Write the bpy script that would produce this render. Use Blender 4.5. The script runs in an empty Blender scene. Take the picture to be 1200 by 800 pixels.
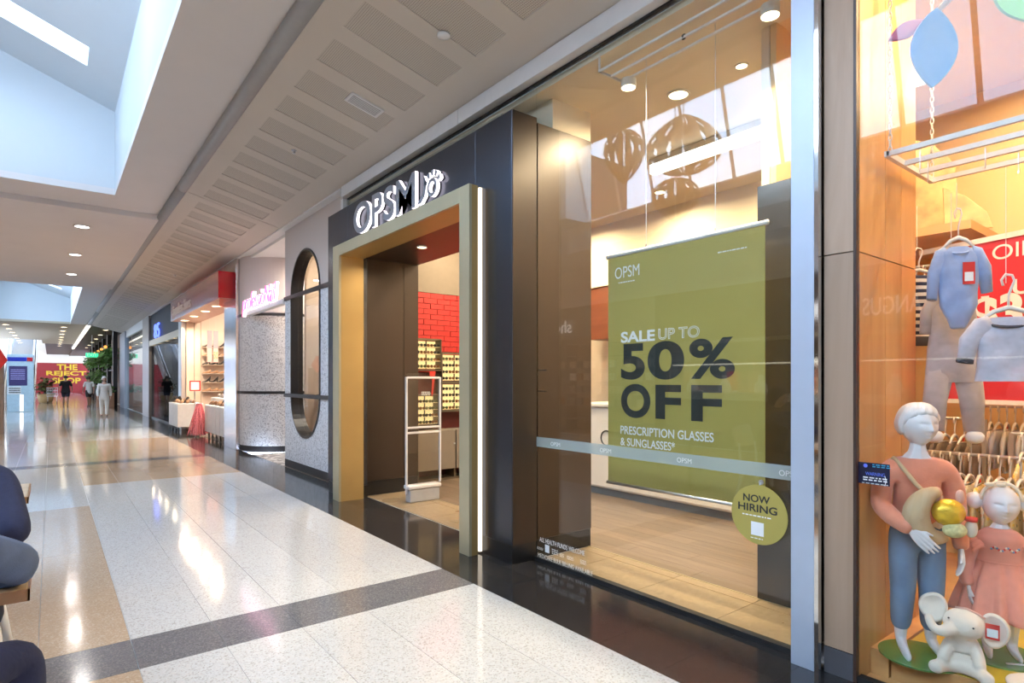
import bpy, bmesh, math, random
from mathutils import Vector, Matrix, Euler
random.seed(7)
C = bpy.context.scene.collection
SC = bpy.context.scene
PI = math.pi

# ------------------------------------------------------------------ camera
cam_data = bpy.data.cameras.new('camera')
cam_data.sensor_width = 36.0
cam_data.lens = 20.75
cam_data.shift_y = 0.038
cam_data.clip_start = 0.05
cam_data.clip_end = 400
cam = bpy.data.objects.new('camera', cam_data)
C.objects.link(cam)
cam.location = (0, 0, 1.43)
cam.rotation_euler = (PI / 2, 0, -math.atan(540 / 691.7))
SC.camera = cam

# ------------------------------------------------------------------ sky
world = bpy.data.worlds.new('sky')
SC.world = world
world.use_nodes = True
nt = world.node_tree
nt.nodes.clear()
wo = nt.nodes.new('ShaderNodeOutputWorld')
bg = nt.nodes.new('ShaderNodeBackground')
tc = nt.nodes.new('ShaderNodeTexCoord')
nz = nt.nodes.new('ShaderNodeTexNoise')
nz.inputs['Scale'].default_value = 3.2
nz.inputs['Detail'].default_value = 6
nz.inputs['Roughness'].default_value = 0.55
rp = nt.nodes.new('ShaderNodeValToRGB')
rp.color_ramp.elements[0].position = 0.42
rp.color_ramp.elements[0].color = (0.46, 0.66, 1.0, 1)
rp.color_ramp.elements[1].position = 0.74
rp.color_ramp.elements[1].color = (1.0, 0.98, 0.97, 1)
nt.links.new(tc.outputs['Generated'], nz.inputs['Vector'])
nt.links.new(nz.outputs['Fac'], rp.inputs['Fac'])
nt.links.new(rp.outputs['Color'], bg.inputs['Color'])
bg.inputs['Strength'].default_value = SKY = 11.0
nt.links.new(bg.outputs['Background'], wo.inputs['Surface'])

# ------------------------------------------------------------------ exposure
vs = SC.view_settings
vs.view_transform = 'Standard'
vs.look = 'None'
vs.exposure = 0.25
vs.gamma = 1.0
vs.use_curve_mapping = False
SC.cycles.max_bounces = 10
SC.cycles.diffuse_bounces = 5
SC.cycles.glossy_bounces = 4
SC.cycles.transmission_bounces = 6
SC.cycles.transparent_max_bounces = 16
SC.cycles.sample_clamp_indirect = 6.0
SC.cycles.caustics_reflective = False
SC.cycles.caustics_refractive = False

def lamp(name, kind, loc, energy, color=(1, 1, 1), size=0.1, size_y=None, rot=(0, 0, 0), spot=None, portal=False, parent=None, spread=None):
    d = bpy.data.lights.new(name, kind)
    d.energy = energy
    d.color = color
    if kind == 'AREA':
        if size_y is None:
            d.shape = 'DISK'; d.size = size
        else:
            d.shape = 'RECTANGLE'; d.size = size; d.size_y = size_y
        if spread: d.spread = spread
        if portal: d.cycles.is_portal = True
    if kind == 'SPOT':
        d.spot_size = spot or 1.6; d.spot_blend = 0.6; d.shadow_soft_size = size
    if kind == 'POINT':
        d.shadow_soft_size = size
    o = bpy.data.objects.new(name, d)
    o.location = loc; o.rotation_euler = rot
    C.objects.link(o)
    if parent is not None: o.parent = parent
    return o

# sky portals in the glazing of the two roof lights (they only guide daylight sampling)
WELLS = [(-6.0, 11.3, 9.4, 5.70), (23.1, 38.5, 36.6, 5.70)]
for (wy0, wy1, gy1, rz) in WELLS:
    ln = gy1 - wy0
    lamp('skylight_portal', 'AREA', (-3.14, (wy0 + gy1) / 2, 6.0), 1, size=2.2, size_y=ln, rot=(0, math.radians(-106), 0), portal=True)

# ------------------------------------------------------------------ materials
MATS = {}
def newmat(name):
    m = bpy.data.materials.new(name); m.use_nodes = True
    n = m.node_tree.nodes; b = n.get('Principled BSDF')
    MATS[name] = m
    return m, m.node_tree, b

def rgb(c): return (c[0], c[1], c[2], 1)

def mat(name, col, rough=0.5, metal=0.0, var=0.06, scale=12.0, bump=0.0, bscale=80.0, emit=None, estr=0.0, coat=0.0, spec=0.5, stretch=(1, 1, 1), detail=3, sheen=0.0):
    if name in MATS: return MATS[name]
    m, t, b = newmat(name)
    b.inputs['Roughness'].default_value = rough
    b.inputs['Metallic'].default_value = metal
    b.inputs['Specular IOR Level'].default_value = spec
    b.inputs['Coat Weight'].default_value = coat
    b.inputs['Coat Roughness'].default_value = 0.08
    b.inputs['Sheen Weight'].default_value = sheen
    tcn = t.nodes.new('ShaderNodeTexCoord')
    mp = t.nodes.new('ShaderNodeMapping'); mp.inputs['Scale'].default_value = stretch
    t.links.new(tcn.outputs['Object'], mp.inputs['Vector'])
    nzn = t.nodes.new('ShaderNodeTexNoise'); nzn.inputs['Scale'].default_value = scale; nzn.inputs['Detail'].default_value = detail
    t.links.new(mp.outputs['Vector'], nzn.inputs['Vector'])
    rm = t.nodes.new('ShaderNodeValToRGB')
    rm.color_ramp.elements[0].position = 0.3; rm.color_ramp.elements[1].position = 0.7
    rm.color_ramp.elements[0].color = rgb([max(0, c * (1 - var)) for c in col])
    rm.color_ramp.elements[1].color = rgb([min(1, c * (1 + var)) for c in col])
    t.links.new(nzn.outputs['Fac'], rm.inputs['Fac'])
    t.links.new(rm.outputs['Color'], b.inputs['Base Color'])
    if bump > 0:
        n2 = t.nodes.new('ShaderNodeTexNoise'); n2.inputs['Scale'].default_value = bscale
        t.links.new(mp.outputs['Vector'], n2.inputs['Vector'])
        bp = t.nodes.new('ShaderNodeBump'); bp.inputs['Strength'].default_value = bump; bp.inputs['Distance'].default_value = 0.01
        t.links.new(n2.outputs['Fac'], bp.inputs['Height']); t.links.new(bp.outputs['Normal'], b.inputs['Normal'])
    if emit is not None:
        b.inputs['Emission Color'].default_value = rgb(emit); b.inputs['Emission Strength'].default_value = estr
    return m

def chips(name, base, chipcols, rough, scale=90.0, thr=0.5, spec=0.5, coat=0.0, jitter=0.04):
    """stone aggregate: coloured chips in a matrix, a slight tone change from piece to piece"""
    if name in MATS: return MATS[name]
    m, t, b = newmat(name)
    g = t.nodes.new('ShaderNodeNewGeometry')
    v = t.nodes.new('ShaderNodeTexVoronoi'); v.inputs['Scale'].default_value = scale
    t.links.new(g.outputs['Position'], v.inputs['Vector'])
    sp = t.nodes.new('ShaderNodeSeparateColor')
    t.links.new(v.outputs['Color'], sp.inputs['Color'])
    r = t.nodes.new('ShaderNodeValToRGB'); r.color_ramp.interpolation = 'CONSTANT'
    els = r.color_ramp.elements
    els[0].position = 0; els[0].color = rgb(base)
    els[1].position = thr; els[1].color = rgb(chipcols[0])
    for i, c in enumerate(chipcols[1:]):
        e = els.new(thr + (1 - thr) * (i + 1) / len(chipcols)); e.color = rgb(c)
    t.links.new(sp.outputs['Red'], r.inputs['Fac'])
    oi = t.nodes.new('ShaderNodeObjectInfo')
    mr = t.nodes.new('ShaderNodeMapRange'); mr.inputs['To Min'].default_value = 1 - jitter; mr.inputs['To Max'].default_value = 1 + jitter * 0.3
    t.links.new(oi.outputs['Random'], mr.inputs['Value'])
    mx = t.nodes.new('ShaderNodeMix'); mx.data_type = 'RGBA'; mx.blend_type = 'MULTIPLY'; mx.inputs[0].default_value = 1
    t.links.new(r.outputs['Color'], mx.inputs[6]); t.links.new(mr.outputs['Result'], mx.inputs[7])
    t.links.new(mx.outputs[2], b.inputs['Base Color'])
    n2 = t.nodes.new('ShaderNodeTexNoise'); n2.inputs['Scale'].default_value = 1.3
    t.links.new(g.outputs['Position'], n2.inputs['Vector'])
    m2 = t.nodes.new('ShaderNodeMapRange'); m2.inputs['To Min'].default_value = rough * 0.75; m2.inputs['To Max'].default_value = rough * 1.25
    t.links.new(n2.outputs['Fac'], m2.inputs['Value']); t.links.new(m2.outputs['Result'], b.inputs['Roughness'])
    b.inputs['Specular IOR Level'].default_value = spec
    b.inputs['Coat Weight'].default_value = coat
    b.inputs['Coat Roughness'].default_value = 0.05
    return m

def wood(name, c1, c2, rough=0.45, axis='Z', scale=6.0, coat=0.0, jitter=0.12):
    if name in MATS: return MATS[name]
    m, t, b = newmat(name)
    g = t.nodes.new('ShaderNodeNewGeometry')
    mp = t.nodes.new('ShaderNodeMapping')
    s = [1.0, 1.0, 1.0]; s['XYZ'.index(axis)] = 0.09
    mp.inputs['Scale'].default_value = s
    t.links.new(g.outputs['Position'], mp.inputs['Vector'])
    n1 = t.nodes.new('ShaderNodeTexNoise'); n1.inputs['Scale'].default_value = scale; n1.inputs['Detail'].default_value = 8; n1.inputs['Roughness'].default_value = 0.65; n1.inputs['Distortion'].default_value = 0.8
    t.links.new(mp.outputs['Vector'], n1.inputs['Vector'])
    r = t.nodes.new('ShaderNodeValToRGB')
    r.color_ramp.elements[0].position = 0.32; r.color_ramp.elements[1].position = 0.68
    r.color_ramp.elements[0].color = rgb(c1); r.color_ramp.elements[1].color = rgb(c2)
    t.links.new(n1.outputs['Fac'], r.inputs['Fac'])
    oi = t.nodes.new('ShaderNodeObjectInfo')
    mr = t.nodes.new('ShaderNodeMapRange'); mr.inputs['To Min'].default_value = 1 - jitter; mr.inputs['To Max'].default_value = 1 + jitter
    t.links.new(oi.outputs['Random'], mr.inputs['Value'])
    mx = t.nodes.new('ShaderNodeMix'); mx.data_type = 'RGBA'; mx.blend_type = 'MULTIPLY'; mx.inputs[0].default_value = 1
    t.links.new(r.outputs['Color'], mx.inputs[6]); t.links.new(mr.outputs['Result'], mx.inputs[7])
    t.links.new(mx.outputs[2], b.inputs['Base Color'])
    b.inputs['Roughness'].default_value = rough
    b.inputs['Coat Weight'].default_value = coat
    return m

def glow(name, col, strength):
    if name in MATS: return MATS[name]
    m, t, b = newmat(name)
    t.nodes.remove(b)
    e = t.nodes.new('ShaderNodeEmission'); e.inputs['Color'].default_value = rgb(col); e.inputs['Strength'].default_value = strength
    t.links.new(e.outputs['Emission'], t.nodes['Material Output'].inputs['Surface'])
    return m

def pane(name, f0=0.05, tint=(0.97, 0.985, 0.975), rough=0.0, haze=0.0, hazecol=(0.8, 0.85, 0.85), top=0.9):
    if name in MATS: return MATS[name]
    m, t, b = newmat(name)
    t.nodes.remove(b)
    tr = t.nodes.new('ShaderNodeBsdfTransparent'); tr.inputs['Color'].default_value = rgb(tint)
    gl = t.nodes.new('ShaderNodeBsdfGlossy'); gl.inputs['Roughness'].default_value = rough
    lw = t.nodes.new('ShaderNodeLayerWeight'); lw.inputs['Blend'].default_value = 0.5
    pw = t.nodes.new('ShaderNodeMath'); pw.operation = 'POWER'; pw.inputs[1].default_value = 5
    t.links.new(lw.outputs['Facing'], pw.inputs[0])
    mr = t.nodes.new('ShaderNodeMapRange'); mr.inputs['To Min'].default_value = f0; mr.inputs['To Max'].default_value = top
    t.links.new(pw.outputs[0], mr.inputs['Value'])
    base = tr.outputs[0]
    if haze > 0:
        df = t.nodes.new('ShaderNodeBsdfDiffuse'); df.inputs['Color'].default_value = rgb(hazecol)
        m0 = t.nodes.new('ShaderNodeMixShader'); m0.inputs[0].default_value = haze
        t.links.new(tr.outputs[0], m0.inputs[1]); t.links.new(df.outputs[0], m0.inputs[2]); base = m0.outputs[0]
    mx = t.nodes.new('ShaderNodeMixShader')
    t.links.new(mr.outputs['Result'], mx.inputs[0]); t.links.new(base, mx.inputs[1]); t.links.new(gl.outputs[0], mx.inputs[2])
    t.links.new(mx.outputs[0], t.nodes['Material Output'].inputs['Surface'])
    return m

def dots(name, base, hole, pitch, rad, rough=0.7):
    """perforated plasterboard: round holes on a square grid"""
    m, t, b = newmat(name)
    g = t.nodes.new('ShaderNodeNewGeometry'); sx = t.nodes.new('ShaderNodeSeparateXYZ'); t.links.new(g.outputs['Position'], sx.inputs[0])
    def frac(o):
        d = t.nodes.new('ShaderNodeMath'); d.operation = 'DIVIDE'; d.inputs[1].default_value = pitch; t.links.new(o, d.inputs[0])
        f = t.nodes.new('ShaderNodeMath'); f.operation = 'FRACT'; t.links.new(d.outputs[0], f.inputs[0])
        s = t.nodes.new('ShaderNodeMath'); s.operation = 'SUBTRACT'; s.inputs[1].default_value = 0.5; t.links.new(f.outputs[0], s.inputs[0])
        p = t.nodes.new('ShaderNodeMath'); p.operation = 'POWER'; p.inputs[1].default_value = 2; t.links.new(s.outputs[0], p.inputs[0])
        return p.outputs[0]
    a = t.nodes.new('ShaderNodeMath'); a.operation = 'ADD'; t.links.new(frac(sx.outputs['X']), a.inputs[0]); t.links.new(frac(sx.outputs['Y']), a.inputs[1])
    l = t.nodes.new('ShaderNodeMath'); l.operation = 'LESS_THAN'; l.inputs[1].default_value = rad * rad; t.links.new(a.outputs[0], l.inputs[0])
    mx = t.nodes.new('ShaderNodeMix'); mx.data_type = 'RGBA'; t.links.new(l.outputs[0], mx.inputs[0])
    mx.inputs[6].default_value = rgb(base); mx.inputs[7].default_value = rgb(hole)
    t.links.new(mx.outputs[2], b.inputs['Base Color']); b.inputs['Roughness'].default_value = rough
    return m

def stripes(name, c1, c2, pitch, duty=0.5, axis='Z', rough=0.8):
    m, t, b = newmat(name)
    g = t.nodes.new('ShaderNodeTexCoord'); sx = t.nodes.new('ShaderNodeSeparateXYZ'); t.links.new(g.outputs['Object'], sx.inputs[0])
    d = t.nodes.new('ShaderNodeMath'); d.operation = 'DIVIDE'; d.inputs[1].default_value = pitch; t.links.new(sx.outputs[axis], d.inputs[0])
    f = t.nodes.new('ShaderNodeMath'); f.operation = 'FRACT'; t.links.new(d.outputs[0], f.inputs[0])
    l = t.nodes.new('ShaderNodeMath'); l.operation = 'LESS_THAN'; l.inputs[1].default_value = duty; t.links.new(f.outputs[0], l.inputs[0])
    mx = t.nodes.new('ShaderNodeMix'); mx.data_type = 'RGBA'; t.links.new(l.outputs[0], mx.inputs[0])
    mx.inputs[6].default_value = rgb(c1); mx.inputs[7].default_value = rgb(c2)
    t.links.new(mx.outputs[2], b.inputs['Base Color']); b.inputs['Roughness'].default_value = rough
    return m

def floral(name, base, cols, scale=30.0, rough=0.85, thr=0.55):
    m, t, b = newmat(name)
    g = t.nodes.new('ShaderNodeTexCoord')
    v = t.nodes.new('ShaderNodeTexVoronoi'); v.inputs['Scale'].default_value = scale; t.links.new(g.outputs['Object'], v.inputs['Vector'])
    sp = t.nodes.new('ShaderNodeSeparateColor'); t.links.new(v.outputs['Color'], sp.inputs['Color'])
    r = t.nodes.new('ShaderNodeValToRGB'); r.color_ramp.interpolation = 'CONSTANT'
    els = r.color_ramp.elements; els[0].position = 0; els[0].color = rgb(base); els[1].position = thr; els[1].color = rgb(cols[0])
    for i, c in enumerate(cols[1:]):
        e = els.new(thr + (1 - thr) * (i + 1) / len(cols)); e.color = rgb(c)
    t.links.new(sp.outputs['Green'], r.inputs['Fac'])
    l = t.nodes.new('ShaderNodeMath'); l.operation = 'LESS_THAN'; l.inputs[1].default_value = 0.42; t.links.new(v.outputs['Distance'], l.inputs[0])
    mx = t.nodes.new('ShaderNodeMix'); mx.data_type = 'RGBA'; t.links.new(l.outputs[0], mx.inputs[0])
    mx.inputs[6].default_value = rgb(base); t.links.new(r.outputs['Color'], mx.inputs[7])
    t.links.new(mx.outputs[2], b.inputs['Base Color']); b.inputs['Roughness'].default_value = rough
    return m

# ------------------------------------------------------------------ mesh helper
class MB:
    def __init__(s): s.v = []; s.f = []; s.mi = []
    def add(s, verts, faces, m=0):
        n = len(s.v); s.v += [tuple(p) for p in verts]
        for f in faces: s.f.append(tuple(i + n for i in f)); s.mi.append(m)
        return s
    def box(s, x0, y0, z0, x1, y1, z1, m=0, M=None):
        x0, x1 = min(x0, x1), max(x0, x1); y0, y1 = min(y0, y1), max(y0, y1); z0, z1 = min(z0, z1), max(z0, z1)
        vs = [(x0, y0, z0), (x1, y0, z0), (x1, y1, z0), (x0, y1, z0), (x0, y0, z1), (x1, y0, z1), (x1, y1, z1), (x0, y1, z1)]
        if M is not None: vs = [M @ Vector(p) for p in vs]
        return s.add(vs, [(3, 2, 1, 0), (4, 5, 6, 7), (0, 1, 5, 4), (1, 2, 6, 5), (2, 3, 7, 6), (3, 0, 4, 7)], m)
    def ring(s, c, u, w, r, n, r2=None):
        r2 = r if r2 is None else r2
        return [Vector(c) + u * (r * math.cos(2 * PI * i / n)) + w * (r2 * math.sin(2 * PI * i / n)) for i in range(n)]
    def tube(s, pts, r, n=8, closed=False, m=0, caps=True):
        pts = [Vector(p) for p in pts]; N = len(pts)
        rs = r if isinstance(r, (list, tuple)) else [r] * N
        base = len(s.v); up = None
        for i, p in enumerate(pts):
            if closed: t = (pts[(i + 1) % N] - pts[i - 1])
            else: t = pts[min(i + 1, N - 1)] - pts[max(i - 1, 0)]
            t = t.normalized() if t.length > 1e-9 else Vector((0, 0, 1))
            if up is None:
                up = Vector((0, 0, 1)) if abs(t.z) < 0.9 else Vector((1, 0, 0))
            u = up - t * up.dot(t)
            if u.length < 1e-6: u = t.orthogonal()
            u.normalize(); up = u; w = t.cross(u)
            s.v += [tuple(q) for q in s.ring(p, u, w, rs[i], n)]
        for i in range(N if closed else N - 1):
            a = base + i * n; b2 = base + ((i + 1) % N) * n
            for j in range(n):
                s.f.append((a + j, a + (j + 1) % n, b2 + (j + 1) % n, b2 + j)); s.mi.append(m)
        if caps and not closed:
            s.f.append(tuple(base + j for j in reversed(range(n)))); s.mi.append(m)
            s.f.append(tuple(base + (N - 1) * n + j for j in range(n))); s.mi.append(m)
        return s
    def cyl(s, p0, p1, r0, r1=None, n=16, m=0):
        return s.tube([p0, p1], [r0, r0 if r1 is None else r1], n, m=m)
    def lathe(s, prof, n=20, c=(0, 0, 0), m=0, sx=1.0, sy=1.0, caps=True):
        base = len(s.v)
        for r, z in prof:
            s.v += [(c[0] + sx * r * math.cos(2 * PI * i / n), c[1] + sy * r * math.sin(2 * PI * i / n), c[2] + z) for i in range(n)]
        for k in range(len(prof) - 1):
            for j in range(n):
                a = base + k * n; s.f.append((a + j, a + (j + 1) % n, a + n + (j + 1) % n, a + n + j)); s.mi.append(m)
        if caps:
            s.f.append(tuple(base + j for j in reversed(range(n)))); s.mi.append(m)
            t = base + (len(prof) - 1) * n; s.f.append(tuple(t + j for j in range(n))); s.mi.append(m)
        return s
    def ball(s, c, r, nu=14, nv=9, m=0):
        rx, ry, rz = r if isinstance(r, (tuple, list)) else (r, r, r)
        prof = [(max(1e-4, math.sin(PI * k / nv)), -math.cos(PI * k / nv)) for k in range(nv + 1)]
        base = len(s.v); s.lathe(prof, nu, (0, 0, 0), m)
        for i in range(base, len(s.v)):
            p = s.v[i]; s.v[i] = (c[0] + p[0] * rx, c[1] + p[1] * ry, c[2] + p[2] * rz)
        return s
    def grid(s, fn, nu, nv, m=0, closed_u=False):
        base = len(s.v); cu = nu if closed_u else nu + 1
        for j in range(nv + 1):
            for i in range(cu): s.v.append(tuple(fn(i / nu, j / nv)))
        for j in range(nv):
            for i in range(nu):
                a = base + j * cu + i; b2 = base + j * cu + (i + 1) % cu
                s.f.append((a, b2, b2 + cu, a + cu)); s.mi.append(m)
        return s
    def prism(s, poly, d, m=0, M=None, mside=None):
        """poly: 2-D outline in local xy, extruded from z=0 to z=d, then placed by M"""
        n = len(poly); M = M or Matrix.Identity(4)
        vs = [M @ Vector((p[0], p[1], 0)) for p in poly] + [M @ Vector((p[0], p[1], d)) for p in poly]
        b = len(s.v); s.v += [tuple(p) for p in vs]
        s.f.append(tuple(b + i for i in reversed(range(n)))); s.mi.append(m)
        s.f.append(tuple(b + n + i for i in range(n))); s.mi.append(m)
        for i in range(n):
            s.f.append((b + i, b + (i + 1) % n, b + n + (i + 1) % n, b + n + i)); s.mi.append(m if mside is None else mside)
        return s
    def mesh(s, name, mats, smooth=False):
        me = bpy.data.meshes.new(name); me.from_pydata(s.v, [], s.f)
        for q in (mats if isinstance(mats, (list, tuple)) else [mats]): me.materials.append(q)
        if any(s.mi): me.polygons.foreach_set('material_index', s.mi)
        if smooth: me.polygons.foreach_set('use_smooth', [True] * len(me.polygons))
        me.update()
        return me
    def build(s, name, mats, parent=None, smooth=False, bevel=0.0, loc=None, rz=0.0, seg=2, sub=0, thick=0.0):
        o = bpy.data.objects.new(name, s.mesh(name, mats, smooth)); C.objects.link(o)
        if parent is not None: o.parent = parent
        if loc is not None: o.location = loc
        o.rotation_euler.z = rz
        if thick:
            md = o.modifiers.new('thickness', 'SOLIDIFY'); md.thickness = thick; md.offset = 0
        if bevel > 0:
            md = o.modifiers.new('edge', 'BEVEL'); md.width = bevel; md.segments = seg; md.limit_method = 'ANGLE'; md.angle_limit = 0.6
        if sub:
            md = o.modifiers.new('soft', 'SUBSURF'); md.levels = sub; md.render_levels = sub
        return o

def tag(o, label=None, cat=None, group=None, kind=None):
    if label: o['label'] = label
    if cat: o['category'] = cat
    if group: o['group'] = group
    if kind: o['kind'] = kind
    return o

def thing(name, label, cat, loc=(0, 0, 0), rz=0.0, group=None, kind=None):
    o = bpy.data.objects.new(name, None); C.objects.link(o); o.empty_display_size = 0.1
    o.location = loc; o.rotation_euler.z = rz
    return tag(o, label, cat, group, kind)

def dup(root, loc=None, rz=None, label=None, group=None, scale=None):
    r = root.copy(); C.objects.link(r)
    if loc is not None: r.location = loc
    if rz is not None: r.rotation_euler.z = rz
    if scale is not None: r.scale = scale
    if label: r['label'] = label
    if group: r['group'] = group
    for ch in root.children:
        c = ch.copy(); C.objects.link(c); c.parent = r
        for g in ch.children:
            d = g.copy(); C.objects.link(d); d.parent = c
    return r

def clone(src, parent, loc, name=None):
    c = src.copy(); C.objects.link(c); c.parent = parent; c.location = loc
    if name: c.name = name
    return c

def frame_mat(origin, xdir, ydir):
    x = Vector(xdir).normalized(); y = Vector(ydir).normalized(); z = x.cross(y)
    M = Matrix((x, y, z)).transposed().to_4x4(); M.translation = Vector(origin)
    return M
def facing_left(origin):    # a surface looking to -X (towards the concourse)
    return frame_mat(origin, (0, -1, 0), (0, 0, 1))
def facing_near(origin):    # a surface looking to -Y
    return frame_mat(origin, (1, 0, 0), (0, 0, 1))
def facing_right(origin):   # a surface looking to +X
    return frame_mat(origin, (0, 1, 0), (0, 0, 1))

def text(name, s, M, material, width=None, height=None, size=0.1, depth=0.002, bold=0.0, parent=None, align='LEFT', outline=0.0, side=None, shear=0.0, spacing=1.0):
    """flat or raised lettering as a mesh; width / height fit the whole string"""
    cu = bpy.data.curves.new(name, 'FONT'); cu.body = s; cu.size = 1.0; cu.align_x = 'LEFT'
    cu.offset = bold; cu.shear = shear; cu.space_character = spacing; cu.resolution_u = 9
    if outline > 0:
        cu.fill_mode = 'NONE'; cu.bevel_depth = outline; cu.bevel_resolution = 0
    else:
        cu.extrude = 0.5
    tmp = bpy.data.objects.new(name, cu); C.objects.link(tmp)
    bpy.context.view_layer.update()
    me = bpy.data.meshes.new_from_object(tmp.evaluated_get(bpy.context.evaluated_depsgraph_get()))
    bpy.data.objects.remove(tmp); bpy.data.curves.remove(cu)
    xs = [v.co.x for v in me.vertices]; ys = [v.co.y for v in me.vertices]
    x0, x1, y0, y1 = min(xs), max(xs), min(ys), max(ys)
    k = height / (y1 - y0) if height else size
    kx = width / (x1 - x0) if width else k
    w = (x1 - x0) * kx
    ox = {'LEFT': 0, 'CENTER': -w / 2, 'RIGHT': -w}[align]
    for v in me.vertices:
        zz = (v.co.z + 0.5) * depth if outline == 0 else v.co.z * k + depth
        v.co = M @ Vector(((v.co.x - x0) * kx + ox, (v.co.y - y0) * k, zz))
    me.materials.clear(); me.materials.append(material)
    if side is not None:
        me.materials.append(side); nrm = (M.to_3x3() @ Vector((0, 0, 1)))
        me.update()
        for p in me.polygons:
            if abs(p.normal.dot(nrm)) < 0.6: p.material_index = 1
    me.name = name
    o = bpy.data.objects.new(name, me); C.objects.link(o)
    if parent is not None: o.parent = parent
    return o

def bars_of_print(mb, M, x, y, w, h, rows, seed=0, d=0.001, m=0):
    """rows of fine print too small to read: short ink dashes"""
    r = random.Random(seed); rh = h / rows
    for k in range(rows):
        cx = x
        while cx < x + w - 0.004:
            L = r.uniform(0.012, 0.035) * (w / 0.5 + 0.4)
            L = min(L, x + w - cx)
            mb.box(cx, y - (k + 0.75) * rh, 0, cx + L, y - (k + 0.25) * rh, d, m, M)
            cx += L + 0.006
    return mb
# ================================================================== SETTING
m_white_t = chips('white_terrazzo', (0.55, 0.55, 0.55), [(0.59, 0.59, 0.585), (0.52, 0.51, 0.50), (0.57, 0.55, 0.53), (0.42, 0.40, 0.38)], 0.085, scale=130, thr=0.40)
m_tan_t = chips('tan_terrazzo', (0.44, 0.32, 0.22), [(0.49, 0.37, 0.26), (0.41, 0.30, 0.21), (0.52, 0.42, 0.32)], 0.11, scale=130, thr=0.45)
m_grey_t = chips('grey_terrazzo', (0.135, 0.135, 0.15), [(0.165, 0.165, 0.18), (0.115, 0.115, 0.125), (0.20, 0.195, 0.20)], 0.12, scale=140, thr=0.5)
m_granite = chips('black_granite', (0.022, 0.021, 0.022), [(0.035, 0.033, 0.033), (0.014, 0.013, 0.014), (0.042, 0.04, 0.038)], 0.10, scale=160, thr=0.55)
m_joint = mat('pale_joint', (0.55, 0.55, 0.53), 0.6)
m_djoint = mat('dark_joint', (0.09, 0.09, 0.09), 0.6)
m_ceil = mat('ceiling_paint', (0.72, 0.69, 0.68), 0.75, var=0.015, scale=2)
m_soffit = mat('soffit_paint', (0.60, 0.55, 0.49), 0.7, var=0.015, scale=2)
m_perf = dots('perforated_board', (0.56, 0.515, 0.455), (0.30, 0.27, 0.23), 0.016, 0.27)
m_well = mat('well_paint', (0.62, 0.67, 0.70), 0.8, var=0.01, scale=2)
m_gutter = mat('grey_gutter', (0.34, 0.34, 0.34), 0.5, var=0.03)
m_alu = mat('satin_aluminium', (0.62, 0.64, 0.66), 0.3, metal=0.9, var=0.02)
m_wframe = mat('white_frame', (0.72, 0.72, 0.72), 0.4, var=0.02)
m_shadow = mat('black_rubber', (0.012, 0.012, 0.012), 0.6)
m_cream = mat('cream_wall', (0.70, 0.60, 0.48), 0.8, var=0.02, scale=3)
m_whitewall = mat('white_wall', (0.72, 0.71, 0.69), 0.8, var=0.02, scale=3)

STRIPES = [3.443 + 8.85 * k for k in range(-1, 9)]
SW = 0.42
def slab_color(xc, yc):
    for k, y in enumerate(STRIPES):
        if y - 0.01 < yc < y + SW + 0.01: return 2
        left = (k % 2 == 1)        # k=1 is the band at 3.44
        if y - 2.4 < yc < y + 4.84:
            if left and xc < 0.376: return 1
            if (not left) and 0.376 < xc < 2.4: return 1
    return 0
floor = tag(MB().box(-5.0, -6, -0.12, 2.345, 90, -0.004).build('floor', m_joint), 'polished concourse floor of white, tan and grey terrazzo slabs', 'floor', kind='structure')
xcols = [2.345 - 0.4 * k for k in range(0, 19)]
ycuts = [-6.0]
for y in STRIPES:
    ycuts += [y - 4.5, y - 2.4, y, y + SW, y + 2.63, y + 4.84]
ycuts = sorted(set(round(y, 3) for y in ycuts if -6 <= y <= 88)) + [88.0]
ycuts = [y for i, y in enumerate(ycuts) if i == 0 or y - ycuts[i - 1] > 0.3]
rest = MB(); slab_cache = {}
mats3 = [m_white_t, m_tan_t, m_grey_t]
for ci in range(len(xcols) - 1):
    x1, x0 = xcols[ci], xcols[ci + 1]
    for yi in range(len(ycuts) - 1):
        y0, y1 = ycuts[yi], ycuts[yi + 1]
        cidx = slab_color((x0 + x1) / 2, (y0 + y1) / 2)
        g = 0.0014
        if x1 > -1.3 and 0.5 < y1 and y0 < 27:
            key = (round(y1 - y0, 3), cidx)
            if key not in slab_cache:
                slab_cache[key] = MB().box(-0.2 + g, g, -0.02, 0.2 - g, y1 - y0 - g, 0).mesh('terrazzo_slab', mats3[cidx])
            o = bpy.data.objects.new('terrazzo_slab', slab_cache[key]); C.objects.link(o)
            o.parent = floor; o.location = ((x0 + x1) / 2, y0, 0)
        else:
            rest.box(x0 + g, y0 + g, -0.02, x1 - g, y1 - g, 0, cidx)
ro = rest.build('terrazzo_field', mats3, floor); ro['kind'] = 'stuff'

border = tag(MB().box(2.345, -6, -0.12, 3.06, 90, -0.003).box(3.06, 44, -0.12, 6.2, 90, -0.003).build('floor', m_djoint), 'black granite border along the shopfronts', 'floor', kind='structure')
gt = {}
rest = MB()
for xi, (x0, x1) in enumerate(((2.345, 2.735), (2.735, 3.06))):
    y = -5.757
    while y < 84:
        y1 = y + 0.4
        if 0.5 < y1 and y < 22:
            if xi not in gt: gt[xi] = MB().box(x0 + 0.001, 0.001, -0.02, x1 - 0.001, 0.399, 0).mesh('granite_tile', m_granite)
            o = bpy.data.objects.new('granite_tile', gt[xi]); C.objects.link(o); o.parent = border; o.location = (0, y, 0)
        else:
            rest.box(x0 + .001, y + .001, -0.02, x1 - .001, y1 - .001, 0)
        y = y1
ro = rest.build('granite_field', m_granite, border); ro['kind'] = 'stuff'

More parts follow.
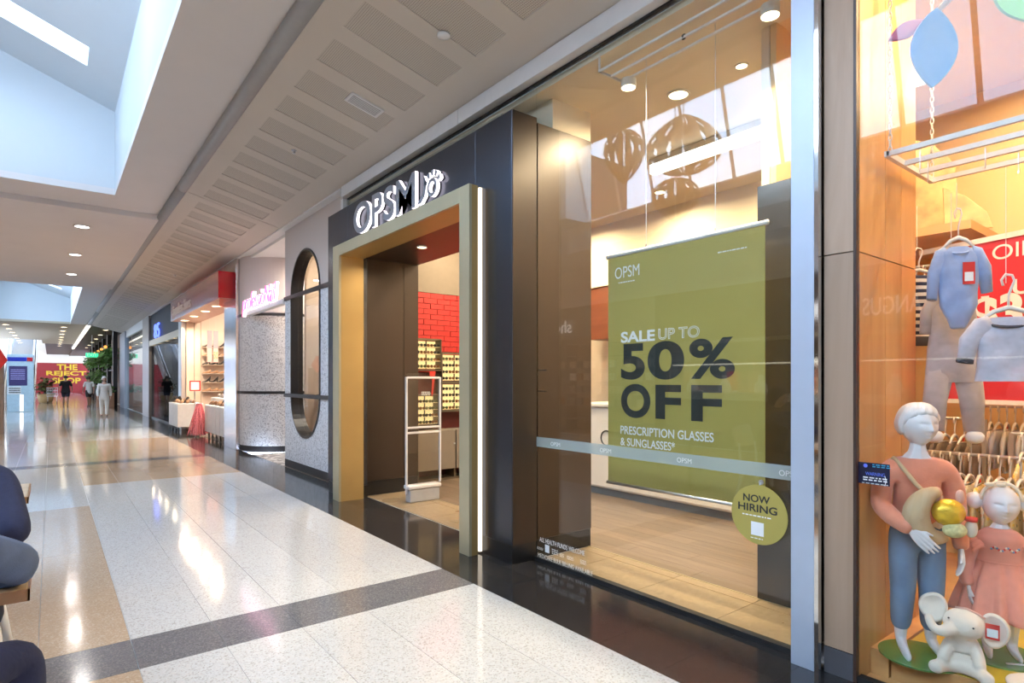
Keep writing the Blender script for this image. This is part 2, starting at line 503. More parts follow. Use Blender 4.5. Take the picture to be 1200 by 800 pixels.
# ---- sloping perforated soffit along the shops
def zs(x): return 3.95 + 0.25 * (3.0 - x)
soff = thing('ceiling', 'sloping cream soffit with rows of perforated panels above the shopfronts', 'ceiling', kind='structure')
def slope_strip(mb, x0, x1, y0, y1, lift=0.0, th=0.03, m=0):
    vs = []
    for dz in (0, th):
        vs += [(x0, y0, zs(x0) + lift + dz), (x1, y0, zs(x1) + lift + dz), (x1, y1, zs(x1) + lift + dz), (x0, y1, zs(x0) + lift + dz)]
    mb.add(vs, [(3, 2, 1, 0), (4, 5, 6, 7), (0, 1, 5, 4), (1, 2, 6, 5), (2, 3, 7, 6), (3, 0, 4, 7)], m)
bays = [(-6.0, -0.05), (-0.04, 10.09), (10.105, 20.25), (20.265, 30.4), (30.415, 37.6)]
mbs = MB()
perf_mesh = None
for (b0, b1) in bays:
    slope_strip(mbs, 1.6, 1.83, b0, b1); slope_strip(mbs, 2.69, 3.06, b0, b1)
    ny = int((b1 - b0 - 0.2) / 0.607)
    off = 4.123 - 0.607 * 6 if b0 == -0.04 else b0 + 0.25
    y = off; prev = b0
    while y + 0.4 < b1 - 0.08:
        slope_strip(mbs, 1.83, 2.69, prev, y)
        if perf_mesh is None:
            q = MB(); slope_strip(q, 1.83, 2.69, 0, 0.4, lift=0.008, th=0.012); perf_mesh = q.mesh('perforated_panel', m_perf)
        o = bpy.data.objects.new('perforated_panel', perf_mesh); C.objects.link(o); o.parent = soff; o.location = (0, y, 0)
        prev = y + 0.4; y += 0.607
    slope_strip(mbs, 1.83, 2.69, prev, b1)
mbs.build('soffit_board', m_soffit, soff)
MB().box(1.55, -6, 4.45, 3.2, 37.6, 4.5).build('soffit_backing', m_shadow, soff)
sh = thing('trim_1', 'grey half-round gutter between the flat ceiling and the sloping soffit', 'trim', kind='structure')
q = MB()
for (b0, b1) in bays: q.tube([(1.565, b0, 4.345), (1.565, b1, 4.345)], 0.078, 14)
q.build('gutter', m_gutter, sh, smooth=True)

# ---- flat ceiling with two roof-light wells
ZC = 4.38
mc = thing('ceiling', 'flat grey concourse ceiling with long roof-light openings', 'ceiling', kind='structure')
q = MB()
q.box(0.8, -6, ZC, 1.55, 12.2, ZC + 0.1)
q.box(-5.0, 11.3, ZC, 0.8, 12.2, ZC + 0.1)
q.box(-5.0, -6, ZC, -3.4, 11.3, ZC + 0.1)
q.box(-5.0, 12.2, ZC - 0.09, 1.55, 22.4, ZC + 0.1)
q.box(0.78, 22.4, ZC, 1.55, 38.5, ZC + 0.1)
q.box(-5.0, 22.4, ZC, 0.78, 23.1, ZC + 0.1)
q.box(-5.0, 23.1, ZC, -3.4, 38.5, ZC + 0.1)
q.build('ceiling_board', m_ceil, mc)
m_tanceil = mat('tan_ceiling', (0.50, 0.42, 0.31), 0.7, var=0.02)
MB().box(-7.0, 38.5, ZC, -0.55, 55, ZC + 0.1).box(-0.55, 38.5, ZC, 1.55, 60, ZC + 0.1).build('far_ceiling_board', m_tanceil, mc)['label'] = 'tan far ceiling'
m_brownceil = mat('dark_ceiling', (0.055, 0.035, 0.03), 0.5, var=0.05)
MB().box(1.62, 37.6, 4.25, 6.5, 86, 4.35).build('dark_ceiling_board', m_brownceil, mc)['label'] = 'dark brown far ceiling'
MB().box(-0.4, 60, ZC, 1.62, 86, ZC + 0.1).build('dark_ceiling_board', m_brownceil, mc)

m_skyglass = pane('roof_glazing', 0.04)
for wi, (wy0, wy1, gy1, rz) in enumerate(WELLS):
    w = thing('window_%d' % (wi + 1), ('long roof light over the near concourse with a sloping glazed side', 'far roof light over the concourse near the hall end')[wi], 'skylight', kind='structure')
    xe = 0.8 if wi == 0 else 0.78
    q = MB()
    q.box(xe, wy0, ZC + 0.1, xe + 0.08, wy1, rz + 0.1)                       # long wall on the shop side
    q.box(-3.5, wy1, ZC + 0.1, xe + 0.08, wy1 + 0.08, 7.3)                   # end wall
    q.box(-3.5, wy0 - 0.08, ZC + 0.1, xe + 0.08, wy0, 7.3)
    q.box(-3.48, wy0, ZC + 0.1, -3.4, wy1, 4.96)                             # low wall under the glazing
    q.box(-3.48, gy1, 4.96, -2.7, wy1, 7.3)
    q.build('well_wall', m_well, w)
    # roof slope with slot windows
    xr = -2.85
    def zr(x): return rz + 0.377 * (0.8 - x)
    slots = [y for y in (0.9, 3.8, 6.7, 9.64, 26.0, 29.2, 32.4, 35.6) if wy0 < y < wy1 - 0.5]
    q = MB()
    def roof(x0, x1, y0, y1):
        vs = []
        for dz in (0, 0.12):
            vs += [(x0, y0, zr(x0) + dz), (x1, y0, zr(x1) + dz), (x1, y1, zr(x1) + dz), (x0, y1, zr(x0) + dz)]
        q.add(vs, [(3, 2, 1, 0), (4, 5, 6, 7), (0, 1, 5, 4), (1, 2, 6, 5), (2, 3, 7, 6), (3, 0, 4, 7)])
    roof(0.4, xe + 0.08, wy0, wy1); roof(xr, -1.9, wy0, wy1)
    prev = wy0
    for y in slots:
        roof(-1.9, 0.4, prev, y); prev = y + 0.58
    roof(-1.9, 0.4, prev, wy1)
    q.build('roof_slope', m_well, w)
    for y in slots:
        gq = MB(); vs = []
        for dz in (0.10, 0.11):
            vs += [(-1.9, y, zr(-1.9) + dz), (0.4, y, zr(0.4) + dz), (0.4, y + 0.58, zr(0.4) + dz), (-1.9, y + 0.58, zr(-1.9) + dz)]
        gq.add(vs, [(3, 2, 1, 0), (4, 5, 6, 7), (0, 1, 5, 4), (1, 2, 6, 5), (2, 3, 7, 6), (3, 0, 4, 7)])
        gq.build('slot_pane', m_skyglass, w)
        lamp('slot_portal', 'AREA', (-0.75, y + 0.29, zr(-0.75) + 0.05), 1, size=2.4, size_y=0.58, rot=(0, math.radians(20.6), 0), portal=True)
    # glazing on the far side: panes between leaning mullions
    yb = 5.80 if wi == 0 else 29.8
    ys = [yb + 0.88 * k for k in range(-20, 20)]
    ys = [y for y in ys if wy0 + 0.05 < y < gy1 - 0.2]
    bx, bz, tx, tz = -3.40, 4.96, -2.85, 7.06
    for y in ys + [gy1]:
        MB().tube([(bx, y, bz), (tx, y, tz)], 0.035, 4).build('mullion', m_wframe, w)
    MB().tube([(bx, wy0, bz), (bx, gy1, bz)], 0.06, 4).build('glazing_sill', m_wframe, w)
    MB().tube([(tx, wy0, tz), (tx, gy1, tz)], 0.08, 4).build('ridge_beam', m_wframe, w)
    edges = [wy0] + ys + [gy1]
    for a, b in zip(edges[:-1], edges[1:]):
        MB().add([(bx - .01, a, bz), (bx - .01, b, bz), (tx - .01, b, tz), (tx - .01, a, tz), (bx + .005, a, bz), (bx + .005, b, bz), (tx + .005, b, tz), (tx + .005, a, tz)],
                 [(0, 1, 2, 3), (7, 6, 5, 4), (0, 4, 5, 1), (1, 5, 6, 2), (2, 6, 7, 3), (3, 7, 4, 0)]).build('roof_pane', m_skyglass, w)
# closing walls of the hall
wn = tag(MB().box(-5.1, -6.1, 0, 9, -6, 8).build('wall_near', m_whitewall), 'plain white wall closing the concourse behind the viewer', 'wall', kind='structure')
# roof over everything that is not glazed
lid = MB(); lid.box(0.9, -6.2, 6.2, 12, 90, 6.3); lid.box(-7, 11.45, 7.5, 0.9, 23.0, 7.6); lid.box(-7.1, 38.7, 7.5, 0.9, 55, 7.6); lid.box(-1.0, 55, 7.5, 0.9, 90, 7.6); lid.box(-7.1, 66, 7.5, -1.0, 90, 7.6)
lid.box(-7, 11.4, 4.5, 0.9, 11.44, 7.6); lid.box(-7, 38.6, 4.5, 0.9, 38.64, 7.6)
tag(lid.build('ceiling', m_shadow), 'dark roof void above the ceilings', 'roof', kind='structure')
# ================================================================== OPTICAL SHOP FRONT
m_portal = mat('dark_satin_panel', (0.078, 0.084, 0.104), 0.24, metal=0.85, var=0.05, scale=3)
m_bronze = mat('bronze_panel', (0.045, 0.030, 0.022), 0.36, metal=0.3, var=0.08, scale=2.5, stretch=(1, 1, 0.1))
m_gold = mat('champagne_gold', (0.48, 0.43, 0.28), 0.36, metal=0.5, var=0.03, scale=4)
m_plinth = mat('black_plinth', (0.012, 0.012, 0.013), 0.3)
m_led = glow('warm_led', (1.0, 0.86, 0.68), 1.7)
m_ledw = glow('letter_led', (1.0, 0.90, 0.97), 2.2)
m_steel = mat('brushed_steel', (0.36, 0.38, 0.43), 0.32, metal=0.8, var=0.05)
m_glass = pane('shop_glass', 0.052)
m_frost = pane('frosted_film', 0.06, tint=(0.9, 0.95, 0.95), haze=0.42, hazecol=(0.55, 0.62, 0.60))
m_whiteprint = mat('white_print', (0.80, 0.82, 0.82), 0.6, var=0.02)
m_greyprint = mat('grey_print', (0.55, 0.57, 0.56), 0.6)
m_blackprint = mat('black_print', (0.02, 0.022, 0.022), 0.5)

po = thing('entrance_portal', 'dark metal portal with gold door frame around the optical shop entrance', 'shopfront', (2.81, 5.4, 0))
def P(q, name, m, parent=po, bevel=0.0, smooth=False, label=None):
    off = parent.matrix_basis.translation if parent.type == 'EMPTY' else Vector((0, 0, 0))
    par = parent
    while par is not None and par.parent is not None: par = par.parent
    off = Vector(par.location) if par is not None and par.type == 'EMPTY' else off
    for i, p in enumerate(q.v): q.v[i] = (p[0] - off.x, p[1] - off.y, p[2] - off.z)
    o = q.build(name, m, parent, bevel=bevel, smooth=smooth)
    if label: o['label'] = label
    return o
X0, X1 = 2.81, 3.06
P(MB().box(X0, 3.60, 0.15, X1, 4.10, 3.53), 'face_panel', m_portal, bevel=0.004)
P(MB().box(X0 + 0.004, 3.592, 0.15, X1 - 0.006, 3.599, 3.526), 'side_panel', m_bronze)
P(MB().box(X0, 6.80, 0.15, X1, 7.45, 3.53), 'face_panel', m_portal, bevel=0.004)
P(MB().box(X0, 4.10, 2.99, X1, 6.80, 3.53), 'header_panel', m_portal, bevel=0.004)
P(MB().box(X0 + 0.006, 3.606, 0, X1, 4.10, 0.148), 'plinth', m_plinth, label='black plinth')
P(MB().box(X0 + 0.006, 6.80, 0, X1, 7.44, 0.148), 'plinth', m_plinth)
P(MB().box(X1 + 0.02, 3.61, 0.15, 3.69, 3.98, 3.50), 'return_panel', m_bronze, bevel=0.004)
P(MB().box(X1 + 0.02, 3.615, 0, 3.685, 3.98, 0.148), 'plinth', m_plinth)
P(MB().box(2.985, 6.87, 0.18, 3.586, 6.95, 2.94), 'passage_panel', m_bronze)
P(MB().box(3.592, 6.87, 0.18, 3.80, 6.95, 2.94), 'passage_panel', m_bronze)
P(MB().box(2.985, 6.875, 0, 3.795, 6.95, 0.178), 'plinth', m_plinth)
P(MB().box(2.985, 3.98, 2.94, 3.79, 6.95, 3.50), 'passage_ceiling', m_bronze)
lk = MB().cyl((3.06, 6.868, 1.18), (3.06, 6.858, 1.18), 0.013, n=14)
P(lk, 'lock', m_alu, label='small round chrome lock')
m_gold_lit = mat('warm_lit_gold', (0.50, 0.33, 0.12), 0.40, metal=0.45, var=0.03, scale=4)  # same gold as the frame face, with warm light put into its colour
P(MB().box(2.67, 3.988, 0, 2.70, 4.134, 3.03), 'frame_face', m_gold, bevel=0.003)  # face gold greyed in its colour for the cool daylight it mirrors
P(MB().box(2.67, 6.736, 0, 2.70, 6.923, 3.03), 'frame_face', m_gold, bevel=0.003)
P(MB().box(2.67, 4.134, 2.90, 2.70, 6.736, 3.03), 'frame_face', m_gold, bevel=0.003)
P(MB().box(2.70, 3.990, 0, 2.76, 4.134, 3.028).box(2.76, 4.10, 0, 2.98, 4.134, 2.93), 'gold_jamb', m_gold_lit)
P(MB().box(2.70, 6.736, 0, 2.76, 6.921, 3.028).box(2.76, 6.736, 0, 2.98, 6.80, 2.93), 'gold_jamb', m_gold_lit)
P(MB().box(2.70, 4.134, 2.90, 2.76, 6.736, 3.028).box(2.76, 4.134, 2.90, 2.98, 6.736, 2.96), 'gold_head', m_gold_lit)
P(MB().box(2.780, 3.995, 0.02, 2.806, 4.095, 3.02), 'led_strip', m_led, label='glowing led strip behind the gold frame')
P(MB().box(2.765, 4.10, 2.99, 2.806, 6.80, 3.02), 'led_strip', m_led)

# ---- raised letters
sg = thing('illuminated_sign', 'raised steel letters OPSM with glowing edges above the gold door frame', 'sign', (2.78, 5.5, 3.09))
def PT(o, root):
    o.parent = root
    for v in o.data.vertices: v.co -= Vector(root.location)
    return o
zb, zt = 3.10, 3.45
for ch, ya, yb2 in (('O', 6.53, 6.07), ('P', 6.03, 5.78), ('S', 5.75, 5.50), ('M', 5.46, 5.06)):
    o = text('letter', ch, facing_left((2.80, ya, zb)), m_steel, width=ya - yb2, height=zt - zb, depth=0.036, side=m_ledw, bold=0.006 if ch == 'M' else 0.02)
    PT(o, sg); o['label'] = 'raised letter %s' % ch
leaf = []
for i in range(13):
    t = i / 12; leaf.append((0.18 * math.sin(t * PI / 2) ** 1.0, 0.24 * t))
leaf = [(0, 0), (0.09, 0.0), (0.155, 0.05), (0.185, 0.13), (0.17, 0.21), (0.14, 0.245), (0.145, 0.17), (0.12, 0.09), (0.07, 0.045)]
q = MB().prism(leaf, 0.036, 0, facing_left((2.80, 5.03, 3.11)), mside=1)
PT(q.build('leaf_mark', [m_steel, m_ledw]), sg)
q = MB(); M0 = facing_left((2.80, 4.74, 3.21))
n = 22; ro_, ri_ = 0.085, 0.052
for i in range(n):
    a0, a1 = 2 * PI * i / n, 2 * PI * (i + 1) / n
    q.prism([(ri_ * math.cos(a0), ri_ * math.sin(a0)), (ro_ * math.cos(a0), ro_ * math.sin(a0)), (ro_ * math.cos(a1), ro_ * math.sin(a1)), (ri_ * math.cos(a1), ri_ * math.sin(a1))], 0.036, 0, M0, mside=1)
PT(q.build('ring_mark', [m_steel, m_ledw]), sg)
for k, ang in enumerate((150, 118, 88, 58, 28)):
    a = math.radians(ang); c = (0.125 * math.cos(a), 0.125 * math.sin(a)); u = (math.cos(a), math.sin(a)); w = (-u[1], u[0])
    pts = [(c[0] + u[0] * x + w[0] * y, c[1] + u[1] * x + w[1] * y) for x, y in ((-0.02, -0.016), (0.03, -0.024), (0.03, 0.024), (-0.02, 0.016))]
    PT(MB().prism(pts, 0.036, 0, M0, mside=1).build('ray_mark', [m_steel, m_ledw]), sg)

# ---- glass, head band, sill channel
hb = thing('trim_2', 'white boxed head band running above the shop glass', 'trim', kind='structure')
for a, b in ((-1.5, 4.62), (4.625, 7.41)):
    MB().box(2.97, a, 3.805, 3.10, b, 3.945).build('head_section', m_wframe, hb, bevel=0.006)
MB().box(3.045, -1.5, 3.788, 3.08, 7.40, 3.804).build('shadow_gap', m_shadow, hb)
MB().box(3.0, 7.43, 3.53, 3.08, 7.5, 3.80).build('end_post', m_wframe, hb)
wg = thing('window_3', 'tall frameless shop glass in front of the sale banner', 'window', kind='structure')
MB().box(3.055, 1.492, 0.03, 3.067, 3.598, 3.79).build('glass_pane', m_glass, wg)
MB().box(3.035, 1.49, 0, 3.085, 3.60, 0.03).build('sill_channel', m_shadow, wg)
fb = MB().box(3.051, 1.495, 0.905, 3.0545, 3.595, 0.982).build('frosted_band', m_frost, wg)
fb['label'] = 'frosted safety band across the glass'
for k, y in enumerate((1.60, 2.25, 2.90, 3.42)):
    t = text('band_mark', 'OPSM', facing_left((3.0508, y, 0.925)), m_greyprint, height=0.03, depth=0.0004); t.parent = wg
trn = thing('window_4', 'clear transom glass above the dark portal', 'window', kind='structure')
for a, b in ((3.603, 5.55), (5.555, 7.43)):
    MB().box(3.055, a, 3.54, 3.067, b, 3.79).build('transom_pane', m_glass, trn)

# window stickers
st = thing('window_lettering', 'white health fund lettering at the lower corner of the shop glass', 'sticker', (3.052, 3.25, 0.1))
def winline(s, y, z, h, w):
    o = text('lettering', s, facing_left((3.0538, y, z)), m_whiteprint, width=w, height=h, depth=0.0006); PT(o, st)
winline('ALL HEALTH FUNDS WELCOME', 3.555, 0.155, 0.036, 0.50)
winline('MEDICARE BULK BILLING AVAILABLE', 3.575, 0.028, 0.034, 0.60)
for k, (y, w, h) in enumerate(((3.585, 0.07, 0.022), (3.49, 0.05, 0.06), (3.41, 0.07, 0.045), (3.32, 0.05, 0.03), (3.24, 0.07, 0.03), (3.10, 0.06, 0.035))):
    q = MB()
    if k == 1: q.box(0, 0.0, 0, w, h, 0.0006, 0, facing_left((3.0538, y, 0.085)))
    else: bars_of_print(q, facing_left((3.0538, y, 0.088)), 0, h, w, h, 3, seed=k, d=0.0006)
    PT(q.build('fund_mark', m_whiteprint), st)
fs = thing('film_lettering', 'small dark opening-hours lettering on the glass beside the portal', 'sticker', (3.052, 3.5, 1.5))
q = MB(); bars_of_print(q, facing_left((3.0538, 3.58, 1.335)), 0, 0.02, 0.11, 0.02, 1, seed=4, d=0.0006); PT(q.build('lettering', m_blackprint), fs)
q = MB(); bars_of_print(q, facing_left((3.0538, 3.58, 1.50)), 0, 0.02, 0.11, 0.02, 1, seed=5, d=0.0006)
PT(q.build('lettering', m_blackprint), fs)

# ---- the hanging sale banner
m_olive = mat('olive_banner', (0.40, 0.335, 0.080), 0.55, var=0.02, scale=2)
bn = thing('sale_banner', 'olive hanging sale banner reading 50% OFF behind the shop glass', 'banner', (3.37, 2.484, 0.655))
P(MB().box(3.368, 1.853, 0.66, 3.372, 3.115, 2.37), 'sheet', m_olive, bn)
P(MB().tube([(3.37, 1.835, 2.375), (3.37, 3.13, 2.375)], 0.016, 10), 'top_rail', m_whiteprint, bn, smooth=True)
P(MB().tube([(3.37, 1.845, 0.652), (3.37, 3.125, 0.652)], 0.012, 10), 'bottom_rail', m_alu, bn, smooth=True)
for y in (2.75, 2.19):
    P(MB().tube([(3.37, y, 2.39), (3.37, y, 3.75)], 0.0022, 6), 'hanging_wire', m_alu, bn)
    P(MB().tube([(3.37, y, 2.38), (3.37, y, 2.41)], 0.007, 8), 'wire_clip', m_steel, bn)
XB = 3.3675
def bt(s, y, z, h, w, m=m_whiteprint, **k): return PT(text('print', s, facing_left((XB, y, z)), m, width=w, height=h, depth=0.0007, **k), bn)
m_ink = mat('dark_green_ink', (0.016, 0.026, 0.028), 0.5)
bt('OPSM', 3.045, 2.195, 0.085, 0.235)
q = MB(); bars_of_print(q, facing_left((XB, 3.01, 2.155)), 0, 0.016, 0.16, 0.016, 1, seed=1, d=0.0007); PT(q.build('print', m_whiteprint), bn)
q = MB(); bars_of_print(q, facing_left((XB, 2.17, 2.24)), 0, 0.016, 0.20, 0.016, 1, seed=2, d=0.0007); PT(q.build('print', m_whiteprint), bn)
bt('SALE', 2.985, 1.71, 0.082, 0.315, bold=0.03)
bt('UP TO', 2.64, 1.715, 0.078, 0.335, outline=0.022)
bt('5', 2.985, 1.435, 0.265, 0.225, m=m_ink, bold=0.035)
bt('0', 2.735, 1.435, 0.27, 0.31, m=m_ink, bold=0.035)
bt('%', 2.385, 1.44, 0.265, 0.335, m=m_ink, bold=0.03)
bt('O', 2.985, 1.155, 0.25, 0.275, m=m_ink, bold=0.035)
bt('F', 2.665, 1.16, 0.24, 0.215, m=m_ink, bold=0.035)
bt('F', 2.37, 1.16, 0.24, 0.23, m=m_ink, bold=0.035)
bt('PRESCRIPTION GLASSES', 2.99, 1.03, 0.062, 0.79, bold=0.012)
bt("& SUNGLASSES*", 2.99, 0.945, 0.062, 0.49, bold=0.012)
q = MB(); bars_of_print(q, facing_left((XB, 2.99, 0.875)), 0, 0.034, 0.74, 0.034, 2, seed=9, d=0.0007); PT(q.build('print', m_ink), bn)

# ---- hiring disc
hd = thing('hiring_sign', 'round olive NOW HIRING sign hung on the glass beside the grey pillar', 'sign', (3.03, 1.705, 0.70))
P(MB().cyl((3.032, 1.705, 0.70), (3.036, 1.705, 0.70), 0.162, n=48), 'disc', m_olive, hd, bevel=0.001)
P(MB().cyl((3.046, 1.70, 0.875), (3.053, 1.70, 0.875), 0.014, n=14).tube([(3.044, 1.70, 0.875), (3.034, 1.70, 0.86)], 0.004, 6), 'suction_hook', m_alu, hd)
def ht(s, y, z, h, w, m=m_blackprint, **k): return PT(text('print', s, facing_left((3.0318, y, z)), m, width=w, height=h, depth=0.0008, **k), hd)
ht('NOW', 1.795, 0.765, 0.040, 0.155, bold=0.02)
ht('HIRING', 1.825, 0.712, 0.042, 0.225, bold=0.02)
q = MB(); bars_of_print(q, facing_left((3.0318, 1.80, 0.685)), 0, 0.012, 0.165, 0.012, 1, seed=3, d=0.0008); PT(q.build('print', m_whiteprint), hd)
q = MB(); bars_of_print(q, facing_left((3.0318, 1.75, 0.565)), 0, 0.009, 0.07, 0.009, 1, seed=6, d=0.0008); PT(q.build('print', m_whiteprint), hd)
P(MB().box(3.0312, 1.675, 0.585, 3.0319, 1.748, 0.658), 'blank_label', m_whiteprint, hd, label='small white square label')

# ---- shop floor
m_stone = chips('tan_stone', (0.27, 0.195, 0.115), [(0.29, 0.215, 0.13), (0.25, 0.18, 0.105)], 0.3, scale=40)
m_plank = wood('grey_oak_plank', (0.105, 0.072, 0.050), (0.19, 0.138, 0.098), 0.4, axis='Y', scale=14)
fo = tag(MB().box(3.06, 1.35, -0.12, 3.72, 2.06, -0.006).box(3.06, 2.06, -0.12, 9.0, 7.62, -0.006).build('floor', m_joint), 'stone and timber floor inside the optical shop', 'floor', kind='structure')
ty = 1.37
for x0, x1, yy in ((3.065, 3.545, 1.42), (3.08, 3.545, 4.14)):
    y = yy - (0.0 if yy < 3 else 0.0)
    while y < (3.6 if yy < 3 else 6.85):
        y1 = min(y + 0.615, 3.6 if yy < 3 else 6.865)
        MB().box(x0, y + .002, -0.02, x1, y1 - .002, 0.0).build('stone_tile', m_stone, fo); y = y1
for yy in (1.42, 4.14):
    y = yy
    while y < (3.6 if yy < 3 else 6.85):
        y1 = min(y + 0.615, 3.6 if yy < 3 else 6.865)
        MB().box(3.55, y + .002, -0.02, 3.65, y1 - .002, 0.0).build('stone_tile', m_stone, fo); y = y1
MB().box(3.652, 1.4, -0.02, 3.662, 7.6, 0.002).build('floor_trim', m_gold, fo)
q_plank = {}
for i in range(30):
    x0 = 3.665 + i * 0.178
    y = 1.4 - (i * 0.47) % 1.2
    while y < 7.6:
        a, b = max(y, 2.062), min(y + 1.2, 7.6)
        if b - a > 0.02:
            MB().box(x0 + .001, a + .001, -0.02, x0 + 0.177, b - .001, 0.0).build('floor_plank', m_plank, fo)
        y += 1.2

# ---- shop shell
m_shopceil = mat('warm_ceiling', (0.78, 0.68, 0.52), 0.8, var=0.01)
oc = thing('ceiling', 'cream ceiling inside the optical shop', 'ceiling', kind='structure')
MB().box(3.10, 1.35, 3.75, 3.724, 2.06, 3.80).box(3.10, 2.06, 3.75, 9.0, 7.6, 3.80).build('ceiling_board', m_shopceil, oc)
MB().box(3.25, 3.62, 3.50, 3.69, 4.1, 3.75).build('bulkhead', m_shopceil, oc)
MB().box(3.078, 4.1, 3.505, 3.095, 7.43, 3.749).build('transom_backing', mat('beige_backing', (0.42, 0.37, 0.28), 0.6), oc)
m_brick = mat('red_brick', (0.42, 0.02, 0.018), 0.45, var=0.18, scale=9, bump=0.3, bscale=40)
m_mortar = mat('red_mortar', (0.16, 0.008, 0.008), 0.7)
m_taupe = mat('taupe_wall', (0.20, 0.165, 0.13), 0.7, var=0.03)
wl = tag(MB().box(3.1, 7.612, 0, 9.0, 7.70, 3.8).build('wall_left', m_mortar), 'end wall of the optical shop with red painted brickwork', 'wall', kind='structure')
MB().box(3.80, 7.595, 2.72, 7.0, 7.612, 3.75).build('plaster_band', m_taupe, wl)
bx_cache = {}
for row in range(15):
    z = 1.55 + row * 0.078
    x = 3.95 - (0.115 if row % 2 else 0)
    while x < 5.6:
        j = random.choice((0, 1, 2))
        if j not in bx_cache: bx_cache[j] = MB().box(0, -0.012 - 0.003 * j, 0, 0.222, 0.0, 0.070).mesh('brick', m_brick)
        o = bpy.data.objects.new('brick', bx_cache[j]); C.objects.link(o); o.parent = wl; o.location = (x, 7.612, z); x += 0.23
MB().box(3.8, 7.58, 0, 7.0, 7.611, 1.545).build('dark_dado', mat('dark_red_dado', (0.10, 0.01, 0.01), 0.5), wl)
wb = thing('wall_back', 'cream rear wall of the optical shop with a dark timber band', 'wall', kind='structure')
MB().box(6.9, 1.35, 0, 7.0, 7.6, 3.75).build('wall_panel', m_cream, wb)
MB().box(6.5, 1.35, 2.84, 6.9, 6.4, 3.75).build('bulkhead', m_shopceil, wb)
m_redwood = wood('red_timber', (0.14, 0.04, 0.018), (0.22, 0.07, 0.03), 0.45, axis='Y')
MB().box(6.52, 1.35, 2.05, 6.9, 6.4, 2.84).build('timber_band', m_redwood, wb)
wr = tag(MB().box(3.70, 2.005, 0, 9.0, 2.06, 3.9).box(3.20, 1.30, 0, 3.72, 1.35, 3.9).box(3.68, 1.35, 0, 3.72, 2.005, 2.69).build('wall_right', m_cream), 'side wall between the optical shop and the clothes shop', 'wall', kind='structure')
dp = tag(MB().box(3.655, 1.36, 0, 3.678, 2.064, 2.70).build('partition_panel', mat('charcoal_panel', (0.042, 0.040, 0.038), 0.16, var=0.05, coat=0.3), bevel=0.003), 'tall charcoal panel standing inside the glass beside the pillar', 'partition')
ct = thing('service_counter', 'long white service counter behind the sale banner', 'counter', (5.75, 4.3, 0))
m_lac = mat('white_lacquer', (0.74, 0.70, 0.66), 0.35, var=0.01)
P(MB().box(5.40, 3.32, 0.09, 6.05, 5.6, 1.10), 'body', m_lac, ct, bevel=0.03)
P(MB().box(5.46, 3.38, 0, 6.0, 5.55, 0.09), 'toe_kick', mat('grey_kick', (0.13, 0.14, 0.15), 0.5), ct)
P(MB().box(5.37, 3.30, 1.10, 6.08, 5.62, 1.14), 'worktop', m_lac, ct, bevel=0.008)
q = MB().tube([(5.395, 5.02 + 0.09 * math.cos(a), 0.72 + 0.09 * math.sin(a)) for a in [2 * PI * i / 24 for i in range(24)]], 0.008, 6, closed=True)
P(q, 'ring_emblem', m_blackprint, ct, smooth=True, label='black ring emblem')
mo = thing('desk_monitor', 'black flat monitor on the white service counter', 'monitor', (5.6, 4.98, 1.14))
P(MB().box(5.58, 4.86, 1.24, 5.61, 5.12, 1.42), 'screen', m_blackprint, mo, bevel=0.004)
P(MB().box(5.59, 4.97, 1.15, 5.61, 5.01, 1.25), 'neck', m_steel, mo)
P(MB().box(5.52, 4.92, 1.14, 5.68, 5.06, 1.15), 'foot', m_steel, mo)

# ---- lit spectacle displays and the glasses in them
m_lit = glow('lit_back_panel', (1.0, 0.72, 0.30), 1.15)
m_shelfcream = mat('cream_shelf', (0.75, 0.62, 0.36), 0.4)
m_casedark = mat('dark_case', (0.10, 0.075, 0.05), 0.4)
def glasses_mesh(name, frame, lens):
    q = MB()
    for s in (-1, 1):
        q.tube([(s * 0.034 + 0.027 * math.cos(a), 0, 0.020 * math.sin(a)) for a in [2 * PI * i / 12 for i in range(12)]], 0.0032, 5, closed=True, m=0)
        q.lathe([(0.001, -0.001), (0.026, -0.0005), (0.026, 0.0005), (0.001, 0.001)], 12, (0, 0, 0), m=1)
        n = 48
        for i in range(len(q.v) - n, len(q.v)):
            p = q.v[i]; q.v[i] = (s * 0.034 + p[0], p[2], p[1] * 0.74)
        q.tube([(s * 0.061, 0, 0.008), (s * 0.066, 0.03, 0.008), (s * 0.066, 0.10, 0.006), (s * 0.064, 0.125, -0.012)], 0.0028, 5, m=0)
    q.tube([(-0.009, 0, 0.006), (0, -0.002, 0.010), (0.009, 0, 0.006)], 0.003, 5, m=0)
    return q.mesh(name, [frame, lens], smooth=True)
g_var = [glasses_mesh('sunglasses', m_blackprint, mat('smoke_lens', (0.03, 0.025, 0.02), 0.1)),
         glasses_mesh('sunglasses', mat('tortoise_frame', (0.16, 0.06, 0.02), 0.3, var=0.5, scale=60), mat('brown_lens', (0.14, 0.06, 0.02), 0.1)),
         glasses_mesh('sunglasses', mat('green_frame', (0.10, 0.12, 0.06), 0.3), mat('green_lens', (0.08, 0.09, 0.04), 0.1))]
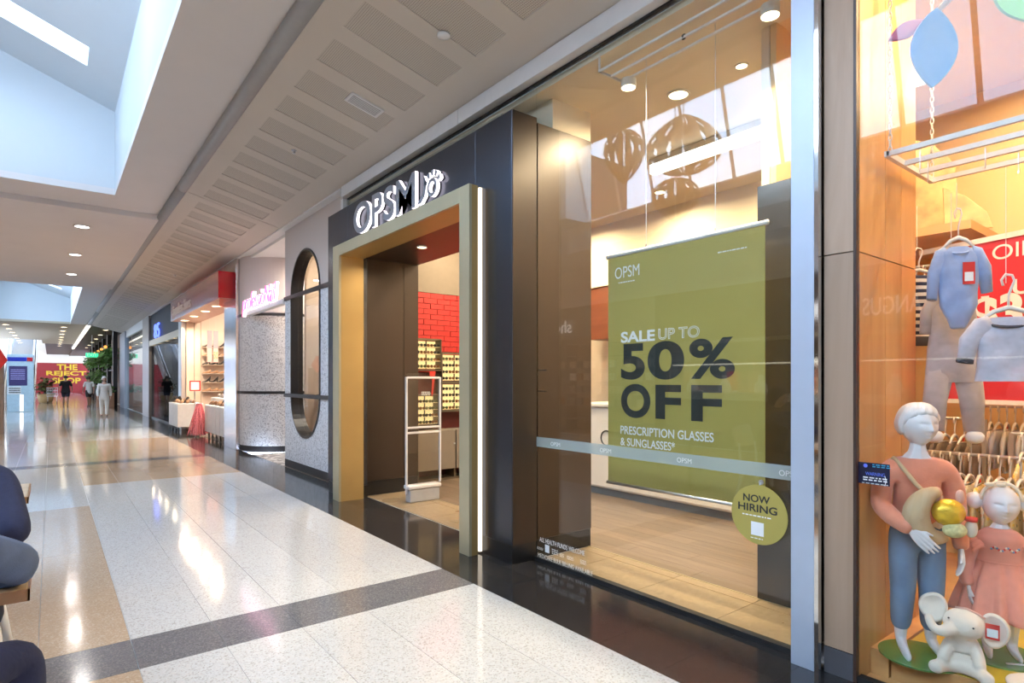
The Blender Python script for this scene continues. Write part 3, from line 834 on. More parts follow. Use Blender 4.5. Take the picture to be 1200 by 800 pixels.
def display_case(loc, w, h, rows, cols, label, glabel, group, axis='Y'):
    t = thing('display_case', label, 'display case', loc)
    q = MB().box(0, 0, 0, w, 0.02, h)
    q.build('back_panel', m_lit, t)
    q = MB().box(-0.012, -0.16, -0.015, 0, 0.02, h + 0.015).box(w, -0.16, -0.015, w + 0.012, 0.02, h + 0.015)
    q.box(-0.012, -0.16, -0.03, w + 0.012, 0.02, -0.012).box(-0.012, -0.16, h + 0.012, w + 0.012, 0.02, h + 0.03)
    q.build('case_frame', m_casedark, t)
    MB().box(w * 0.62, -0.02, 0, w * 0.62 + 0.012, 0, h).build('divider', m_casedark, t)
    for r in range(rows):
        z = h * (r + 0.12) / rows
        MB().box(0, -0.15, z - 0.006, w, 0, z).build('shelf', m_shelfcream, t)
        for c in range(cols):
            gx = loc[0] + w * (c + 0.5) / cols
            g = bpy.data.objects.new('sunglasses', random.choice(g_var)); C.objects.link(g)
            g.location = (gx, loc[1] - 0.13, loc[2] + z + 0.0215); g.scale = (0.84, 0.84, 1.0)
            tag(g, ('bottom', 'second', 'third', 'top')[r] + ' row ' + glabel, 'sunglasses', group)
    return t
display_case((4.02, 7.55, 1.60), 0.44, 0.40, 4, 4, 'lit display case of sunglasses beside the passage wall, under the bricks', 'sunglasses in the upper lit case beside the passage wall', 'sunglasses in the upper inner case')
display_case((4.49, 7.55, 1.43), 0.46, 0.38, 4, 4, 'upper lit display case of sunglasses next to the gold door jamb', 'sunglasses in the upper lit case next to the gold jamb', 'sunglasses in the upper jamb case')
display_case((4.49, 7.55, 1.00), 0.46, 0.37, 4, 4, 'lower lit display case of sunglasses next to the gold door jamb', 'sunglasses in the lower lit case next to the gold jamb', 'sunglasses in the lower jamb case')
display_case((4.02, 7.55, 0.80), 0.40, 0.40, 4, 4, 'lit display case of sunglasses seen through the clear security pedestal', 'sunglasses in the lit case seen through the security pedestal', 'sunglasses in the case behind the pedestal')
cb = thing('low_cabinet', 'low taupe cabinet under the lit sunglasses cases', 'cabinet', (4.6, 7.4, 0))
P(MB().box(4.0, 7.25, 0.16, 4.62, 7.56, 0.72), 'body', m_taupe, cb, bevel=0.004)
P(MB().box(4.64, 7.25, 0.16, 5.5, 7.56, 0.72), 'body', m_taupe, cb, bevel=0.004)
P(MB().box(4.0, 7.30, 0, 5.5, 7.56, 0.03), 'base_shelf', m_casedark, cb)
for x in (4.02, 4.63, 5.45): P(MB().box(x, 7.3, 0.03, x + 0.03, 7.54, 0.16), 'leg', m_casedark, cb)
P(MB().cyl((4.60, 7.25, 0.52), (4.60, 7.235, 0.52), 0.012, n=12), 'knob', m_alu, cb)
rb = MB().prism([(0, 0), (0.10, 0), (0.05, -0.36), (0.035, -0.36), (0.05, -0.08), (0, -0.06)], 0.01, 0, facing_near((4.27, 7.40, 1.56)))
tag(rb.build('red_ribbon', mat('red_card', (0.62, 0.03, 0.02), 0.5)), 'red angular card hanging beside the lit display cases', 'ribbon')

# shelves glimpsed between the partition and the banner
su = thing('wall_shelf', 'lit cream shelf unit at the rear of the optical shop', 'shelf', (6.7, 5.2, 0))
P(MB().box(6.78, 4.6, 1.18, 6.88, 6.0, 2.03), 'back_panel', mat('lit_cream', (0.85, 0.70, 0.48), 0.6), su)
for z in (1.18, 1.30, 1.46, 1.58): P(MB().box(6.52, 4.6, z, 6.8, 6.0, z + 0.02), 'shelf', m_shelfcream, su)
for z, k in ((1.32, 3), (1.48, 5), (1.60, 4)):
    for i in range(k):
        g = bpy.data.objects.new('spectacles', g_var[i % 2]); C.objects.link(g); g.location = (6.56, 5.2 + 0.17 * i, z + 0.021); g.rotation_euler.z = -PI / 2
        tag(g, 'spectacles on the %s lit rear shelf beside the banner edge' % {3: 'lowest', 5: 'middle', 4: 'highest'}[k], 'spectacles', 'spectacles on the rear shelf')

# ---- security pedestal
m_acr = pane('clear_acrylic', 0.045, tint=(0.93, 0.93, 0.93))
m_wplastic = mat('white_plastic', (0.62, 0.60, 0.60), 0.35)
m_gplastic = mat('grey_plastic', (0.36, 0.36, 0.37), 0.4)
ap = thing('security_pedestal', 'clear acrylic anti-theft pedestal with white frame in the shop doorway', 'security gate', (3.5, 6.2, 0))
P(MB().box(3.29, 6.14, 0, 3.69, 6.26, 0.15), 'base', m_gplastic, ap, bevel=0.012)
P(MB().box(3.27, 6.13, 0.155, 3.71, 6.27, 0.20), 'base_cover', m_wplastic, ap, bevel=0.012)
P(MB().box(3.27, 6.193, 0.20, 3.73, 6.207, 1.515), 'acrylic_sheet', m_acr, ap)
for x in (3.262, 3.715): P(MB().box(x, 6.185, 0.10 if x < 3.5 else 0.2, x + 0.024, 6.215, 1.47), 'upright', m_wplastic, ap, bevel=0.006)
for z in (1.45, 0.86, 0.80): P(MB().box(3.28, 6.187, z, 3.72, 6.213, z + 0.025), 'cross_bar', m_wplastic, ap, bevel=0.006)
q = MB(); bars_of_print(q, facing_near((3.47, 6.192, 1.25)), 0, 0.05, 0.12, 0.05, 3, seed=12, d=0.0006); P(q, 'small_print', m_whiteprint, ap)

# ---- shop lamps
m_lens = glow('warm_lens', (1.0, 0.80, 0.50), 9.0)
m_rim = mat('white_rim', (0.75, 0.72, 0.66), 0.4)
def downlight(loc, r, label, energy=18, color=(1, 0.80, 0.52), lens=None, group=None, rim=m_rim, spread=2.9):
    t = thing('ceiling_light', label, 'light', loc, group=group)
    MB().lathe([(r, -0.012), (r * 1.22, -0.012), (r * 1.25, 0.0), (r, 0.0)], 24, caps=False).build('rim', rim, t, smooth=False)
    MB().lathe([(0.001, -0.006), (r, -0.006)], 24, caps=False).build('lens', lens or m_lens, t)
    if energy: lamp('bulb', 'AREA', (0, 0, -0.02), energy, color, size=r * 1.6, parent=t, spread=spread)
    return t
downlight((4.005, 2.94, 3.748), 0.075, 'large recessed ceiling light above the sale banner', 60)
downlight((4.003, 2.383, 3.748), 0.04, 'small recessed ceiling light near the top of the shop glass', 30)
downlight((5.99, 2.99, 3.748), 0.06, 'recessed ceiling light at the pillar edge deeper in the shop', 55)
for k, (x, y) in enumerate(((4.6, 5.2), (5.9, 4.6), (5.9, 6.2), (4.6, 6.9), (6.2, 1.9))):
    downlight((x, y, 3.748), 0.06, 'recessed ceiling light deep inside the optical shop', 48, group='recessed lights deep in the optical shop')
downlight((3.30, 5.88, 2.938), 0.05, 'recessed light in the dark entrance ceiling', 10)
downlight((3.62, 4.75, 2.938), 0.05, 'recessed light in the entrance ceiling beside the gold frame', 8)
tf = thing('track_frame', 'thin white rectangular lighting track under the shop ceiling', 'lighting track', (3.12, 2.5, 3.65))
for x in (2.99, 3.11, 3.23): P(MB().box(x + 0.11, 1.5, 3.643, x + 0.125, 2.96, 3.658), 'track', m_wframe, tf)
for y in (1.5, 2.95): P(MB().box(3.10, y, 3.643, 3.355, y + 0.015, 3.658), 'track', m_wframe, tf)
P(MB().box(3.10, 2.95, 3.65, 3.112, 2.962, 3.75), 'hanger', m_wframe, tf)
P(MB().box(3.34, 1.6, 3.65, 3.352, 1.612, 3.75), 'hanger', m_wframe, tf)
P(MB().ball((3.23, 2.33, 3.655), (0.012, 0.02, 0.02), 8, 6), 'connector', m_blackprint, tf)
for k, (x, y, lb) in enumerate(((3.33, 2.88, 'small track spotlight at the far end of the white track'), (3.33, 1.80, 'bright track spotlight at the near end of the white track'))):
    t = thing('spotlight', lb, 'light', (x, y, 3.60))
    MB().lathe([(0.055, -0.03), (0.055, 0.03), (0.02, 0.045)], 20).build('housing', m_rim, t)
    MB().lathe([(0.001, -0.031), (0.05, -0.031)], 20, caps=False).build('lens', m_lens, t)
    lamp('bulb', 'AREA', (0, 0, -0.04), 30, (1, 0.80, 0.52), size=0.08, parent=t, spread=2.2)
ll = thing('linear_light', 'long white linear ceiling light inside the optical shop', 'light', (5.0, 2.7, 3.70))
P(MB().box(4.95, 1.5, 3.69, 5.05, 4.0, 3.745), 'housing', m_rim, ll)
P(MB().box(4.955, 1.5, 3.60, 5.045, 4.0, 3.69), 'diffuser', glow('white_diffuser', (1.0, 0.95, 0.88), 2.2), ll)

# ================================================================== PILLAR AND TIMBER PANEL BESIDE IT
m_pillar = mat('satin_steel_sheet', (0.46, 0.54, 0.66), 0.45, metal=0.35, var=0.015)
m_mirror = mat('mirror_steel', (0.72, 0.74, 0.76), 0.06, metal=1.0, var=0.01)
cl = thing('shopfront_pillar', 'pale satin steel pillar with a mirror edge beside the shop glass', 'pillar', (3.05, 1.42, 0))
P(MB().box(2.95, 1.372, 0, 3.20, 1.487, 3.82), 'steel_face', m_pillar, cl, bevel=0.003)
P(MB().box(2.953, 1.352, 0, 3.20, 1.3715, 3.82), 'mirror_edge', m_mirror, cl)
m_ply = wood('pale_plywood', (0.33, 0.225, 0.15), (0.43, 0.31, 0.22), 0.5, axis='Z', scale=5)
tp = thing('timber_panel', 'pale plywood panel with grey plinth between pillar and clothes shop window', 'panel', (3.0, 1.28, 0))
P(MB().box(3.0, 1.212, 0.13, 3.04, 1.345, 2.04), 'lower_panel', m_ply, tp)
P(MB().box(3.0, 1.212, 2.046, 3.04, 1.345, 3.82), 'upper_panel', m_ply, tp)
P(MB().box(2.998, 1.212, 0, 3.04, 1.345, 0.126), 'plinth', mat('slate_plinth', (0.085, 0.085, 0.095), 0.4), tp)
P(MB().box(3.0, 1.198, 0, 3.03, 1.2115, 3.82), 'dark_edge', mat('dark_brown_edge', (0.05, 0.028, 0.02), 0.4), tp)
# ================================================================== NAIL SALON
def speckle(name, base, dark, lim=None, top=None, scale=70):
    m, t, b = newmat(name)
    g = t.nodes.new('ShaderNodeNewGeometry')
    v = t.nodes.new('ShaderNodeTexVoronoi'); v.inputs['Scale'].default_value = scale; t.links.new(g.outputs['Position'], v.inputs['Vector'])
    sp = t.nodes.new('ShaderNodeSeparateColor'); t.links.new(v.outputs['Color'], sp.inputs['Color'])
    r = t.nodes.new('ShaderNodeValToRGB'); r.color_ramp.interpolation = 'CONSTANT'
    e = r.color_ramp.elements; e[0].color = rgb(base); e[1].position = 0.55; e[1].color = rgb([c * 0.82 for c in base])
    k = e.new(0.84); k.color = rgb(dark)
    t.links.new(sp.outputs['Blue'], r.inputs['Fac'])
    out = r.outputs['Color']
    if lim is not None:
        sx = t.nodes.new('ShaderNodeSeparateXYZ'); t.links.new(g.outputs['Position'], sx.inputs[0])
        gt_ = t.nodes.new('ShaderNodeMath'); gt_.operation = 'GREATER_THAN'; gt_.inputs[1].default_value = lim; t.links.new(sx.outputs['Z'], gt_.inputs[0])
        mx = t.nodes.new('ShaderNodeMix'); mx.data_type = 'RGBA'; t.links.new(gt_.outputs[0], mx.inputs[0]); t.links.new(out, mx.inputs[6]); mx.inputs[7].default_value = rgb(top); out = mx.outputs[2]
    t.links.new(out, b.inputs['Base Color']); b.inputs['Roughness'].default_value = 0.35
    return m
m_speck = speckle('speckled_tile', (0.74, 0.75, 0.78), (0.30, 0.30, 0.32), 2.79, (0.56, 0.50, 0.47))
m_blackmetal = mat('black_metal', (0.03, 0.027, 0.027), 0.4, metal=0.3)
m_peach = mat('peach_wall', (0.66, 0.52, 0.40), 0.8, var=0.02)
def pill(cy, cz, w, h, n=24):
    r = w / 2; pts = []
    for i in range(n + 1): a = PI * i / n; pts.append((cy + r * math.cos(a), cz + h / 2 - r + r * math.sin(a)))
    for i in range(n + 1): a = PI + PI * i / n; pts.append((cy + r * math.cos(a), cz - h / 2 + r + r * math.sin(a)))
    return pts
def pill_wall(x0, x1, ya, yb, za, zb_, pts):
    q = MB(); n = len(pts); cy = sum(p[0] for p in pts) / n; cz = sum(p[1] for p in pts) / n
    # square outline matched point for point (corners included through snapping)
    outer = []
    for (y, z) in pts:
        dy, dz = y - cy, z - cz
        k = min(((yb - cy) / dy if dy > 1e-6 else 1e9), ((ya - cy) / dy if dy < -1e-6 else 1e9), ((zb_ - cz) / dz if dz > 1e-6 else 1e9), ((za - cz) / dz if dz < -1e-6 else 1e9))
        outer.append([cy + dy * k, cz + dz * k])
    for cyy, czz in ((ya, za), (ya, zb_), (yb, za), (yb, zb_)):
        j = min(range(n), key=lambda i: (outer[i][0] - cyy) ** 2 + (outer[i][1] - czz) ** 2); outer[j] = [cyy, czz]
    v = [(x0, p[0], p[1]) for p in pts] + [(x0, p[0], p[1]) for p in outer] + [(x1, p[0], p[1]) for p in pts] + [(x1, p[0], p[1]) for p in outer]
    f = []
    for i in range(n):
        j = (i + 1) % n
        f += [(i, n + i, n + j, j), (2 * n + i, 2 * n + j, 3 * n + j, 3 * n + i), (i, j, 2 * n + j, 2 * n + i), (n + i, 3 * n + i, 3 * n + j, n + j)]
    return q.add(v, f)
PY, PZ, PW, PH = 9.18, 2.0, 1.28, 2.89
ns = thing('salon_wall', 'speckled wall with tall pill-shaped window next to the dark portal', 'wall', (3.1, 8.8, 0), kind='structure')
pts = pill(PY, PZ, PW, PH)
P(pill_wall(3.1, 3.27, 7.47, 10.17, 0.12, 3.93, pts), 'wall_panel', m_speck, ns)
P(MB().box(3.095, 7.47, 0, 3.38, 10.165, 0.12), 'plinth', m_blackmetal, ns)
q = MB(); pr_ = pill(PY, PZ, PW - 0.004, PH - 0.004); npt = len(pr_)
q.add([(3.086, *p) for p in pr_] + [(3.28, *p) for p in pr_], [(i, (i + 1) % npt, npt + (i + 1) % npt, npt + i) for i in range(npt)])
P(q, 'window_reveal', m_blackmetal, ns)
q = MB()
o1, o2 = pill(PY, PZ, PW + 0.05, PH + 0.05), pill(PY, PZ, PW - 0.01, PH - 0.01)
n = len(o1)
q.add([(3.085, *p) for p in o1] + [(3.085, *p) for p in o2] + [(3.1, *p) for p in o1] + [(3.1, *p) for p in o2],
      [f for i in range(n) for j in [(i + 1) % n] for f in ((i, j, n + j, n + i), (i, 2 * n + i, 2 * n + j, j), (n + i, n + j, 3 * n + j, 3 * n + i))])
P(q, 'window_rim', m_blackmetal, ns)
for z in (2.79, 1.185): P(MB().box(3.075, 7.47, z - 0.03, 3.11, 10.17, z + 0.03), 'dark_band', m_blackmetal, ns)
P(MB().prism([(p[0], p[1]) for p in pill(PY, PZ, PW - 0.01, PH - 0.01)], 0.01, 0, Matrix(((0, 0, 1, 3.20), (1, 0, 0, 0), (0, 1, 0, 0), (0, 0, 0, 1)))), 'window_pane', m_glass, ns)
MB().box(2.99, 7.5, 3.93, 3.2, 37, 3.97).build('trim_3', m_wframe)
tag(bpy.data.objects['trim_3'], 'white trim where the soffit meets the far shopfronts', 'trim', kind='structure')
cw = thing('salon_curved_wall', 'rounded speckled wall at the nail salon entrance', 'wall', (3.5, 12.6, 0), kind='structure')
def curve_pts(r, off=0.0):
    c = (3.95, 12.95); return [(3.95 - r, 14.0), (3.95 - r, 13.4)] + [(c[0] + r * math.cos(a), c[1] + r * math.sin(a)) for a in [PI + (PI / 2) * i / 18 for i in range(19)]] + [(6.0, 12.95 - r)]
def curved(q, r, z0, z1):
    a = curve_pts(r); b = curve_pts(r - 0.08); n = len(a)
    q.add([(x, y, z0) for x, y in a] + [(x, y, z1) for x, y in a] + [(x, y, z0) for x, y in b] + [(x, y, z1) for x, y in b],
          [f for i in range(n - 1) for f in ((i, i + 1, n + i + 1, n + i), (2 * n + i + 1, 2 * n + i, 3 * n + i, 3 * n + i + 1), (n + i, n + i + 1, 3 * n + i + 1, 3 * n + i))])
    return q
m_speckw = speckle('speckled_tile_wall', (0.68, 0.66, 0.65), (0.32, 0.30, 0.30))
P(curved(MB(), 0.9, 0.12, 2.74), 'speckled_face', m_speckw, cw, smooth=False)
P(curved(MB(), 0.89, 0, 0.12), 'plinth', m_blackmetal, cw)
for z in (2.72, 1.16): P(curved(MB(), 0.915, z, z + 0.055), 'dark_band', m_blackmetal, cw)
P(curved(MB(), 0.90, 2.78, 3.95), 'upper_drum', mat('pale_drum', (0.62, 0.55, 0.52), 0.7, var=0.01), cw)
bm_ = thing('entrance_beam', 'pale steel beam across the nail salon entrance', 'beam', (3.1, 11.4, 2.76), kind='structure')
P(MB().box(3.06, 10.15, 2.72, 3.16, 12.95, 2.80), 'beam', m_wframe, bm_)
m_pink = glow('pink_neon', (1.0, 0.12, 0.38), 3.0)
m_wneon = glow('white_neon', (1.0, 0.86, 0.95), 3.0)
nsn = thing('neon_sign', 'pink and white glowing script sign professioNail over the salon entrance', 'sign', (3.06, 11.5, 2.8))
o = text('white_backing', 'professioNail', facing_left((3.07, 12.60, 2.70)), m_wneon, width=2.2, height=0.42, depth=0.05, bold=0.012, shear=0.3); PT(o, nsn)
o = text('pink_script', 'professioNail', facing_left((3.02, 12.60, 2.70)), m_pink, width=2.2, height=0.42, depth=0.02, bold=-0.04, shear=0.3); PT(o, nsn)
tag(MB().box(3.06, 10.17, -0.1, 6.5, 12.06, 0.002).build('floor', chips('pebble_mosaic', (0.45, 0.42, 0.40), [(0.75, 0.72, 0.70), (0.62, 0.6, 0.58), (0.2, 0.19, 0.18)], 0.5, scale=14, thr=0.3)), 'white and grey pebble mosaic at the nail salon entrance', 'floor', kind='structure')
tag(MB().box(3.06, 7.7, -0.1, 8, 10.165, 0.001).build('floor', m_plank), 'timber floor inside the nail salon', 'floor', kind='structure')
sw = thing('wall_salon', 'peach inner walls of the nail salon', 'wall', kind='structure')
MB().box(6.5, 7.7, 0, 6.6, 13.0, 3.9).build('wall_panel', m_peach, sw)
MB().box(3.4, 7.705, 0, 6.5, 7.72, 3.9).build('wall_panel', m_peach, sw)
MB().box(3.42, 10.08, 0, 6.5, 10.16, 3.9).build('wall_panel', m_peach, sw)
MB().box(3.15, 7.7, 3.88, 6.6, 14, 3.93).build('ceiling_board', m_whitewall, sw)
downlight((4.3, 9.3, 3.876), 0.09, 'round recessed light seen through the pill window', 70, (1, 0.86, 0.7))
downlight((4.3, 11.3, 3.876), 0.09, 'round recessed light over the nail salon entrance', 60, (1, 0.86, 0.7))
# things behind the pill window
sh2 = thing('polish_shelf', 'thin dark shelf of nail polish behind the pill window', 'shelf', (3.8, 9.0, 1.16))
P(MB().box(3.6, 8.3, 1.17, 3.8, 10.1, 1.19), 'board', m_blackmetal, sh2)
cols = [('red', (0.6, 0.02, 0.03)), ('green', (0.06, 0.30, 0.12)), ('crimson', (0.4, 0.0, 0.06)), ('coral', (0.75, 0.2, 0.12)), ('white', (0.8, 0.78, 0.76)), ('dark blue', (0.03, 0.05, 0.2))]
for i, (nme, c) in enumerate(cols):
    t = thing('polish_bottle', '%s nail polish bottle on the shelf behind the pill window' % nme, 'bottle', (3.7, 8.55 + 0.2 * i, 1.19), group='nail polish bottles in the pill window')
    MB().lathe([(0.04, 0), (0.045, 0.02), (0.045, 0.10), (0.016, 0.125)], 14).build('flask', mat('polish_' + nme.replace(' ', '_'), c, 0.2), t, smooth=True)
    MB().lathe([(0.018, 0.125), (0.015, 0.2)], 12).build('cap', m_blackmetal, t)
cr = thing('coral_stand', 'coral red branching display stand behind the pill window', 'stand', (4.7, 9.55, 0))
m_coral = mat('coral_paint', (0.72, 0.22, 0.14), 0.4)
P(MB().tube([(4.7, 9.55, 0), (4.7, 9.55, 2.0)], 0.045, 10), 'pole', m_coral, cr, smooth=True)
for k, (a, z) in enumerate(((0.3, 1.9), (2.2, 1.95), (3.6, 1.75), (5.0, 1.6))):
    P(MB().tube([(4.7, 9.55, z - 0.3), (4.7 + 0.2 * math.cos(a), 9.55 + 0.2 * math.sin(a), z), (4.7 + 0.34 * math.cos(a), 9.55 + 0.34 * math.sin(a), z + 0.02)], 0.03, 8), 'branch', m_coral, cr, smooth=True)
P(MB().lathe([(0.2, 0), (0.2, 0.03), (0.05, 0.05)], 20, (4.7, 9.55, 0)), 'base', m_coral, cr)
pf = thing('round_pouffe', 'round cream armchair behind the lower end of the pill window', 'armchair', (3.85, 9.1, 0))
MB().lathe([(0.30, 0.08), (0.42, 0.12), (0.43, 0.38), (0.40, 0.44), (0.05, 0.46)], 24).build('seat', mat('cream_boucle', (0.72, 0.64, 0.52), 0.9, bump=0.4), pf, smooth=True)
MB().grid(lambda u, v: (0.42 * math.cos(PI * (0.1 + 1.0 * u) - 0.6), 0.42 * math.sin(PI * (0.1 + 1.0 * u) - 0.6), 0.4 + 0.4 * v), 16, 3).build('backrest', mat('cream_boucle', (0, 0, 0)), pf, smooth=True, thick=0.1)
for a in (0.7, 2.3, 3.9, 5.4): MB().cyl((0.28 * math.cos(a), 0.28 * math.sin(a), 0), (0.28 * math.cos(a), 0.28 * math.sin(a), 0.1), 0.02, n=8).build('leg', m_blackmetal, pf)

# ================================================================== SHOE SHOP
m_red = mat('red_acrylic', (0.55, 0.0, 0.012), 0.10, var=0.02, coat=0.5)
m_redface = mat('red_gloss_face', (0.42, 0.05, 0.05), 0.12, var=0.03, coat=1.0)
pl = thing('mirror_pillar', 'mirror steel pillar between the nail salon and the shoe shop', 'pillar', (3.05, 13.5, 0))
P(MB().box(2.98, 13.0, 0, 3.12, 14.05, 3.93), 'steel_face', mat('streaky_steel', (0.62, 0.58, 0.60), 0.16, metal=1.0, var=0.08, scale=3), pl, bevel=0.004)
bk = thing('shop_bulkhead', 'red glossy bulkhead sign of the shoe shop with white script', 'shop sign', (3.0, 16.3, 3.4))
P(MB().box(2.70, 13.255, 3.115, 2.71, 19.36, 3.68), 'front_face', m_redface, bk)
P(MB().box(2.70, 13.24, 3.13, 3.08, 13.254, 3.68), 'end_face', m_red, bk)
P(MB().box(2.711, 13.255, 3.115, 3.4, 19.36, 3.14), 'underside', mat('pink_soffit', (0.60, 0.36, 0.30), 0.3), bk)
P(MB().box(2.711, 13.255, 3.66, 3.4, 19.36, 3.68), 'top_board', m_red, bk)
P(MB().box(2.72, 13.245, 2.94, 3.08, 13.252, 3.12), 'clear_lip', pane('pink_acrylic', 0.05, tint=(0.95, 0.62, 0.60)), bk)
o = text('script', 'Spendless Shoes', facing_left((2.699, 19.0, 3.15)), m_whiteprint, width=2.75, height=0.36, depth=0.02, shear=0.25); PT(o, bk)
for k, y in enumerate((14.64, 15.88, 17.3, 18.68)):
    downlight((2.95, y, 3.113), 0.10, ('nearest', 'second nearest', 'third nearest', 'farthest')[k] + ' light under the red shoe shop bulkhead', 40, (1, 0.78, 0.55), group='lights under the red bulkhead')
tag(MB().box(3.06, 13.3, -0.1, 8, 21.9, 0.001).build('floor', mat('shoe_shop_floor', (0.16, 0.15, 0.15), 0.25)), 'dark floor inside the shoe shop', 'floor', kind='structure')
sw2 = thing('wall_shoe_shop', 'cream inner walls of the shoe shop', 'wall', kind='structure')
m_beige = mat('beige_panel', (0.70, 0.56, 0.45), 0.6, var=0.01)
for x0, x1 in ((3.1, 3.30), (3.315, 3.47), (3.48, 6.5)):
    MB().box(x0, 19.36, 0.0, x1, 19.42, 3.9).build('wall_panel', m_beige, sw2)
MB().box(3.302, 19.37, 0, 3.313, 19.42, 3.9).build('joint', m_blackmetal, sw2)
MB().box(6.5, 13.9, 0, 6.6, 19.42, 3.9).build('wall_panel', m_beige, sw2)
MB().box(3.12, 13.95, 0, 6.5, 14.0, 3.9).build('wall_panel', m_beige, sw2)
MB().box(3.1, 13.9, 3.88, 6.6, 19.42, 3.93).build('ceiling_board', m_whitewall, sw2)
for k, (x, y) in enumerate(((4.2, 15.2), (4.2, 17.8), (5.6, 16.5))):
    downlight((x, y, 3.876), 0.09, 'recessed light deep in the shoe shop', 75, (1, 0.84, 0.68), group='recessed lights deep in the shoe shop')
def shoe_mesh(name, m, heel):
    q = MB(); L = 0.25
    def fn(u, v):
        t = v; w = 0.042 * (0.75 + 0.5 * math.sin(PI * min(1, t * 0.9 + 0.12))) * (1 if t < 0.92 else 0.6)
        base = heel * max(0, 1 - t * 1.7) ** 1.2
        hgt = 0.065 * (1 - t) ** 1.3 + 0.028
        a = 2 * PI * u
        return (w * math.cos(a), -L / 2 + L * t, base + max(0, (hgt) * (0.5 + 0.5 * math.sin(a))))
    q.grid(fn, 10, 10, closed_u=True)
    q.f.append(tuple(range(9, -1, -1))); q.mi.append(0); q.f.append(tuple(110 - 0 + i for i in range(10))) if False else None
    if heel > 0.03: q.cyl((0, -L / 2 + 0.03, 0), (0, -L / 2 + 0.025, heel), 0.010, 0.025, 8)
    return q.mesh(name, m, smooth=True)
m_tanl = mat('tan_leather', (0.42, 0.24, 0.13), 0.45, var=0.15)
m_blkl = mat('black_leather', (0.02, 0.018, 0.018), 0.35)
m_brl = mat('brown_leather', (0.16, 0.075, 0.03), 0.45, var=0.15)
m_greyl = mat('grey_suede', (0.30, 0.27, 0.25), 0.8, var=0.1)
sv = [shoe_mesh('shoe', m_blkl, 0.09), shoe_mesh('shoe', m_tanl, 0.015), shoe_mesh('shoe', m_brl, 0.015), shoe_mesh('shoe', m_greyl, 0.02)]
rk = thing('shoe_rack', 'wall rack of thin shelves holding shoes at the far side of the shoe shop', 'rack', (3.9, 19.3, 0))
P(MB().box(3.49, 19.335, 1.05, 4.6, 19.358, 2.62), 'back_panel', mat('pale_rack', (0.55, 0.46, 0.38), 0.6), rk)
rowz = [1.10, 1.36, 1.62, 1.88, 2.14, 2.40]
rown = ['lowest', 'second lowest', 'third lowest', 'third highest', 'second highest', 'top']
for k, z in enumerate(rowz):
    P(MB().box(3.49, 19.12, z, 4.6, 19.334, z + 0.015), 'shelf', mat('pale_rack', (0, 0, 0)), rk)
    for i in range(5):
        kind = 0 if k % 2 else 1
        o = bpy.data.objects.new('shoe', sv[kind]); C.objects.link(o); o.location = (3.60 + 0.20 * i, 19.225, z + 0.016); o.rotation_euler.z = 1.1; o.scale = (1, 0.9, 1)
        tag(o, '%s %s shoe from the left on the %s shelf of the shoe rack' % (('first', 'second', 'third', 'fourth', 'fifth')[i], ('black heeled', 'tan flat')[kind], rown[k]), 'shoe', 'shoes on the %s shelf of the rack' % rown[k])
for k, x in enumerate((3.50, 3.66)):
    hb2 = thing('hanging_banner', ('dusty pink hanging banner left of its twin by the shoe rack', 'dusty pink hanging banner with orange 50 by the shoe rack')[k], 'banner', (x, 18.6, 2.3))
    MB().box(0, 0, -0.35, 0.13, 0.006, 0.55).build('sheet', mat('mauve_cloth', (0.40, 0.27, 0.29), 0.7), hb2)
    MB().box(0, -0.002, -0.35, 0.13, 0.0, 0.05).build('print_panel', mat('pink_cloth', (0.68, 0.42, 0.38), 0.7), hb2)
    MB().tube([(0.065, 0.003, 0.55), (0.065, 0.003, 1.55)], 0.002, 5).build('wire', m_alu, hb2)
    if k: o = text('print', '50', facing_near((0.01, -0.004, -0.25)), mat('orange_print', (0.80, 0.35, 0.08), 0.6), width=0.11, height=0.2, depth=0.001, parent=hb2)
# bins with shoes on top
m_bin = mat('pale_metal_bin', (0.58, 0.58, 0.58), 0.4, var=0.04)
def bin_unit(name, label, x0, x1, y0, y1, z1, panels):
    t = thing(name, label, 'display bin', ((x0 + x1) / 2, (y0 + y1) / 2, 0))
    P(MB().box(x0 + .02, y0 + .02, 0.16, x1 - .02, y1 - .02, z1 - 0.03), 'body', m_greyl, t)
    P(MB().box(x0, y0, z1 - 0.03, x1, y1, z1), 'top_tray', m_whiteprint, t)
    w = (y1 - y0) / panels
    for k in range(panels): P(MB().box(x0, y0 + k * w + 0.02, 0.16, x0 + 0.018, y0 + (k + 1) * w - 0.02, z1 - 0.035), 'front_panel', m_bin, t)
    P(MB().box(x0, y0, 0.16, x1, y0 + 0.015, z1 - 0.035), 'end_panel', m_bin, t)
    for x in (x0 + 0.06, x1 - 0.06):
        for k in range(panels):
            y = y0 + (k + 0.5) * w
            P(MB().cyl((x - 0.015, y, 0.05), (x + 0.015, y, 0.05), 0.05, n=12).box(x - 0.01, y - 0.012, 0.09, x + 0.01, y + 0.012, 0.16), 'castor', m_blackmetal, t)
    return t
bin_unit('shoe_bin', 'pale metal bin unit of shoes in front of the far shoe shop wall', 2.70, 3.32, 18.15, 19.7, 0.80, 3)
bin_unit('shoe_bin', 'row of pale metal bins with castors at the shoe shop entrance', 3.05, 3.55, 14.4, 16.5, 0.82, 5)
bin_unit('shoe_bin', 'low bin of boots behind the pink tinsel', 3.6, 4.4, 17.0, 18.6, 0.95, 3)
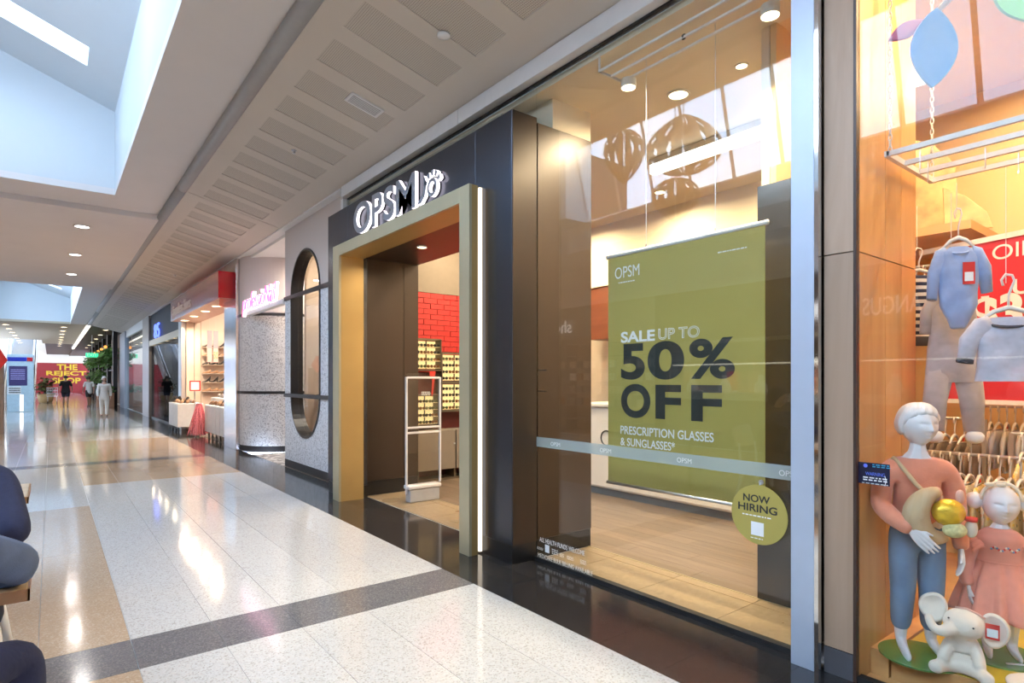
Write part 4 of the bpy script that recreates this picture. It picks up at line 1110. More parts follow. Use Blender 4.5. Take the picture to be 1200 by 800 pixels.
def heap(x0, x1, y0, y1, z, n, where, seed, group):
    r = random.Random(seed); nx = max(1, int((x1 - x0) / 0.14)); k = 0
    for i in range(n):
        kind = r.choice((0, 1, 2, 3, 1, 2))
        o = bpy.data.objects.new('shoe', sv[kind]); C.objects.link(o)
        gx = x0 + 0.07 + (i % nx) * (x1 - x0 - 0.1) / max(1, nx); gy = y0 + 0.14 + (i // nx) * 0.29
        o.location = (gx, gy, z); o.rotation_euler.z = r.uniform(-0.4, 0.4)
        tag(o, '%s shoe lying on %s' % (('black heeled', 'tan flat', 'brown flat', 'grey suede')[kind], where), 'shoe', group)
heap(2.74, 3.3, 18.2, 19.6, 0.801, 16, 'the far pale bin unit', 3, 'shoes on the far bin')
heap(3.10, 3.5, 14.45, 16.4, 0.821, 14, 'the row of bins on castors', 4, 'shoes on the castor bins')
heap(3.65, 4.3, 17.05, 18.5, 0.951, 16, 'the low bin behind the tinsel', 5, 'shoes on the low bin')
tn = thing('tinsel_streamers', 'heap of pink tinsel streamers hanging between the shoe bins', 'tinsel', (2.97, 16.75, 0))
q = MB(); r = random.Random(5)
for i in range(150):
    a = r.uniform(0, 2 * PI); rr = r.uniform(0.03, 0.09); L = r.uniform(0.75, 0.82)
    p0 = (rr * 0.7 * math.cos(a), rr * 0.9 * math.sin(a), 0.82); sp_ = r.uniform(1.4, 3.2)
    p1 = (rr * sp_ * math.cos(a), rr * sp_ * 1.4 * math.sin(a), 0.02 + r.random() * 0.1)
    mid = ((p0[0] + p1[0]) / 2 + r.uniform(-.03, .03), (p0[1] + p1[1]) / 2 + r.uniform(-.03, .03), 0.45)
    q.tube([p0, mid, p1], 0.009, 4)
o = q.build('streamers', mat('pink_tinsel', (0.66, 0.20, 0.24), 0.35, var=0.35, scale=40), tn); o['kind'] = 'stuff'
MB().ball((0, 0, 0.83), (0.07, 0.1, 0.04), 10, 6).build('knot', mat('pink_tinsel', (0, 0, 0)), tn)
ps = thing('price_sign', 'small white price card with red border on a pole above the shoe bins', 'sign', (3.02, 17.6, 0))
MB().cyl((0, 0, 0), (0, 0, 1.15), 0.012, n=8).build('pole', m_alu, ps)
MB().cyl((0, 0, 0), (0, 0, 0.015), 0.09, n=16).build('base', m_alu, ps)
MB().box(-0.13, -0.01, 1.15, 0.13, 0.01, 1.42).build('red_border', m_red, ps)
MB().box(-0.10, -0.013, 1.18, 0.10, -0.0105, 1.39).build('card', m_whiteprint, ps)
fz = thing('fire_hose_sign', 'red FIRE HOSE sign on the wall beside the mirror pillar', 'sign', (3.3, 14.25, 2.2))
P(MB().box(3.14, 14.2, 1.85, 3.42, 14.22, 2.25), 'plate', m_red, fz)
PT(text('print', 'FIRE', facing_near((3.17, 14.199, 2.12)), m_whiteprint, width=0.2, height=0.07, depth=0.002), fz)
PT(text('print', 'HOSE', facing_near((3.17, 14.199, 2.02)), m_whiteprint, width=0.2, height=0.07, depth=0.002), fz)
P(MB().prism([(0, 0), (0.06, 0), (0.03, 0.07)], 0.002, 0, facing_near((3.24, 14.199, 1.9))), 'arrow', mat('yellow_print', (0.8, 0.5, 0.02), 0.5), fz)
pz = thing('wall_poster', 'green and white poster above the fire hose sign', 'poster', (3.3, 14.25, 2.6))
P(MB().box(3.10, 14.2, 2.3, 3.42, 14.215, 2.85), 'sheet', m_whiteprint, pz)
P(MB().box(3.10, 14.195, 2.3, 3.14, 14.2, 2.85), 'edge_strip', m_red, pz)
P(MB().prism([(0, 0), (0.12, 0.02), (0.15, 0.3), (0.05, 0.34)], 0.003, 0, facing_near((3.2, 14.199, 2.4))), 'green_shape', mat('green_print', (0.12, 0.55, 0.32), 0.5), pz)

# ================================================================== DARK SHOP AND GLASS SHOP BEYOND
m_dglass = pane('dark_shop_glass', 0.05, tint=(0.62, 0.66, 0.72), top=0.35)
m_dark = mat('near_black_wall', (0.014, 0.015, 0.019), 0.5, spec=0.2)
jp = tag(MB().box(2.98, 19.45, 0, 3.1, 19.95, 3.93).build('silver_jamb', m_alu, bevel=0.004), 'tall silver jamb between the shoe shop and the dark shop', 'pillar')
ds = thing('dark_shopfront', 'dark glazed shopfront with blue neon numerals', 'shopfront', (3.1, 23.3, 0))
P(MB().box(3.04, 19.96, 2.95, 3.14, 26.6, 3.93), 'fascia', m_dark, ds)
P(MB().box(2.98, 19.96, 2.74, 3.14, 26.6, 2.95), 'beam', mat('brass_beam', (0.48, 0.44, 0.34), 0.3, metal=0.8), ds)
for k in range(4): P(MB().box(3.06, 19.98 + 1.655 * k, 0.05, 3.075, 21.62 + 1.655 * k, 2.74), 'glass_pane', m_dglass, ds)
P(MB().box(3.05, 19.96, 0, 3.1, 26.6, 0.05), 'sill', m_blackmetal, ds)
bn2 = thing('neon_numerals', 'blue glowing numerals 85 on the dark shop fascia', 'sign', (3.0, 24.4, 3.2))
PT(text('numerals', '85', facing_left((3.0, 25.2, 2.97)), glow('blue_neon', (0.10, 0.16, 1.0), 3.0), width=1.3, height=0.5, depth=0.03), bn2)
dw = thing('wall_dark_shop', 'dark inner walls of the glazed shop', 'wall', kind='structure')
MB().box(6.5, 19.5, 0, 6.6, 28.9, 3.93).build('wall_panel', m_dark, dw); MB().box(3.15, 26.65, 0, 6.5, 26.7, 3.93).build('wall_panel', m_dark, dw)
MB().box(3.15, 19.45, 3.9, 6.6, 28.9, 3.96).build('ceiling_board', m_dark, dw); MB().box(3.08, 19.43, -0.1, 6.6, 28.9, 0).build('floor_board', m_dark, dw)
for k, y in enumerate((20.8, 22.4, 24.0, 25.6)):
    downlight((3.02, y, 2.738), 0.06, 'small light under the brass beam of the dark shop', 6, group='lights under the brass beam')
tb = thing('display_table', 'low brown display table inside the dark shop', 'table', (4.4, 23.5, 0))
P(MB().box(3.9, 21.5, 0.72, 4.9, 25.4, 0.80), 'tabletop', m_brl, tb)
for x in (3.95, 4.8):
    for y in (21.6, 25.25): P(MB().box(x, y, 0, x + 0.07, y + 0.07, 0.72), 'leg', m_brl, tb)
gp = tag(MB().box(2.97, 26.62, 0, 3.12, 28.6, 3.93).build('grey_pillar', mat('warm_grey_metal', (0.30, 0.27, 0.25), 0.3, metal=0.6), bevel=0.005), 'warm grey metal pillar between the dark shop and the glass shop', 'pillar')
gs_ = thing('glass_shopfront', 'pale glass shopfront with vertical lettering on a white blade', 'shopfront', (3.05, 32, 0))
for k in range(4): P(MB().box(3.04, 28.62 + 1.75 * k, 0.04, 3.055, 30.35 + 1.75 * k, 3.6), 'glass_pane', m_glass, gs_)
P(MB().box(3.0, 28.6, 3.6, 3.12, 35.7, 3.93), 'head', m_wframe, gs_)
P(MB().box(3.10, 29.6, 0.5, 3.16, 33.6, 3.5), 'white_blade', m_whitewall, gs_)
P(MB().box(3.10, 29.6, 0.0, 3.16, 33.6, 0.5), 'blade_base', m_greyl, gs_)
for k, ch in enumerate('eyecare'):
    PT(text('letter', ch, facing_left((3.098, 32.1, 2.30 - 0.27 * k)), m_greyprint, width=0.75, height=0.2, depth=0.004), gs_)
MB().box(6.0, 28.6, 0, 6.1, 36, 3.93).build('wall_glass_shop', m_whitewall); tag(bpy.data.objects['wall_glass_shop'], 'white rear wall of the pale glass shop', 'wall', kind='structure')
tag(MB().box(3.06, 28.95, -0.1, 6.2, 44, 0.0).build('floor', mat('pale_tile', (0.5, 0.48, 0.45), 0.3)), 'pale floor in the far glass shop', 'floor', kind='structure')
tag(MB().box(3.13, 28.6, 3.86, 6.2, 36, 3.92).build('ceiling', m_whitewall), 'white ceiling in the far glass shop', 'ceiling', kind='structure')
for k, y in enumerate((30.2, 33.2)): downlight((4.2, y, 3.858), 0.08, 'white light inside the far glass shop', 60, (0.9, 0.95, 1.0), group='lights in the far glass shop')
bw = tag(MB().box(2.95, 35.75, 0, 3.6, 38.5, 3.93).build('wall_blue_grey', mat('blue_grey_panel', (0.22, 0.26, 0.32), 0.35, var=0.03)), 'blue grey end wall of the last shop before the planted screen', 'wall', kind='structure')
tag(MB().box(3.6, 36.0, 0, 9, 37.5, 4.6).build('wall_filler', m_dark), 'dark wall behind the last shop', 'wall', kind='structure')

# ---- planted screen, far wall, escalator
m_leaf = mat('leaf_green', (0.08, 0.20, 0.05), 0.55, var=0.5, scale=3)
def foliage(q, c, r, n, seed, size=0.12):
    rr = random.Random(seed)
    for i in range(n):
        d = Vector((rr.gauss(0, 1), rr.gauss(0, 1), rr.gauss(0, 1))).normalized() * (rr.random() ** 0.4)
        p = Vector(c) + Vector((d.x * r[0], d.y * r[1], d.z * r[2]))
        a = rr.uniform(0, 2 * PI); t = rr.uniform(-0.9, 0.5); s = size * rr.uniform(0.6, 1.3)
        u = Vector((math.cos(a) * math.cos(t), math.sin(a) * math.cos(t), math.sin(t))); w = u.cross(Vector((0, 0, 1))).normalized() * s * 0.3
        q.add([p, p + u * s * 0.5 + w, p + u * s, p + u * s * 0.5 - w], [(0, 1, 2, 3)])
    return q
psn = thing('plant_screen', 'black post screen dressed with trailing green plants along the far hall', 'screen', (3.0, 50, 0))
for k in range(7):
    y = 40 + 4.3 * k
    P(MB().box(2.75, y, 0, 2.95, y + 0.22, 4.25), 'post', m_blackmetal, psn)
    P(MB().box(2.72, y - 0.05, 0, 2.745, y + 0.02, 4.25), 'pale_edge', m_alu, psn)
for z in (1.0, 2.0, 2.9): P(MB().box(2.8, 40, z, 2.9, 66, z + 0.08), 'rail', m_blackmetal, psn)
for k in range(9):
    q = foliage(MB(), (2.7, 41.5 + 2.9 * k, 3.0), (0.45, 1.2, 0.55), 150, 30 + k, 0.34)
    foliage(q, (2.65, 41.5 + 2.9 * k, 1.75 if k > 1 else 2.6), (0.35, 1.0, 0.5), 90, 70 + k, 0.30)
    o = P(q, 'foliage', m_leaf, psn); o['kind'] = 'stuff'
m_olamp = glow('orange_lamp', (1.0, 0.36, 0.08), 1.8)
for k in range(5):
    t = thing('globe_lamp', '%s orange globe lamp hanging among the screen plants' % ('nearest', 'second nearest', 'middle', 'second farthest', 'farthest')[k], 'lamp', (2.45, 41 + 3.4 * k, 3.35), group='orange lamps among the plants')
    MB().ball((0, 0, 0), 0.085, 12, 8).build('globe', m_olamp, t, smooth=True)
    MB().cyl((0, 0, 0.12), (0, 0, 0.9), 0.012, n=6).build('cord', m_blackmetal, t)
tag(MB().box(3.3, 38.5, 0, 3.4, 70, 4.3).build('wall_planted_side', mat('brown_backdrop', (0.16, 0.09, 0.05), 0.6, var=0.3, scale=1.5)), 'brown timber wall behind the planted screen', 'wall', kind='structure')
pt = thing('brown_planter', 'terracotta planter of green leaves at the end of the planted screen', 'planter', (2.4, 39.2, 0))
MB().box(-0.45, -0.6, 0, 0.3, 0.6, 0.75).build('trough', mat('terracotta', (0.35, 0.16, 0.08), 0.6), pt)
o = foliage(MB(), (0, 0, 0.95), (0.4, 0.6, 0.35), 120, 5, 0.3).build('foliage', m_leaf, pt); o['kind'] = 'stuff'
rw = thing('wall_far', 'red store wall reading THE REJECT SHOP at the far end', 'wall', kind='structure')
MB().box(-7, 85, 0, 6, 85.2, 3.42).build('red_panel', mat('store_red', (0.26, 0.008, 0.008), 0.45, var=0.02), rw)
MB().box(-7, 84.9, 3.42, 6, 85.2, 8.5).build('cream_bulkhead', m_cream, rw)
m_yel = mat('sign_yellow', (0.62, 0.38, 0.01), 0.5)
for s, x, z, w in (('THE', 0.50, 2.62, 1.9), ('REJECT', -0.45, 1.85, 3.7), ('SHOP', 0.1, 1.08, 2.6)):
    text('sign_letters', s, facing_near((x, 84.99, z)), m_yel, width=w, height=0.66, depth=0.05, bold=0.03, parent=rw)
tag(MB().box(-7.1, 44, 0, -7, 90, 9).build('wall_far_left', m_whitewall), 'white wall at the far left of the hall', 'wall', kind='structure')
es = thing('escalator', 'white sided escalator rising at the far end of the hall', 'escalator', (-1.6, 56, 0))
m_escw = mat('white_balustrade', (0.78, 0.80, 0.82), 0.3)
for x in (-1.05, -2.55):
    q = MB()
    q.add([(x, 50, 0), (x + 0.22, 50, 0), (x + 0.22, 63, 5.6), (x, 63, 5.6), (x, 50, 1.0), (x + 0.22, 50, 1.0), (x + 0.22, 63, 6.6), (x, 63, 6.6)],
          [(3, 2, 1, 0), (4, 5, 6, 7), (0, 1, 5, 4), (1, 2, 6, 5), (2, 3, 7, 6), (3, 0, 4, 7)])
    P(q, 'balustrade', m_escw, es)
    P(MB().tube([(x + .11, 49.6, 0.7), (x + .11, 50, 1.04), (x + 0.11, 63, 6.64)], 0.05, 8), 'handrail', m_blackmetal, es)
for k in range(24):
    y = 50.2 + 0.53 * k; P(MB().box(-2.33, y, 0.228 * k - 0.05, -1.05, y + 0.53, 0.228 * (k + 1)), 'step', m_alu, es)
kp = thing('tall_plant_pot', 'leafy plant in a tan pot in front of the escalator', 'potted plant', (-0.28, 47.8, 0))
MB().lathe([(0.30, 0), (0.36, 0.1), (0.44, 0.56), (0.40, 0.57), (0.38, 0.5), (0.01, 0.5)], 20).build('pot', mat('tan_pot', (0.50, 0.36, 0.18), 0.6), kp, smooth=True)
o = foliage(MB(), (0, 0, 1.1), (0.5, 0.5, 0.65), 260, 9, 0.3).build('foliage', mat('olive_leaf', (0.10, 0.12, 0.04), 0.6, var=0.5), kp); o['kind'] = 'stuff'
MB().cyl((0, 0, 0.5), (0, 0, 1.2), 0.04, n=8).build('stem', m_brl, kp)
ki = thing('information_kiosk', 'pale blue kiosk with dark screen and blue and red header', 'kiosk', (-1.1, 35, 0))
m_kiosk = mat('pale_blue_plastic', (0.50, 0.66, 0.74), 0.4)
MB().box(-0.47, -0.2, 0, 0.47, 0.2, 2.62).build('body', m_kiosk, ki, bevel=0.02)
MB().box(-0.45, -0.215, 2.30, 0.22, -0.2, 2.48).build('header_blue', mat('header_blue', (0.01, 0.03, 0.42), 0.4), ki)
MB().box(0.23, -0.215, 2.30, 0.43, -0.2, 2.48).build('header_red', m_red, ki)
MB().box(-0.40, -0.212, 1.20, 0.24, -0.2, 2.08).build('screen', mat('screen_indigo', (0.03, 0.03, 0.10), 0.2, emit=(0.06, 0.05, 0.18), estr=0.3), ki)
q = MB(); bars_of_print(q, facing_near((-0.34, -0.213, 1.45)), 0, 0.5, 0.5, 0.5, 6, seed=8, d=0.001); q.build('screen_print', mat('screen_print', (0.2, 0.2, 0.4), 0.4, emit=(0.3, 0.3, 0.7), estr=0.3), ki)
MB().box(-0.02, -0.212, 0.04, 0.10, -0.2, 0.78).build('light_strip', glow('strip_white', (1, 0.97, 1.0), 2.5), ki)
MB().box(-0.46, -0.212, 0.80, 0.02, -0.2, 1.16).build('notice', m_whiteprint, ki)
q = MB(); bars_of_print(q, facing_near((-0.40, -0.214, 0.84)), 0, 0.28, 0.4, 0.28, 3, seed=8, d=0.001); q.build('notice_print', m_blackprint, ki)
dr = thing('directory_pylon', 'taupe sided pylon with lilac face and red arrow top', 'pylon', (-1.33, 21.2, 0))
MB().box(-0.35, -0.12, 0, 0.30, 0.5, 1.88).build('body', mat('taupe_pylon', (0.24, 0.19, 0.17), 0.5), dr)
MB().box(-0.34, -0.14, 0.2, 0.10, -0.12, 1.8).build('face', mat('lilac_face', (0.60, 0.52, 0.56), 0.5), dr)
MB().prism([(-0.32, 0.0), (0.24, -0.18), (0.40, 0.08), (0.22, 0.42), (-0.32, 0.25)], 0.2, 0, facing_near((0.0, -0.1, 1.9))).build('red_arrow', mat('arrow_red', (0.65, 0.03, 0.03), 0.5), dr)

# ---- concourse lights
m_cool = glow('cool_lens', (1.0, 0.97, 0.95), 9.0)
for k, (x, y) in enumerate(((0.45, 13.55), (0.43, 16.67), (0.43, 19.8))):
    downlight((x, y, 4.288), 0.11, ('nearest', 'middle', 'farthest')[k] + ' ceiling light in the dropped ceiling panel', 14, (1, 0.95, 0.9), lens=m_cool, group='lights in the dropped ceiling panel')
for k, (x, y) in enumerate(((-2.4, 13.55), (-2.4, 16.67), (-2.4, 19.8))):
    downlight((x, y, 4.288), 0.11, ('nearest', 'middle', 'farthest')[k] + ' light in the dropped ceiling panel on the other side of the hall', 14, (1, 0.95, 0.9), lens=m_cool, group='lights across the dropped panel')
for k in range(8):
    downlight((0.55, 41 + 3.2 * k, 4.378), 0.14, 'ceiling light in the row under the tan far ceiling', 12, (1, 0.9, 0.75), lens=m_lens, group='lights in the tan far ceiling')
    downlight((-1.9, 41 + 3.2 * k, 4.378), 0.14, 'ceiling light in the left row under the tan far ceiling', 12, (1, 0.9, 0.75), lens=m_lens, group='left lights in the tan far ceiling')
for k in range(6):
    downlight((2.4, 40 + 4.5 * k, 4.248), 0.13, 'ceiling light in the dark brown far ceiling', 10, (1, 0.9, 0.8), lens=m_lens, group='lights in the dark far ceiling')
fl = thing('linear_light', 'long bright linear light along the edge of the dark far ceiling', 'light', (1.55, 50, 4.25))
P(MB().box(1.45, 37.8, 4.24, 1.62, 66, 4.30), 'diffuser', glow('linear_diffuser', (1.0, 0.93, 0.80), 2.0), fl)
P(MB().box(1.43, 37.8, 4.30, 1.64, 66, 4.36), 'housing', m_rim, fl)
ex = thing('exit_sign', 'green glowing exit sign hanging before the planted screen', 'sign', (2.0, 45, 3.0))
MB().box(-0.32, -0.03, -0.13, 0.32, 0.03, 0.13).build('panel', glow('exit_green', (0.05, 0.75, 0.35), 1.5), ex)
MB().cyl((0, 0, 0.13), (0, 0, 1.25), 0.015, n=6).build('rod', m_alu, ex)
text('print', 'EXIT', facing_near((-0.24, -0.032, -0.08)), m_whiteprint, width=0.48, height=0.16, depth=0.002, parent=ex)
# soffit fittings
def on_soffit(x): return zs(x) - 0.002
av = thing('air_vent', 'white framed grey grille in the soffit above the portal', 'vent', (2.395, 5.39, zs(2.395)))
av.rotation_euler = (0, math.atan(0.25), 0)
MB().box(-0.17, -0.095, -0.012, 0.17, 0.095, 0).build('frame', m_wframe, av)
MB().box(-0.145, -0.07, -0.014, 0.145, 0.07, -0.0125).build('grille', m_gutter, av)
for k in range(5): MB().box(-0.145, -0.06 + 0.026 * k, -0.018, 0.145, -0.052 + 0.026 * k, -0.014).build('slat', m_wframe, av)
sd = thing('smoke_detector', 'round white detector on the soffit near the top of the view', 'detector', (2.39, 3.92, zs(2.39)))
MB().lathe([(0.05, 0), (0.05, -0.018), (0.025, -0.024), (0.001, -0.024)], 20).build('body', m_wframe, sd, smooth=True)
sp2 = thing('sprinkler', 'small white sprinkler on the soffit between perforated panels', 'sprinkler', (2.25, 7.05, zs(2.25)))
MB().lathe([(0.03, 0), (0.03, -0.012), (0.01, -0.015), (0.01, -0.035), (0.022, -0.04), (0.001, -0.042)], 14).build('body', m_alu, sp2)
sp3 = thing('sprinkler', 'small sprinkler on the soffit above the shoe shop', 'sprinkler', (2.45, 16.9, zs(2.45)))
MB().lathe([(0.05, 0), (0.05, -0.012), (0.02, -0.015), (0.02, -0.035), (0.04, -0.04), (0.001, -0.042)], 14).build('body', m_alu, sp3)
# ================================================================== OTHER SIDE OF THE HALL (seen in the glass)
ow = thing('wall_opposite', 'shopfront wall across the concourse seen reflected in the glass', 'wall', kind='structure')
m_opp = mat('brown_fascia', (0.11, 0.07, 0.05), 0.4, var=0.05)
m_opp2 = mat('pale_fascia', (0.42, 0.36, 0.30), 0.5)
MB().box(-5.15, -6, 3.4, -5.0, 44, 4.5).build('upper_wall', m_ceil, ow)
MB().box(-5.12, 1.0, 2.3, -5.0, 8.6, 3.4).build('fascia', m_opp, ow)
MB().box(-5.12, 8.6, 2.55, -5.0, 15.2, 3.4).build('fascia', m_opp2, ow)
MB().box(-5.1, 1.0, 0, -5.0, 8.6, 1.02).build('stall_riser', m_opp, ow)
MB().box(-5.1, -6, 0, -5.0, 1.0, 3.4).build('wall_panel', m_opp2, ow)
MB().box(-5.1, 15.2, 0, -5.0, 44, 3.4).build('wall_panel', m_whitewall, ow)
MB().box(-5.12, 8.5, 0, -4.98, 8.8, 3.4).build('pier', m_opp, ow)
MB().box(-8.1, 0.9, 0, -8.0, 15.3, 4.4).build('back_wall', m_opp2, ow)
MB().box(-8.0, 0.9, 0, -5.1, 1.0, 4.4).build('side_wall', m_opp2, ow); MB().box(-8.0, 15.2, 0, -5.1, 15.3, 4.4).build('side_wall', m_opp2, ow)
MB().box(-8.1, 0.9, 3.3, -5.12, 15.3, 3.4).build('shop_ceiling', m_opp2, ow)
MB().box(-8.1, 0.9, -0.1, -5.0, 15.3, 0).build('shop_floor', m_opp, ow)
MB().box(-7.2, 44, 0, -5, 44.1, 9).build('end_return', m_whitewall, ow)
js = thing('jeweller_sign', 'white serif letters ANGUS & COOTE across the concourse', 'sign', (-5.0, 4.5, 2.7))
PT(text('letters', 'ANGUS & COOTE', facing_right((-4.98, 3.42, 2.54)), glow('sign_white', (1, 0.97, 0.95), 1.6), width=2.1, height=0.30, depth=0.03), js)
ss = thing('far_shop_sign', 'small white lettering on the pale shop across the concourse', 'sign', (-5.0, 12, 2.85))
PT(text('letters', 'shoes', facing_right((-4.98, 11.6, 2.72)), glow('sign_white', (1, 1, 1), 1.6), width=1.1, height=0.34, depth=0.03), ss)
jw = thing('jewel_window', 'lit jewellery display window across the concourse', 'display window', (-5.3, 4.8, 1.0))
P(MB().box(-5.9, 1.1, 1.02, -5.02, 8.45, 1.17), 'display_floor', m_cream, jw)
P(MB().box(-5.95, 1.1, 1.17, -5.9, 8.45, 2.28), 'back_panel', m_opp, jw)
P(MB().box(-5.03, 1.1, 1.04, -5.02, 8.45, 2.29), 'window_glass', m_glass, jw)
m_strip = glow('case_strip', (1.0, 0.9, 0.75), 3.5)
P(MB().box(-5.9, 1.1, 1.79, -5.05, 8.45, 1.84), 'canopy', m_opp, jw)
P(MB().box(-5.2, 1.2, 1.76, -5.12, 8.4, 1.79), 'light_strip', m_strip, jw)
for y in (2.2, 3.8, 5.4, 7.0, 8.0): lamp('case_fill', 'AREA', (-0.05, y - 4.8, 0.75), 42, (1, 0.88, 0.7), size=0.12, parent=jw, spread=2.6)  # unseen fill lamps, added so the display shows up in the glass
m_bust = mat('white_bust', (0.78, 0.74, 0.68), 0.5)
for k in range(8):
    y = 2.3 + 0.82 * k
    b = thing('necklace_bust', 'white necklace bust in the lit window across the concourse', 'display bust', (-5.35, y, 1.17), group='necklace busts across the concourse')
    MB().lathe([(0.10, 0), (0.12, 0.06), (0.10, 0.18), (0.045, 0.26), (0.05, 0.36), (0.001, 0.38)], 14, sy=1.2).build('torso', m_bust, b, smooth=True)
    MB().tube([(0.10 * math.cos(a), 0.10 * math.sin(a), 0.20 - 0.05 * math.cos(a)) for a in [2 * PI * i / 16 for i in range(16)]], 0.008, 5, closed=True).build('necklace', m_gold, b)
    c = thing('show_card', 'red show card behind a white bust across the concourse' if k % 2 == 0 else 'framed tan show card between white busts across the concourse', 'card', (-5.62, y + (0.0 if k % 2 == 0 else 0.3), 1.17), group='red show cards across the concourse' if k % 2 == 0 else 'tan show cards across the concourse')
    MB().box(-0.02, -0.13, 0, 0.0, 0.13, 0.46).build('board', m_red if k % 2 == 0 else m_tanl, c)
    for j in range(3):
        tr = tag(MB().box(-5.30 + 0.09 * (j % 2), y - 0.33 + 0.12 * j, 1.171, -5.22 + 0.09 * (j % 2), y - 0.25 + 0.12 * j, 1.22).build('ring_box', m_bust, bevel=0.006), 'small white ring box in the lit window across the concourse', 'box', 'ring boxes across the concourse')
su2 = thing('product_shelves', 'tan shelf bays of boxed goods in the pale shop across the concourse', 'shelf', (-5.8, 12, 0))
for k in range(6): P(MB().box(-6.2, 8.9 + 1.25 * k, 0, -5.75, 8.94 + 1.25 * k, 2.5), 'upright', m_opp2, su2)
P(MB().box(-6.22, 8.9, 0, -6.2, 15.2, 2.5), 'back_panel', m_opp2, su2)
for z in (0.3, 0.7, 1.05, 1.4, 1.75, 2.1, 2.46): P(MB().box(-6.2, 8.9, z, -5.76, 15.2, z + 0.03), 'shelf', m_opp2, su2)
r = random.Random(3)
bxm = [MB().box(-0.12, -0.1, 0, 0.12, 0.1, 0.2).mesh('goods_box', mm) for mm in (m_bust, m_cream, m_tanl, m_greyl, m_opp2)]
for bay in range(5):
    for z in (0.73, 1.08, 1.43, 1.78):
        for j in range(4):
            o = bpy.data.objects.new('goods_box', r.choice(bxm)); C.objects.link(o); o.location = (-5.95, 9.12 + 1.25 * bay + 0.28 * j, z + 0.001)
            tag(o, '%s boxed product on the tan shelves across the concourse' % {'white_bust': 'white', 'cream_wall': 'cream', 'tan_leather': 'brown', 'grey_suede': 'grey', 'pale_fascia': 'tan'}[o.data.materials[0].name], 'box', 'boxed goods across the concourse')
for k, (x, y) in enumerate(((-6.6, 2.6), (-6.6, 5.8), (-5.5, 9.8), (-5.5, 12.0), (-5.5, 14.2), (-7.2, 12))):
    downlight((x, y, 3.298), 0.08, 'recessed light in the shops across the concourse', 45, (1, 0.85, 0.65), group='lights in the shops across the concourse')
# woven screen (seat pod) in the middle of the concourse, seen reflected
# copper lanterns hanging in the roof light
m_lan = mat('copper_lantern', (0.30, 0.17, 0.10), 0.35, metal=0.5, var=0.1)
def lantern(loc, w, h, label, up):
    t = thing('slatted_lantern', label, 'lantern', loc, group='copper lanterns in the roof light')
    n = 14
    for k in range(n):
        a0 = 2 * PI * k / n; q = MB()
        def fn(u, v, a0=a0):
            tt = v; rr = w / 2 * (math.sin(PI * min(1, tt ** 0.75)) ** 0.8) + 0.012
            a = a0 + (u - 0.5) * 0.30
            z = h * (0.5 - tt) if not up else h * (tt - 0.5)
            return (rr * math.cos(a), rr * math.sin(a), z)
        q.grid(fn, 2, 12); q.build('slat', m_lan, t, smooth=True, thick=0.006)
    s = h / 2
    MB().cyl((0, 0, s - 0.02), (0, 0, 6.2 - loc[2]), 0.008, n=6).build('cord', m_blackmetal, t)
    return t
lantern((-1.0, 6.25, 4.96), 0.62, 0.85, 'tall copper slatted lantern hanging in the roof light', False)
lantern((-1.0, 5.14, 4.80), 1.05, 0.85, 'wide copper slatted lantern hanging in the roof light', True)
lantern((-1.0, 5.28, 4.04), 0.66, 0.62, 'lower copper slatted lantern hanging beneath the wide one', False)
lantern((-1.2, 8.6, 4.5), 0.7, 0.7, 'copper slatted lantern hanging at the far end of the roof light', False)
# ================================================================== FIGURES: helpers
def bake(obj):
    bpy.context.view_layer.update()
    dg = bpy.context.evaluated_depsgraph_get()
    me = bpy.data.meshes.new_from_object(obj.evaluated_get(dg))
    return me
def skin_mesh(chains, root=None, sub=1, remesh=0.0, extra=None, smooth_it=0):
    """chains: lists of (x,y,z,r) or (x,y,z,rx,ry); shared points join up. Returns a baked mesh."""
    vs, es, rs, idx = [], [], [], {}
    for ch in chains:
        prev = None
        for p in ch:
            k = tuple(round(c, 4) for c in p[:3])
            if k not in idx:
                idx[k] = len(vs); vs.append(p[:3]); rs.append((p[3], p[4] if len(p) > 4 else p[3]))
            i = idx[k]
            if prev is not None and prev != i and (prev, i) not in es and (i, prev) not in es: es.append((prev, i))
            prev = i
    me = bpy.data.meshes.new('tmp'); me.from_pydata(vs, es, [])
    o = bpy.data.objects.new('tmp', me); C.objects.link(o)
    bpy.context.view_layer.update()
    sk = o.modifiers.new('skin', 'SKIN'); sk.use_smooth_shade = True
    if not me.skin_vertices:
        bm0 = bmesh.new(); bm0.from_mesh(me); bm0.verts.layers.skin.verify(); bm0.to_mesh(me); bm0.free()
    ri = 0 if root is None else idx[tuple(round(c, 4) for c in root[:3])]
    for i, sv_ in enumerate(me.skin_vertices[0].data):
        sv_.radius = rs[i]; sv_.use_root = (i == ri)
    if sub:
        sb = o.modifiers.new('sub', 'SUBSURF'); sb.levels = sub; sb.render_levels = sub
    out = bake(o)
    bpy.data.objects.remove(o); bpy.data.meshes.remove(me)
    if extra is not None or remesh:
        bm = bmesh.new(); bm.from_mesh(out)
        if extra is not None:
            m2 = extra.mesh('x', []); bm.from_mesh(m2); bpy.data.meshes.remove(m2)
        bmesh.ops.recalc_face_normals(bm, faces=bm.faces)
        bm.to_mesh(out); bm.free()
        if remesh:
            o = bpy.data.objects.new('tmp', out); C.objects.link(o)
            r_ = o.modifiers.new('rm', 'REMESH'); r_.mode = 'VOXEL'; r_.voxel_size = remesh; r_.use_smooth_shade = True
            if smooth_it:
                s_ = o.modifiers.new('sm', 'SMOOTH'); s_.iterations = smooth_it; s_.factor = 0.5
            o2 = bake(o); bpy.data.objects.remove(o); bpy.data.meshes.remove(out); out = o2
    return out
